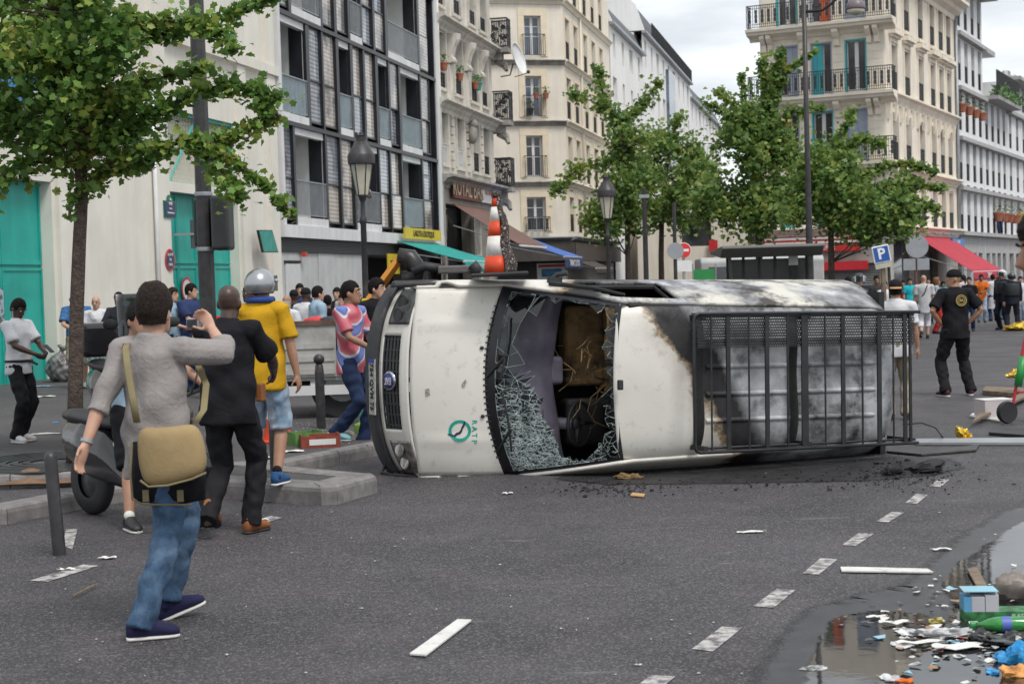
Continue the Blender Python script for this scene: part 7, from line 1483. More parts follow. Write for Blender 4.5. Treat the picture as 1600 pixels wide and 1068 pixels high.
p = at(1010, 440, 39); T = thing('sign_pole', Matrix.Translation((p.x, p.y, .1)), 'thin dark pole between the two left street trees', 'pole'); mb = MB(); mb.lathe([(.07, 0), (.06, at(1009, 300, 39).z)], 8); part('pole', mb, castiron, T); mb = MB(); z = at(1008, 313, 39).z; mb.cbox((0, 0, z), (.25, .12, .08)); part('lamp_head', mb, galv, T)
# traffic signs
steel = mat('sign_steel', (.33, .34, .36), .4, .4)
def disc(T, r, m, y, z, nm, x=0., th=.012): mb = MB(); mb.lathe([(.001, 0), (r, 0), (r, th), (.001, th)], 26, Matrix.Translation((x, y, z)) @ UPR); return part(nm, mb, m, T)
p = at(1056, 440, 29); T = thing('round_sign', Matrix.Translation((p.x, p.y, .1)), 'round grey back of a traffic sign on a pole behind the van', 'sign'); z = at(1056, 392, 29).z - .1; disc(T, .155, steel, -.05, z, 'sign_disc'); mb = MB(); mb.lathe([(.035, 0), (.035, z + .9)], 8); part('pole', mb, castiron, T)
p = at(1069, 440, 31); T = thing('no_entry_sign', Matrix.Translation((p.x, p.y, .1)), 'red no entry sign half hidden by the round sign back', 'sign'); z = at(1069, 391, 31).z - .1; disc(T, .155, white, -.03, z, 'sign_rim'); disc(T, .14, mat('signal_red', (.62, .03, .03), .4), -.046, z, 'sign_disc'); mb = MB(); mb.box(-.10, .10, -.064, -.059, z - .025, z + .025); part('white_bar', mb, white, T); mb = MB(); mb.lathe([(.03, 0), (.03, z + .1)], 8); part('pole', mb, steel, T); mb = MB(); mb.box(-.16, .16, -.04, -.03, z - .42, z - .2); part('sub_plate', mb, white, T)
p = at(1381, 440, 30); T = thing('parking_sign', Matrix.Translation((p.x, p.y, .05)), 'tilted blue parking sign on a leaning wooden post', 'sign'); z = at(1377, 397, 30).z - .05; RT = Matrix.Translation((-.05, -.05, z)) @ Matrix.Rotation(R(-10), 4, 'Y')
mb = MB(); mb.box(-.165, .165, -.012, .012, -.165, .165, RT); bevel(part('sign_plate', mb, white, T), .01); mb = MB(); mb.box(-.142, .142, -.018, -.0125, -.142, .142, RT); part('blue_field', mb, mat('parking_blue', (.015, .09, .36), .4), T); put('lettering', text_mesh('P', .29, .003, white, bold=.008), T, WM[T.name] @ RT @ Matrix.Translation((0, -.022, .0)) @ UPR)
mb = MB(); mb.box(-.16, .16, -.014, .010, -.27, -.175, RT); part('sub_plate', mb, mat('plate_beige', (.42, .40, .33), .6), T); wood = mat('weathered_wood', (.17, .125, .085), .8, n=.3, ns=12, bump=.5, bs=40); mb = MB(); mb.tube([(.02, 0, 0), (-.02, 0, z - .1)], .05, 6); part('wooden_post', mb, wood, T); mb = MB(); mb.tube([(.16, 0, 0), (.10, 0, z - .2)], .03, 8); part('pole', mb, castiron, T)
p = at(1431, 440, 52); T = thing('round_mirror', Matrix.Translation((p.x, p.y, .1)), 'round sign back with two square plates in front of the red awning', 'sign'); z = at(1434, 385, 52).z - .1; disc(T, .38, steel, -.05, z, 'sign_disc', .05); mb = MB(); mb.lathe([(.05, 0), (.05, z + .3)], 8); part('pole', mb, mat('rusty_pole', (.13, .06, .05), .6), T)
for x_ in (-.22, .24): mb = MB(); mb.box(x_ - .2, x_ + .2, -.08, -.06, z - .78, z - .40); part('square_plate', mb, steel, T)
# bus shelter
p = at(1143, 440, 34); T = thing('bus_shelter', Matrix.Translation((p.x, p.y, .05)), 'dark glazed bus shelter with curved grey roof behind the van', 'bus shelter'); w_ = at(1277, 440, 34).x - p.x; zt = at(1200, 389, 34).z
mb = MB(); mb.extr([(-.1, zt - .22), (1.5, zt - .12), (1.5, zt - .04), (-.35, zt + .04), (-.4, zt - .02)], -.25, w_ + .1); bevel(part('roof', mb, mat('shelter_grey', (.10, .098, .09), .5), T), .03)
for k in range(5): mb = MB(); a_ = .05 + (w_ - .1) * k / 5; mb.box(a_ + .03, a_ + (w_ - .1) / 5 - .03, .9, .92, .3, zt - .25); part('glass_panel', mb, mat('shelter_glass', (.05, .05, .046), .2, n=.15, spec=.4), T)
for k in range(6): mb = MB(); a_ = .05 + (w_ - .1) * k / 5; mb.box(a_ - .028, a_ + .028, .88, .95, 0, zt - .12); part('post', mb, castiron, T)
mb = MB(); mb.grid(lambda s, t: (.05 + .25 * (1 - math.sin(s * 1.57)), .3 + .8 * t, .3 + (zt - .5) * s), 8, 3); part('curved_end', mb, mat('shelter_grey'), T, None, True); a_ = at(1244, 410, 34); mb = MB(); mb.box(a_.x - p.x - .01, a_.x - p.x + .2, .86, .875, a_.z - .1, a_.z + .16); part('notice', mb, white, T)
# parked white van and green hoarding glimpsed behind
p = at(1095, 440, 58); T = thing('parked_van', Matrix.Translation((p.x, p.y, 0)), 'white delivery van parked in the side street behind the bus shelter', 'van'); mb = MB(); mb.extr([(0, .35), (1.9, .35), (1.9, 2.3), (1.75, 2.45), (.15, 2.45), (0, 2.3)], 0, 4.6); bevel(part('body', mb, mat('van_dirty_white', (.38, .38, .37), .5), T), .08, 3); mb = MB(); mb.box(.3, 1.4, -.01, .0, 1.45, 2.1); part('side_window', mb, glassd, T)
for x_ in (.9, 3.7): mb = MB(); mb.lathe([(.001, -.02), (.33, -.02), (.33, .2), (.001, .2)], 18, Matrix.Translation((x_, .15, .33)) @ UPR); part('wheel', mb, rub, T)
p = at(1084, 440, 54); T = thing('green_barrier', Matrix.Translation((p.x, p.y, 0)), 'green site barrier panel beside the parked white van', 'barrier'); mb = MB(); mb.box(0, .75, 0, .03, .5, at(1090, 421, 54).z); part('panel', mb, mat('site_green', (.03, .25, .07), .5), T); mb = MB(); [mb.box(x_, x_ + .04, -.02, .05, 0, 2.2) for x_ in (-.04, .75)]; part('post', mb, steel, T)
p = at(1062, 440, 95); T = thing('cream_shop_building', Matrix.Translation((p.x, p.y, 0)), 'pale low building with red shop signs closing the side street', 'building'); mb = MB(); wall(mb, -2.5, 9, 0, 6.5, [(.2, 2.0, 3.6, 5.0), (4.2, 6.0, 3.6, 5.2)], .3); mb.box(-2.5, 9, .5, 6, 0, 6.4); part('wall', mb, cream, T)
for a_ in (.2, 4.2): mb = MB(); mb.box(a_, a_ + 1.8, .28, .3, 3.6, 5.1); part('window', mb, glassd, T)
mb = MB(); a_, b_ = at(1107, 393, 95), at(1120, 375, 95); mb.box(a_.x - p.x, b_.x - p.x, -.3, -.2, a_.z, b_.z); part('red_sign', mb, redp, T)
# bollards
def bollard(g, h, label, ball=False, base=False):
    T = thing('bollard', Matrix.Translation(g), label, 'bollard', 'black street bollards'); mb = MB(); mb.lathe([(.045, 0), (.045, h - .03), (.035, h), (.015, h + .012)] if not ball else [(.055, 0), (.055, h * .75), (.045, h - .12), (.03, h - .10)], 14); part('post', mb, castiron, T, None, True, 50)
    if ball: mb = MB(); mb.sphere((0, 0, h - .05), .065, 14, 10); part('ball_top', mb, castiron, T, None, True)
    if base: mb = MB(); r_ = random.Random(2); mb.add([(.17 * r_.uniform(.8, 1.15) * math.cos(t), .15 * r_.uniform(.8, 1.15) * math.sin(t), .006) for t in np.linspace(0, 6.1, 16)], [tuple(range(16))]); part('asphalt_collar', mb, MATS['wet_asphalt'], T)
    return T
T = bollard(ground(93, 866), .70, 'plain leaning bollard on the road at lower left', base=True); T.matrix_basis = T.matrix_basis @ Matrix.Rotation(R(-3), 4, 'Y')
bollard(ground(502, 669, .13), .86, 'ball topped bollard in front of the flatbed truck', True); bollard(ground(432, 738, .15), .80, 'bollard behind the legs of the man in the mustard polo', True)
# ---- cones
coner = mat('cone_red', (.62, .06, .015), .5, n=.1, ns=8); conew = mat('cone_white', (.66, .64, .60), .45, n=.1, ns=30); burntc = mat('burnt_cone', (.035, .02, .016), .6, n=.6, ns=18, bump=1., bs=30, bd=.03, grime=(.40, .38, .33), gs=42, g0=.56, g1=.62)
def cone(Mw, label, h, r, burnt=False, base=.4):
    T = thing('traffic_cone', Mw, label, 'traffic cone'); bands = [(0, .22, coner), (.22, .47, conew), (.47, .66, coner), (.66, .84, conew), (.84, 1., coner)] if burnt else [(0, .36, coner), (.36, .68, conew), (.68, 1., coner)]
    for a, b_, m in bands:
        mb = MB(); ra, rb = lerp(r, r * .22, a), lerp(r, r * .22, b_); n = 24; rr_ = random.Random(5)
        if not burnt: mb.lathe([(ra, .03 + a * h), (rb, .03 + b_ * h)], n, cap=(b_ == 1)); part('cone_band', mb, m, T, None, True); continue
        vs = [((q * math.cos(t)), q * math.sin(t), .03 + z * h) for z, q in ((a, ra), (b_, rb)) for t in np.linspace(math.pi * .5, math.pi * 1.60, 14)]; mb.add(vs, [(j, j + 1, 14 + j + 1, 14 + j) for j in range(13)]); o = part('cone_band', mb, m, T, None, True); o.modifiers.new('s', 'SOLIDIFY').thickness = .003
    if burnt:
        mb = MB(); rr_ = random.Random(8); K = 26; N_ = 15
        vs = [((lerp(r, r * .26, k / K) * 1.06 + rr_.uniform(-.006, .008)) * math.cos(t) + .012 * math.sin(k * .5), (lerp(r, r * .26, k / K) * 1.06) * math.sin(t), .03 + h * k / K * 1.02) for k in range(K + 1) for t in np.linspace(-math.pi * .41, math.pi * .53, N_)]; mb.add(vs, [(k * N_ + j, k * N_ + j + 1, (k + 1) * N_ + j + 1, (k + 1) * N_ + j) for k in range(K) for j in range(N_ - 1)]); o = part('melted_side', mb, burntc, T, None, True, label='melted and blackened half of the cone'); o.modifiers.new('s', 'SOLIDIFY').thickness = .015
        mb = MB(); mb.lathe([(r * .3, h), (r * .27, h + .05), (.02, h + .06)], 14); part('scorched_tip', mb, burntc, T, None, True)
    mb = MB(); mb.box(-base / 2, base / 2, -base / 2, base / 2, 0, .035); bevel(part('base', mb, rub if burnt else coner, T), .012); return T
p = VM @ Vector(vanpx(781, 428, 1.0)); p = at(781, 428, 14.35); cone(Matrix.Translation((p.x, p.y, p.z - .02)) @ Matrix.Rotation(R(-1), 4, 'Y'), 'half melted red and white traffic cone standing on top of the van', .72, .15, True, .52)
cone(Matrix.Translation(ground(434, 690, .13)), 'red and white traffic cone behind the man in the mustard polo', .62, .16)
# ---- concrete block, fruit boxes, bag, litter
concm = mat('raw_concrete', (.40, .37, .34), .9, n=.15, ns=12, fine=.3, fs=150, bump=.6, bs=60); g = ground(541, 706, .0)
T = thing('concrete_block', Matrix.Translation((g.x, g.y + .1, .0)), 'grey concrete bollard foot lying under the foot of the man in the print tee', 'concrete block'); mb = MB(); mb.lathe([(.21, .0), (.19, .06), (.10, .19), (.05, .22)], 7); bevel(part('block', mb, concm, T), .02)
def crate(px, py, Z0, sz, col, label, rz=0., z=.13, stripe=None):
    g = ground(px, py, z); T = thing('fruit_box', TR(g.x, g.y, z, rz), label, 'fruit box', 'cardboard fruit boxes by the bollard'); m_ = mat('box_' + col[0], col[1], .7, n=.2, ns=10); w, d, h = sz
    for nm, b_ in (('side', (-w / 2, w / 2, -d / 2, -d / 2 + .012, 0, h)), ('side', (-w / 2, w / 2, d / 2 - .012, d / 2, 0, h)), ('end', (-w / 2, -w / 2 + .012, -d / 2 + .012, d / 2 - .012, 0, h * 1.1)), ('end', (w / 2 - .012, w / 2, -d / 2 + .012, d / 2 - .012, 0, h * 1.1)), ('bottom', (-w / 2 + .012, w / 2 - .012, -d / 2 + .012, d / 2 - .012, 0, .01))): mb = MB(); mb.box(*b_); part(nm, mb, m_, T)
    mb = MB(); mb.box(-w * .3, w * .38, -d / 2 - .003, -d / 2 - .0005, h * .25, h * .75); part('printed_label', mb, stripe or white, T); return T
crate(500, 697, 0, (.40, .3, .12), ('red', (.24, .05, .03)), 'red cardboard fruit box left of the concrete block', R(12)); crate(476, 694, 0, (.32, .3, .13), ('green', (.10, .22, .06)), 'green and red fruit box half under the red one', R(30), stripe=redp); crate(590, 680, 0, (.45, .32, .13), ('lime', (.25, .42, .10)), 'lime green fruit box beside the van nose', R(-8), stripe=redp); crate(590, 664, 0, (.4, .3, .3), ('mint', (.10, .35, .30)), 'mint green heap of packaging behind the lime box', R(15))
g = ground(97, 596, .13); T = thing('rubbish_bag', Matrix.Translation((g.x, g.y, .12)), 'translucent grey rubbish bag against the teal gate', 'rubbish bag'); mb = MB(); mb.sphere((0, 0, .27), (.3, .26, .28), 18, 12); mb.tube([(0, 0, .5), (.02, 0, .6), (.05, 0, .68)], [.1, .04, .09], 10); put('bag', remesh(mb, .02, 2, .02, 14, 3), T).data.materials.append(mat('bag_plastic', (.16, .15, .15), .3, n=.6, ns=7))
def litter(px, py, w, d, m, label, name='litter', rz=0., z=0., h=.0015, curl=.012, cat='litter'):
    g = ground(px, py, z); T = thing(name, TR(g.x, g.y, z + .006, rz), label, cat); mb = MB(); r_ = random.Random(px); q = r_.uniform(1, 5); mb.grid(lambda s, t: (w * (s - .5) + .1 * w * math.sin(t * 5 + q), d * (t - .5) + .12 * d * math.sin(s * 7 + q), abs(curl * math.sin(s * 4.2 + q) * math.sin(t * 3.3 + q)) + r_.uniform(0, .004)), 9, 6); o = part('sheet', mb, m, T, None, False); o.modifiers.new('s', 'SOLIDIFY').thickness = h; return T
papw = mat('white_paper', (.62, .61, .58), .8, n=.08, ns=8); card = mat('cardboard', (.30, .19, .11), .85, n=.15, ns=8)
for a in ((70, 545, .35, .12, papw, 'white paper scrap on the left pavement near the gate'), (70, 620, .3, .2, papw, 'white sheet lying behind the tree trunk'), (75, 678, .34, .07, papw, 'flat white strip on the pavement below the man in white'), (88, 661, .07, .05, mat('bright_blue', (.02, .25, .6), .5), 'small bright blue plastic lid on the pavement')): litter(a[0], a[1], a[2], a[3], a[4], a[5], z=.13)
litter(60, 604, .5, .25, mat('blue_wrap', (.25, .35, .5), .5, n=.8, ns=15), 'blue and white packaging beside the rubbish bag', z=.13); litter(168, 873, .10, .06, papw, 'crumpled white and red paper near the bollard'); litter(104, 891, .10, .04, papw, 'white packet on the lower left dash'); litter(412, 813, .07, .04, papw, 'white packet beside the brown shoe'); litter(1175, 832, .18, .05, papw, 'white paper scrap in the middle of the road'); litter(793, 772, .08, .06, papw, 'pale crumpled scrap below the bonnet'); litter(1470, 860, .12, .04, papw, 'thin white scrap above the puddle'); litter(40, 690, .2, .1, card, 'brown cardboard scrap by the tree grate', z=.13)
for a in ((455, 706, .22, .14), (620, 700, .2, .12), (470, 690, .18, .1), (415, 716, .2, .14), (530, 678, .3, .1)): litter(a[0], a[1], a[2], a[3], papw if a[0] != 620 else card, 'pale scrap of packaging on the pavement edge, ' + {455: 'left of the red fruit box', 620: 'under the van nose', 470: 'behind the fruit boxes', 415: 'beside the helmeted man', 530: 'behind the concrete block'}[a[0]], z=.13 if a[0] != 620 else 0)
def plank(q, z, th, m, label, name='plank', cat='plank'):
    g = [ground(x, y, z) for x, y in q]; o = g[0]; T = thing(name, Matrix.Translation((o.x, o.y, z)), label, cat); mb = MB(); n = len(g); P_ = [(p.x - o.x, p.y - o.y) for p in g]
    a = sum(P_[i][0] * P_[(i + 1) % n][1] - P_[(i + 1) % n][0] * P_[i][1] for i in range(n)); mb.prism(P_ if a > 0 else P_[::-1], .006, .006 + th); bevel(part('board', mb, m, T), .003); return T
whitew = mat('white_painted_wood', (.60, .59, .56), .7, n=.08, ns=10, grime=(.4, .38, .35), gs=12, g0=.55, g1=.7)
plank([(640, 1025), (715, 971), (737, 972), (666, 1027)], 0, .012, whitew, 'flat white board lying in the foreground road'); plank([(1313, 889), (1330, 889), (1450, 892), (1458, 897), (1440, 897), (1315, 895)], 0, .012, whitew, 'long thin white strip of wood on the road above the puddle')
mb = None; g = ground(114, 935); T = thing('stick', Matrix.Translation((g.x, g.y, .015)), 'short dark stick on the road at lower left', 'stick'); mb = MB(); e_ = ground(152, 916) - g; mb.tube([(0, 0, 0), e_ * .5 + Vector((.01, 0, .01)), e_], [.006, .008, .005], 6); part('twig', mb, wood, T)
# tree grate
g = ground(118, 722, .13); T = thing('tree_grate', Matrix.Translation((g.x - .25, g.y + .1, .131)), 'round cast iron grate round the left tree', 'tree grate')
for k in range(7): mb = MB(); r_ = .22 + k * .115; mb.lathe([(r_, 0), (r_ + .075, 0), (r_ + .075, .012), (r_, .012)], 40, cap=False); part('grate_ring', mb, castiron, T)
# cardboard in the flooded gutter
g = ground(30, 760, .05); T = thing('cardboard_sheet', Matrix.Translation((g.x, g.y, .03)), 'crumpled wet brown cardboard in the flooded gutter', 'cardboard'); mb = MB(); mb.grid(lambda s, t: (-.75 + 1.2 * s, .22 + .22 * t, .02 + .05 * math.sin(s * 13) * t + .07 * t), 24, 6); o = part('sheet', mb, mat('wet_cardboard', (.17, .10, .055), .7, n=.25, ns=8), T, None, True); o.modifiers.new('s', 'SOLIDIFY').thickness = .01
redm = mat('trolley_red', (.42, .02, .03), .4); 
# ---- flatbed recovery truck with orange crane arm
g = ground(560, 650, .13); TK = TR(-2.55, 19.6, .13, R(4)); T = thing('flatbed_truck', TK, 'white flatbed recovery truck with orange crane arm behind the van', 'truck'); alu = mat('truck_white', (.42, .41, .39), .5, n=.12, ns=4, grime=(.25, .24, .22), gs=3, g0=.5, g1=.7)
bx0, bx1 = at(440, 560, 19.6).x + 2.55, at(700, 560, 19.6).x + 2.55; zt_, zb_ = at(500, 508, 19.6).z - .13, at(500, 594, 19.6).z - .13
mb = MB(); mb.box(bx0, bx1, 0, 1.9, zb_, zb_ + .1); part('flatbed', mb, alu, T); 
n_ = 3
for k in range(n_): mb = MB(); a_, b_ = bx0 + (bx1 - bx0) * k / n_, bx0 + (bx1 - bx0) * (k + 1) / n_; mb.box(a_ + .01, b_ - .01, -.03, .0, zb_ + .05, zt_); [mb.box(a_ + .03, b_ - .03, -.045, -.03, zb_ + .08 + j * .16, zb_ + .15 + j * .16) for j in range(3)]; part('side_panel', mb, alu, T)
mb = MB(); mb.box(bx0, bx1, -.05, .02, zt_, zt_ + .06); part('top_rail', mb, mat('rusty_rail', (.12, .07, .05), .7, n=.4), T)
mb = MB(); mb.box(bx0 - .08, bx0, -.04, 1.9, zb_ - .05, zt_ + .3); part('headboard', mb, alu, T)
for x_ in (.35, 1.15): mb = MB(); mb.box(bx0 + x_, bx0 + x_ + .07, .02, .1, .35, zb_); part('strut', mb, wframe, T)
mb = MB(); mb.box(bx0, bx1 - .4, 0, .06, .30, .42); part('side_guard', mb, wframe, T); mb = MB(); mb.box(bx0, bx1, .35, 1.5, .3, zb_ - .02); part('chassis', mb, rub, T)
for x_ in (.75, 1.9): mb = MB(); mb.lathe([(.001, -.02), (.40, -.02), (.42, .02), (.42, .24), (.001, .24)], 24, Matrix.Translation((bx0 + x_, .35, .42)) @ UPR); o = part('wheel', mb, rub, T, None, True, 40); mb = MB(); mb.lathe([(.001, .24), (.22, .24), (.22, .25), (.001, .26)], 18, Matrix.Translation((bx0 + x_, .35, .42)) @ UPR); part('hub', mb, steel, o, TK)
mb = MB()
for k in range(7): z = .35 + k * .1; mb.box(bx0 + .92, bx0 + .99, -.06, .0, z, z + .05)
part('hazard_stripe', mb, yel, T, kind='stuff')
orp = mat('crane_orange', (.60, .24, .02), .5, n=.15, ns=6, grime=(.3, .13, .03), gs=8, g0=.58, g1=.7); TI = TK.inverted()
A_ = [TI @ at(x, y, 19.9) for x, y in ((578, 470), (600, 438), (627, 400))]; mb = MB(); loft(mb, [(A_[0], Vector((.13, 0, .06)), Vector((0, .1, 0))), (A_[1], Vector((.12, 0, .06)), Vector((0, .1, 0))), (A_[2], Vector((.09, 0, .03)), Vector((0, .08, 0)))], 4); part('crane_arm', mb, orp, T)
mb = MB(); q = [TI @ at(x, y, 19.85) for x, y in ((622, 398), (640, 402), (652, 420), (650, 434), (628, 436))]; mb.tube(q, [.09, .12, .13, .12, .1], 8); part('crane_head', mb, mat('oily_black', (.02, .018, .018), .4, n=.5, ns=9), T, None, True); mb = MB(); a_, b_ = TI @ at(684, 428, 19.8), TI @ at(738, 414, 19.8); mb.box(a_.x, b_.x, -.1, .25, a_.z, b_.z); bevel(part('winch_box', mb, mat('winch_grey', (.11, .10, .10), .6, n=.3), T), .02)
mb = MB(); mb.tube([TI @ at(x, y, 19.7) for x, y in ((645, 425), (665, 416), (690, 420))], .06, 8); mb.tube([TI @ at(x, y, 19.6) for x, y in ((738, 412), (745, 420), (742, 430))], .07, 8); part('hydraulic_hose', mb, rub, T, None, True, kind='stuff'); mb = MB(); a_, b_ = TI @ at(612, 475, 19.4), TI @ at(690, 436, 19.4); mb.box(a_.x, b_.x, -.3, .5, a_.z - .6, b_.z); bevel(part('crane_base', mb, mat('oily_black'), T), .05)
rdm = random.Random(4)
for k, (cn, m_) in enumerate((('red', redp), ('black', rub), ('orange red', coner), ('white', white), ('dark grey', plast), ('crimson', redm))):
    c_ = Vector((bx0 + .4 + k * .2, .12, zt_ + .04)); o = thing('load_item', TK @ Matrix.Translation(c_), cn + ' scrap item heaped on the truck bed, number ' + str(k + 1) + ' from the left', 'scrap', 'scrap heaped on the truck bed'); mb = MB(); mb.sphere((0, 0, 0), (.13, .08, .07), 9, 6); mb.sphere((.06, .02, .03), (.07, .06, .05), 8, 5); part('lump', mb, m_, o)
# ---- motor scooters
gloss = mat('gloss_black_fairing', (.012, .012, .014), .18, n=.2, coat=.6)
def scooter(Mw, label, screen=False, box=False):
    T = thing('motor_scooter', Mw, label, 'scooter', None)       # forward = +x
    for x_ in (-.68, .69):
        mb = MB(); mb.lathe([(.14, -.05), (.245, -.055), (.275, -.03), (.28, 0), (.275, .03), (.245, .055), (.14, .05)], 28, Matrix.Translation((x_, 0, .28)) @ UPR, cap=False); w = part('wheel', mb, rub, T, None, True, 50); mb = MB(); mb.lathe([(.03, -.05), (.05, -.04), (.145, -.02), (.145, .02), (.05, .04), (.03, .05)], 20, Matrix.Translation((x_, 0, .28)) @ UPR); part('rim', mb, plast, w, Mw, True, 40)
        for k in range(5): mb = MB(); t = k * 1.2566; mb.tube([(x_ + .04 * math.cos(t), 0, .28 + .04 * math.sin(t)), (x_ + .14 * math.cos(t), 0, .28 + .14 * math.sin(t))], .014, 6); part('spoke', mb, plast, w, Mw)
    mb = MB(); secs = [(-1.02, .62, .06, .06), (-.9, .60, .14, .18), (-.62, .56, .19, .26), (-.3, .50, .18, .24), (-.05, .36, .15, .13), (.15, .28, .15, .09), (.32, .34, .16, .14), (.42, .55, .19, .26), (.50, .70, .18, .28), (.58, .78, .12, .18)]
    loft(mb, [(Vector((x_, 0, z)), Vector((0, w, 0)), Vector((0, 0, h))) for x_, z, w, h in secs], 14); me = remesh(mb, .022, 2); me.materials.clear(); me.materials.append(gloss); put('fairing', me, T)
    mb = MB(); loft(mb, [(Vector((x_, 0, z)), Vector((0, w, 0)), Vector((0, 0, h))) for x_, z, w, h in ((-.98, .80, .08, .05), (-.8, .80, .13, .06), (-.5, .78, .15, .06), (-.25, .76, .14, .05), (-.1, .74, .08, .03))], 12); part('seat', mb, mat('seat_vinyl', (.02, .02, .022), .5), T, None, True)
    mb = MB(); mb.tube([(.69, -.07, .28), (.60, -.07, .62), (.52, 0, .95)], .025, 8); mb.tube([(.69, .07, .28), (.60, .07, .62), (.52, 0, .95)], .025, 8); part('fork', mb, steel, T); mb = MB(); mb.tube([(.60 + .3 * math.cos(t), 0, .28 + .33 * math.sin(t)) if 0 else (.69 + .31 * math.cos(t), 0, .28 + .31 * math.sin(t)) for t in np.linspace(.5, 2.6, 9)], .07, 8, flat=.3); part('mudguard', mb, gloss, T, None, True)
    mb = MB(); mb.tube([(.40, -.34, 1.02), (.46, -.15, .99), (.50, 0, .97), (.46, .15, .99), (.40, .34, 1.02)], .018, 8); hb = part('handlebar', mb, rub, T, None, True); 
    for g_ in (1, -1): mb = MB(); mb.tube([(.46, g_ * .2, 1.0), (.44, g_ * .3, 1.2)], .007, 6); mb.sphere((.42, g_ * .33, 1.25), (.025, .085, .055), 10, 8); part('mirror', mb, rub, hb, Mw, True)
    mb = MB(); mb.sphere((.59, 0, .86), (.06, .12, .08), 12, 8); part('headlamp', mb, lens, T, None, True); mb = MB(); mb.box(-.10, .14, -.155, -.150, .60, .63); part('pale_stripe', mb, conew, T)
    if screen: mb = MB(); mb.grid(lambda s, t: (.62 - .22 * t - .16 * (2 * s - 1) ** 2, .26 * (2 * s - 1) * (1 - .25 * t), 1.0 + .55 * t), 11, 8); o = part('windscreen', mb, MATS['broken_glass'], T, None, True); o.modifiers.new('s', 'SOLIDIFY').thickness = .004
    if box: mb = MB(); mb.box(-1.15, -.72, -.22, .22, .88, 1.25); bevel(part('top_box', mb, gloss, T), .06, 3)
    mb = MB(); mb.tube([(-.1, .1, .2), (-.06, .22, .02)], .012, 6); part('side_stand', mb, steel, T); return T
ga, gb = ground(147, 803), ground(298, 826); c_ = (ga + gb) / 2; hdg = math.atan2(gb.y - ga.y, gb.x - ga.x); scooter(TR(c_.x, c_.y, 0, hdg), 'black scooter ridden by the man in the pale vest behind the photographer')
g = at(195, 440, 17.2); scooter(TR(g.x, g.y, .13, R(-55)) @ Matrix.Scale(1.06, 4), 'black parked scooter with tall windscreen behind the rider', True, True)
# its rider
cx_, cy_ = c_.x - .02 * math.cos(hdg), c_.y - .02 * math.sin(hdg); yawr = 90 - math.degrees(hdg)
rd_ = person('man in pale blue vest and black shorts sitting on the black scooter', cx_, cy_, 0, yawr, 1.76, 'tan', (HAIRB, 'short'), lblue, 'none', .0, black_t, 'short', rub, whites, hipz=.86, sit=True, lean=8, feet=[(.32, .42, 0, 12), (-.26, .40, .26, -6)], arms=[(.33, .52, 1.02, 1, -.5, -.5), (-.33, .52, 1.02, -1, -.5, -.5)], vox=.012)
for a_ in (0,): mb = MB(); mb.sphere(rd_['AN'][a_] + Vector((0, 0, .03)), .042, 10, 6); part('sock', mb, whites, rd_['T'], None, True)
# ---- rubbish at the right edge: sack trolley, boxes, planks, foil
foil = mat('gold_foil', (.62, .42, .05), .25, .7, n=.4, ns=14, bump=.8, bs=25, bd=.03); grm = mat('plastic_green', (.02, .26, .06), .4)
g = ground(1592, 660); T = thing('sack_trolley', TR(g.x, g.y, 0, R(20)), 'red sack trolley with green handle lying at the right edge', 'trolley')
mb = MB(); [mb.tube(q, .018, 8) for q in ([(-.1, 0, .1), (.0, .0, .55), (.12, 0, 1.0)], [(.18, 0, .1), (.26, 0, .55), (.36, 0, 1.0)])]; mb.tube([(-.05, 0, .35), (.22, 0, .35)], .014, 6); part('frame', mb, redm, T); mb = MB(); mb.tube([(-.02, -.02, .42), (.06, -.02, .75)], .045, 10); part('green_grip', mb, grm, T, None, True)
for x_ in (-.16, .25): mb = MB(); mb.lathe([(.04, -.03), (.12, -.035), (.13, 0), (.12, .035), (.04, .03)], 20, Matrix.Translation((x_, 0, .13)) @ UPR); part('wheel', mb, rub, T, None, True, 40)
g = ground(1563, 655); T = thing('cardboard_box', TR(g.x, g.y + .05, 0, R(8)), 'white cardboard box beside the sack trolley', 'box'); mb = MB(); mb.box(-.17, .20, 0, .3, .004, .22); bevel(part('box_body', mb, mat('box_pale', (.50, .45, .45), .8), T), .006); mb = MB(); mb.box(-.172, .202, -.002, .3, .222, .228); part('flap', mb, whitew, T)
for q, th, m, lab in (([(1520, 662), (1527, 652), (1600, 615), (1608, 620)], .03, wood, 'long bare wooden plank leaning over the white box'), ([(1515, 652), (1520, 648), (1565, 655), (1562, 660)], .02, whitew, 'short white board by the white box'), ([(1535, 617), (1540, 610), (1600, 613), (1600, 622)], .06, wood, 'wooden pallet board behind the white box'), ([(1430, 696), (1432, 690), (1640, 688), (1640, 696)], .03, steel, 'long grey metal rail behind the van'), ([(1385, 708), (1392, 700), (1490, 702), (1530, 698), (1525, 706), (1440, 713)], .02, mat('charred_panel', (.03, .027, .025), .5, n=.6, ns=9), 'charred flat panel torn from the van lying behind it'), ([(1545, 680), (1552, 672), (1620, 674), (1620, 686)], .03, rub, 'black plastic tray at the right edge')): plank(q, .0 if 'leaning' not in lab else .05, th, m, lab)
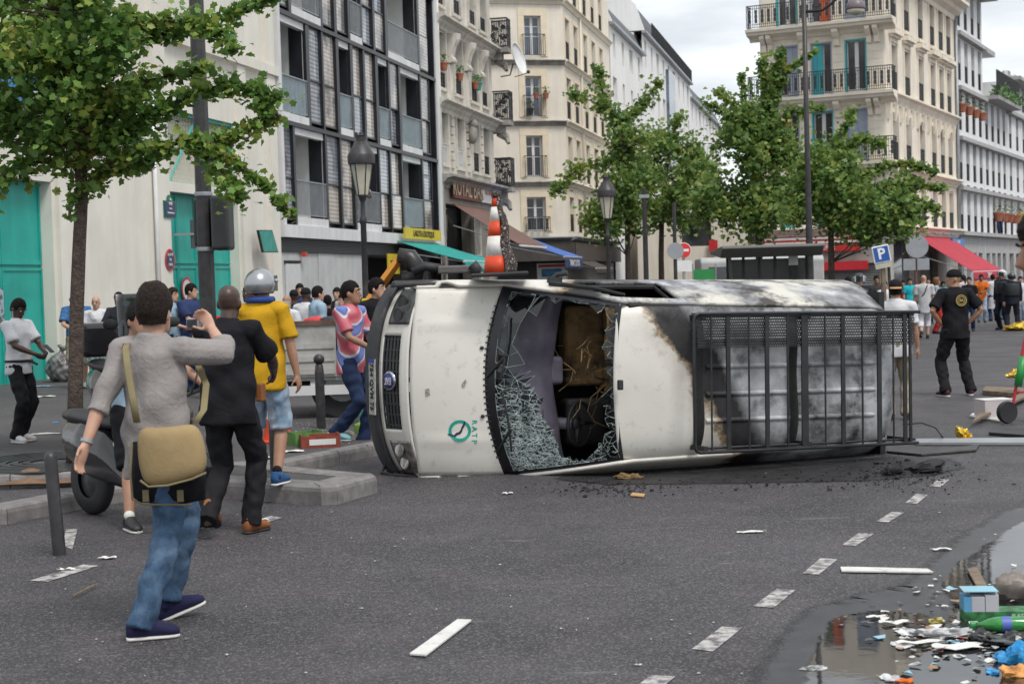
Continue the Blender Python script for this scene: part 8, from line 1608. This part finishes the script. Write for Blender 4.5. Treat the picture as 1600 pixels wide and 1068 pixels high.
def crumple(px, py, r, m, label, cat, name, z=0., sq=.5, seed=0, vox=.012, wr=.02):
    g = ground(px, py, z); T = thing(name, Matrix.Translation((g.x, g.y, z + .004)), label, cat); mb = MB(); nu, nv = 30, 16; mb.sphere((0, 0, 0), 1., nu, nv); o_ = Vector((seed * 3.1, px * .37, 0)); st = 1 + .5 * math.sin(seed * 2.3)
    for i, v in enumerate(mb.v):
        v = Vector(v); k = .62 + .55 * mnoise.noise(v * 1.1 + o_) + .42 * abs(mnoise.noise(v * 2.3 + o_)) + .22 * abs(mnoise.noise(v * 5.5 + o_)); mb.v[i] = (v.x * r * k * st, v.y * r * k * .8, max(0, (v.z + .55) * r * sq * k))
    part('crumpled_mass', mb, m, T, None, True, 25); return T
    g = ground(px, py, z); T = thing(name, Matrix.Translation((g.x, g.y, z + .005)), label, cat); mb = MB(); r_ = random.Random(seed + px); [mb.sphere((r_.uniform(-r, r) * .6, r_.uniform(-r, r) * .5, r * sq * r_.uniform(.4, .9)), (r * r_.uniform(.3, .6), r * r_.uniform(.3, .5), r * sq * r_.uniform(.4, .8)), 8, 6) for _ in range(7)]; me = remesh(mb, vox, 0, wr * r * 3, 3. / r, seed); me.polygons.foreach_set('use_smooth', [False] * len(me.polygons)); me.materials.clear(); me.materials.append(m); put('crumpled_mass', me, T); return T
crumple(1506, 686, .17, foil, 'crumpled gold foil blanket on the road behind the van', 'foil', 'foil_blanket', seed=2); crumple(1594, 590, .16, foil, 'gold foil scrap hanging at the right edge by the trolley', 'foil', 'foil_scrap', z=.25, seed=3); crumple(1600, 516, .5, foil, 'gold foil heap behind the police officers feet', 'foil', 'foil_heap', seed=4, sq=.3, vox=.03)
g = ground(1425, 640); T = thing('loose_cable', Matrix.Translation((0, 0, 0)), 'thin black cable curling out behind the van', 'cable'); mb = MB(); mb.tube([at(1418, 662, 15.2), at(1440, 660, 15.4), at(1462, 668, 15.6), ground(1475, 686)], .008, 6); part('cable', mb, rub, T, None, True)
# ---- painted shade, char and debris under the van
charm = mat('char_and_shade', (.016, .015, .016), .55, n=.5, ns=6, bump=.8, bs=60, bd=.01)
sheet('soot_and_shade', [(900, 748), (960, 730), (1100, 725), (1250, 725), (1380, 718), (1460, 718), (1475, 730), (1420, 742), (1330, 748), (1100, 752), (960, 754)], .0045, charm, .03, 8, 8, .25)  # dark sheet: the van's shadow painted on the road together with soot
mb = MB(); rdm = random.Random(12)
for k in range(900):
    x, y = rdm.choice([(rdm.gauss(950, 50), rdm.gauss(764, 6)), (rdm.gauss(1410, 50), rdm.gauss(738, 10)), (rdm.uniform(900, 1480), rdm.gauss(752, 8)), (rdm.gauss(1400, 70), rdm.gauss(742, 14))]); g = ground(x, y); s_ = abs(rdm.gauss(0, .0065)) + .002
    TT = Matrix.Translation((g.x, g.y, .006 + s_ * .4)) @ Matrix.Rotation(rdm.uniform(0, 6), 4, 'Z') @ Matrix.Rotation(rdm.uniform(0, 1), 4, 'X'); mb.cbox((0, 0, 0), (s_ * 2, s_ * rdm.uniform(.6, 1.4), s_ * rdm.uniform(.3, 1)), TT)
part('charred_debris', mb, soot, None, kind='stuff')['label'] = 'black ash and charred crumbs along the bottom of the van'
crumple(985, 748, .09, foam, 'scorched brown foam lump under the van', 'foam', 'foam_lump', seed=6, sq=.4); crumple(1392, 742, .12, soot, 'charred lump under the van rear', 'debris', 'charred_lump', seed=7); crumple(1430, 738, .2, soot, 'larger heap of char behind the van rear', 'debris', 'charred_lump', seed=9, sq=.35)
plank([(985, 776), (988, 772), (1008, 774), (1006, 778)], 0, .012, mat('raw_pine', (.45, .28, .12), .7), 'small piece of yellow wood below the windscreen')
mb = MB(); rdm = random.Random(15)
for k in range(420):
    x, y = (rdm.gauss(505, 45), rdm.gauss(668, 14)) if k < 260 else (rdm.uniform(80, 1560), rdm.uniform(700, 1060)); g = ground(x, y, .13 if k < 260 else 0.); z = .136 if k < 260 else .006; s_ = rdm.uniform(.006, .016) if k < 260 else rdm.uniform(.003, .012); t = rdm.uniform(0, 6.3)
    mb.add([(g.x + s_ * math.cos(t + a), g.y + s_ * math.sin(t + a) * 1.3, z + rdm.uniform(0, .004)) for a in (0, 1.3, 2.8, 4.4)], [(0, 1, 2, 3)])
part('broken_glass_crumbs', mb, mat('glass_crumb', (.40, .46, .44), .3, n=.4, ns=30), None, kind='stuff')['label'] = 'pale glass crumbs and paper specks scattered over the road'
# ---- rubbish in the puddle, lower right
g = ground(1545, 972); T = thing('drinks_carton', TR(g.x, g.y, .008, R(-6)) @ Matrix.Scale(.85, 4), 'torn blue and green drinks carton pack in the puddle', 'carton'); bl = mat('carton_blue', (.10, .32, .52), .5, n=.15); gr_ = mat('carton_green', (.03, .15, .05), .5, n=.6, ns=24)
w_ = .34; mb = MB(); mb.box(-.14, w_, 0, .16, 0, .055); part('green_side', mb, gr_, T); mb = MB(); mb.box(-.14, -.095, .001, .159, .055, .14); part('blue_end', mb, bl, T); mb = MB(); mb.extr([(0, .055), (.16, .055), (.16, .16), (0, .14)], -.095, -.02); part('inner_flap', mb, mat('carton_grey', (.42, .42, .45), .6), T); mb = MB(); mb.extr([(0, .055), (.16, .055), (.16, .17), (0, .15)], -.016, .06); part('inner_flap', mb, mat('carton_grey'), T); mb = MB(); mb.box(-.14, .06, .0, .17, .172, .176); part('pale_blue_lid', mb, mat('carton_pale', (.25, .48, .58), .5), T); put('lettering', text_mesh('PLAISIR', .03, .001, white), T, WM[T.name] @ Matrix.Translation((.18, -.002, .03)) @ UPR)
g = ground(1580, 985); T = thing('plastic_bottle', TR(g.x - .02, g.y - .05, .045, R(-4)) @ Matrix.Rotation(R(90), 4, 'Y'), 'green plastic drinks bottle lying in front of the carton', 'bottle'); mb = MB(); mb.lathe([(.014, -.17), (.014, -.14), (.03, -.10), (.038, -.06), (.038, .1), (.034, .14), (.02, .15)], 16); part('bottle_body', mb, mat('bottle_green', (.025, .20, .04), .15, n=.4, spec=.7), T, None, True); mb = MB(); mb.lathe([(.016, -.19), (.016, -.168), (.002, -.168)], 12); part('cap', mb, grm, T); mb = MB(); mb.lathe([(.0388, -.045), (.0388, .0)], 16, cap=False); part('label_band', mb, mat('label_blue', (.08, .12, .4), .5), T, None, True)
pl = mat('clear_plastic_bag', (.50, .50, .50), .25, n=.35, ns=16, grime=(.12, .12, .12), gs=12, g0=.5, g1=.65); blk_ = mat('black_plastic_bag', (.018, .018, .02), .25, n=.4); blp = mat('blue_plastic_bag', (.02, .22, .48), .3, n=.5, ns=14)
for i, (x, y, r, m, lab, sq) in enumerate(((1475, 995, .12, pl, 'clear plastic bag with red print in the puddle', .25), (1535, 1003, .13, blk_, 'black plastic bag behind the clear one in the puddle', .3), (1585, 1008, .12, blk_, 'black crumpled plastic at the right edge of the puddle', .35), (1588, 1036, .07, blp, 'bright blue crumpled plastic bag in the puddle', .9), (1552, 1052, .07, blp, 'small blue plastic scrap floating in the puddle', .2), (1582, 1058, .05, mat('orange_peel', (.6, .28, .08), .6, n=.4, ns=20), 'orange peel at the bottom right', .7), (1430, 992, .09, pl, 'pale plastic wrapper at the left of the rubbish', .2), (1410, 1010, .09, pl, 'white sheet of packaging floating low in the puddle', .12), (1590, 935, .13, mat('grey_rag', (.22, .19, .17), .9, n=.4, ns=8), 'grey dirty rag at the right edge above the carton', .9), (1390, 1062, .08, pl, 'pale scrap at the bottom edge of the puddle', .15), (1412, 1066, .05, orange, 'orange scrap at the bottom edge of the puddle', .2), (1270, 1046, .05, pl, 'white scrap on the left rim of the puddle', .2), (1465, 975, .08, mat('wrapper_yellow', (.45, .38, .12), .4, n=.4, ns=20), 'yellow wrapper in the middle of the rubbish', .3))): crumple(x, y, r, m, lab, 'rubbish', 'plastic_bag' if 'bag' in lab else 'rubbish_scrap', seed=20 + i, sq=sq, vox=.008)
for i, (x, y, w, d, m, lab) in enumerate(((1500, 1012, .22, .1, papw, 'flat white tray floating in the puddle'), (1440, 1006, .2, .05, papw, 'torn white paper strip in the puddle'), (1555, 955, .12, .05, papw, 'white label beside the carton'), (1400, 975, .14, .05, papw, 'white foam scraps on the puddle rim'), (1370, 965, .1, .04, papw, 'small white scrap at the tip of the puddle'), (1568, 1030, .1, .06, card, 'brown scrap in front of the blue bag'))): litter(x, y, w, d, m, lab, z=.008)
plank([(1511, 893), (1527, 890), (1543, 920), (1527, 922)], .008, .015, wood, 'weathered grey plank end in the upper puddle')
mb = MB(); rdm = random.Random(31); mats_ = [papw, pl, blk_, card, mat('carton_pale'), redp]
for k in range(260):
    x, y = rdm.gauss(1500, 62), rdm.gauss(992, 22) + rdm.choice([0, 0, 0, 35, -45])
    if x < 1290 or y > 1075: continue
    g = ground(x, y); s_ = rdm.uniform(.006, .032); t = rdm.uniform(0, 6.3); mb.m = rdm.choice([0, 0, 0, 0, 1, 1, 1, 1, 2, 2, 2, 2, 2, 3, 3, 4, 5]); mb.add([(g.x + s_ * rdm.uniform(.6, 1.3) * math.cos(t + a), g.y + s_ * rdm.uniform(.5, 1.2) * math.sin(t + a), .010 + rdm.uniform(0, s_ * .5)) for a in (0, 1.2, 2.2, 3.6, 4.9)], [(0, 1, 2, 3, 4)])
part('floating_scraps', mb, mats_, None, kind='stuff')['label'] = 'small wet paper and plastic scraps floating in the puddle'
bpy.data.scenes.remove(TMP)
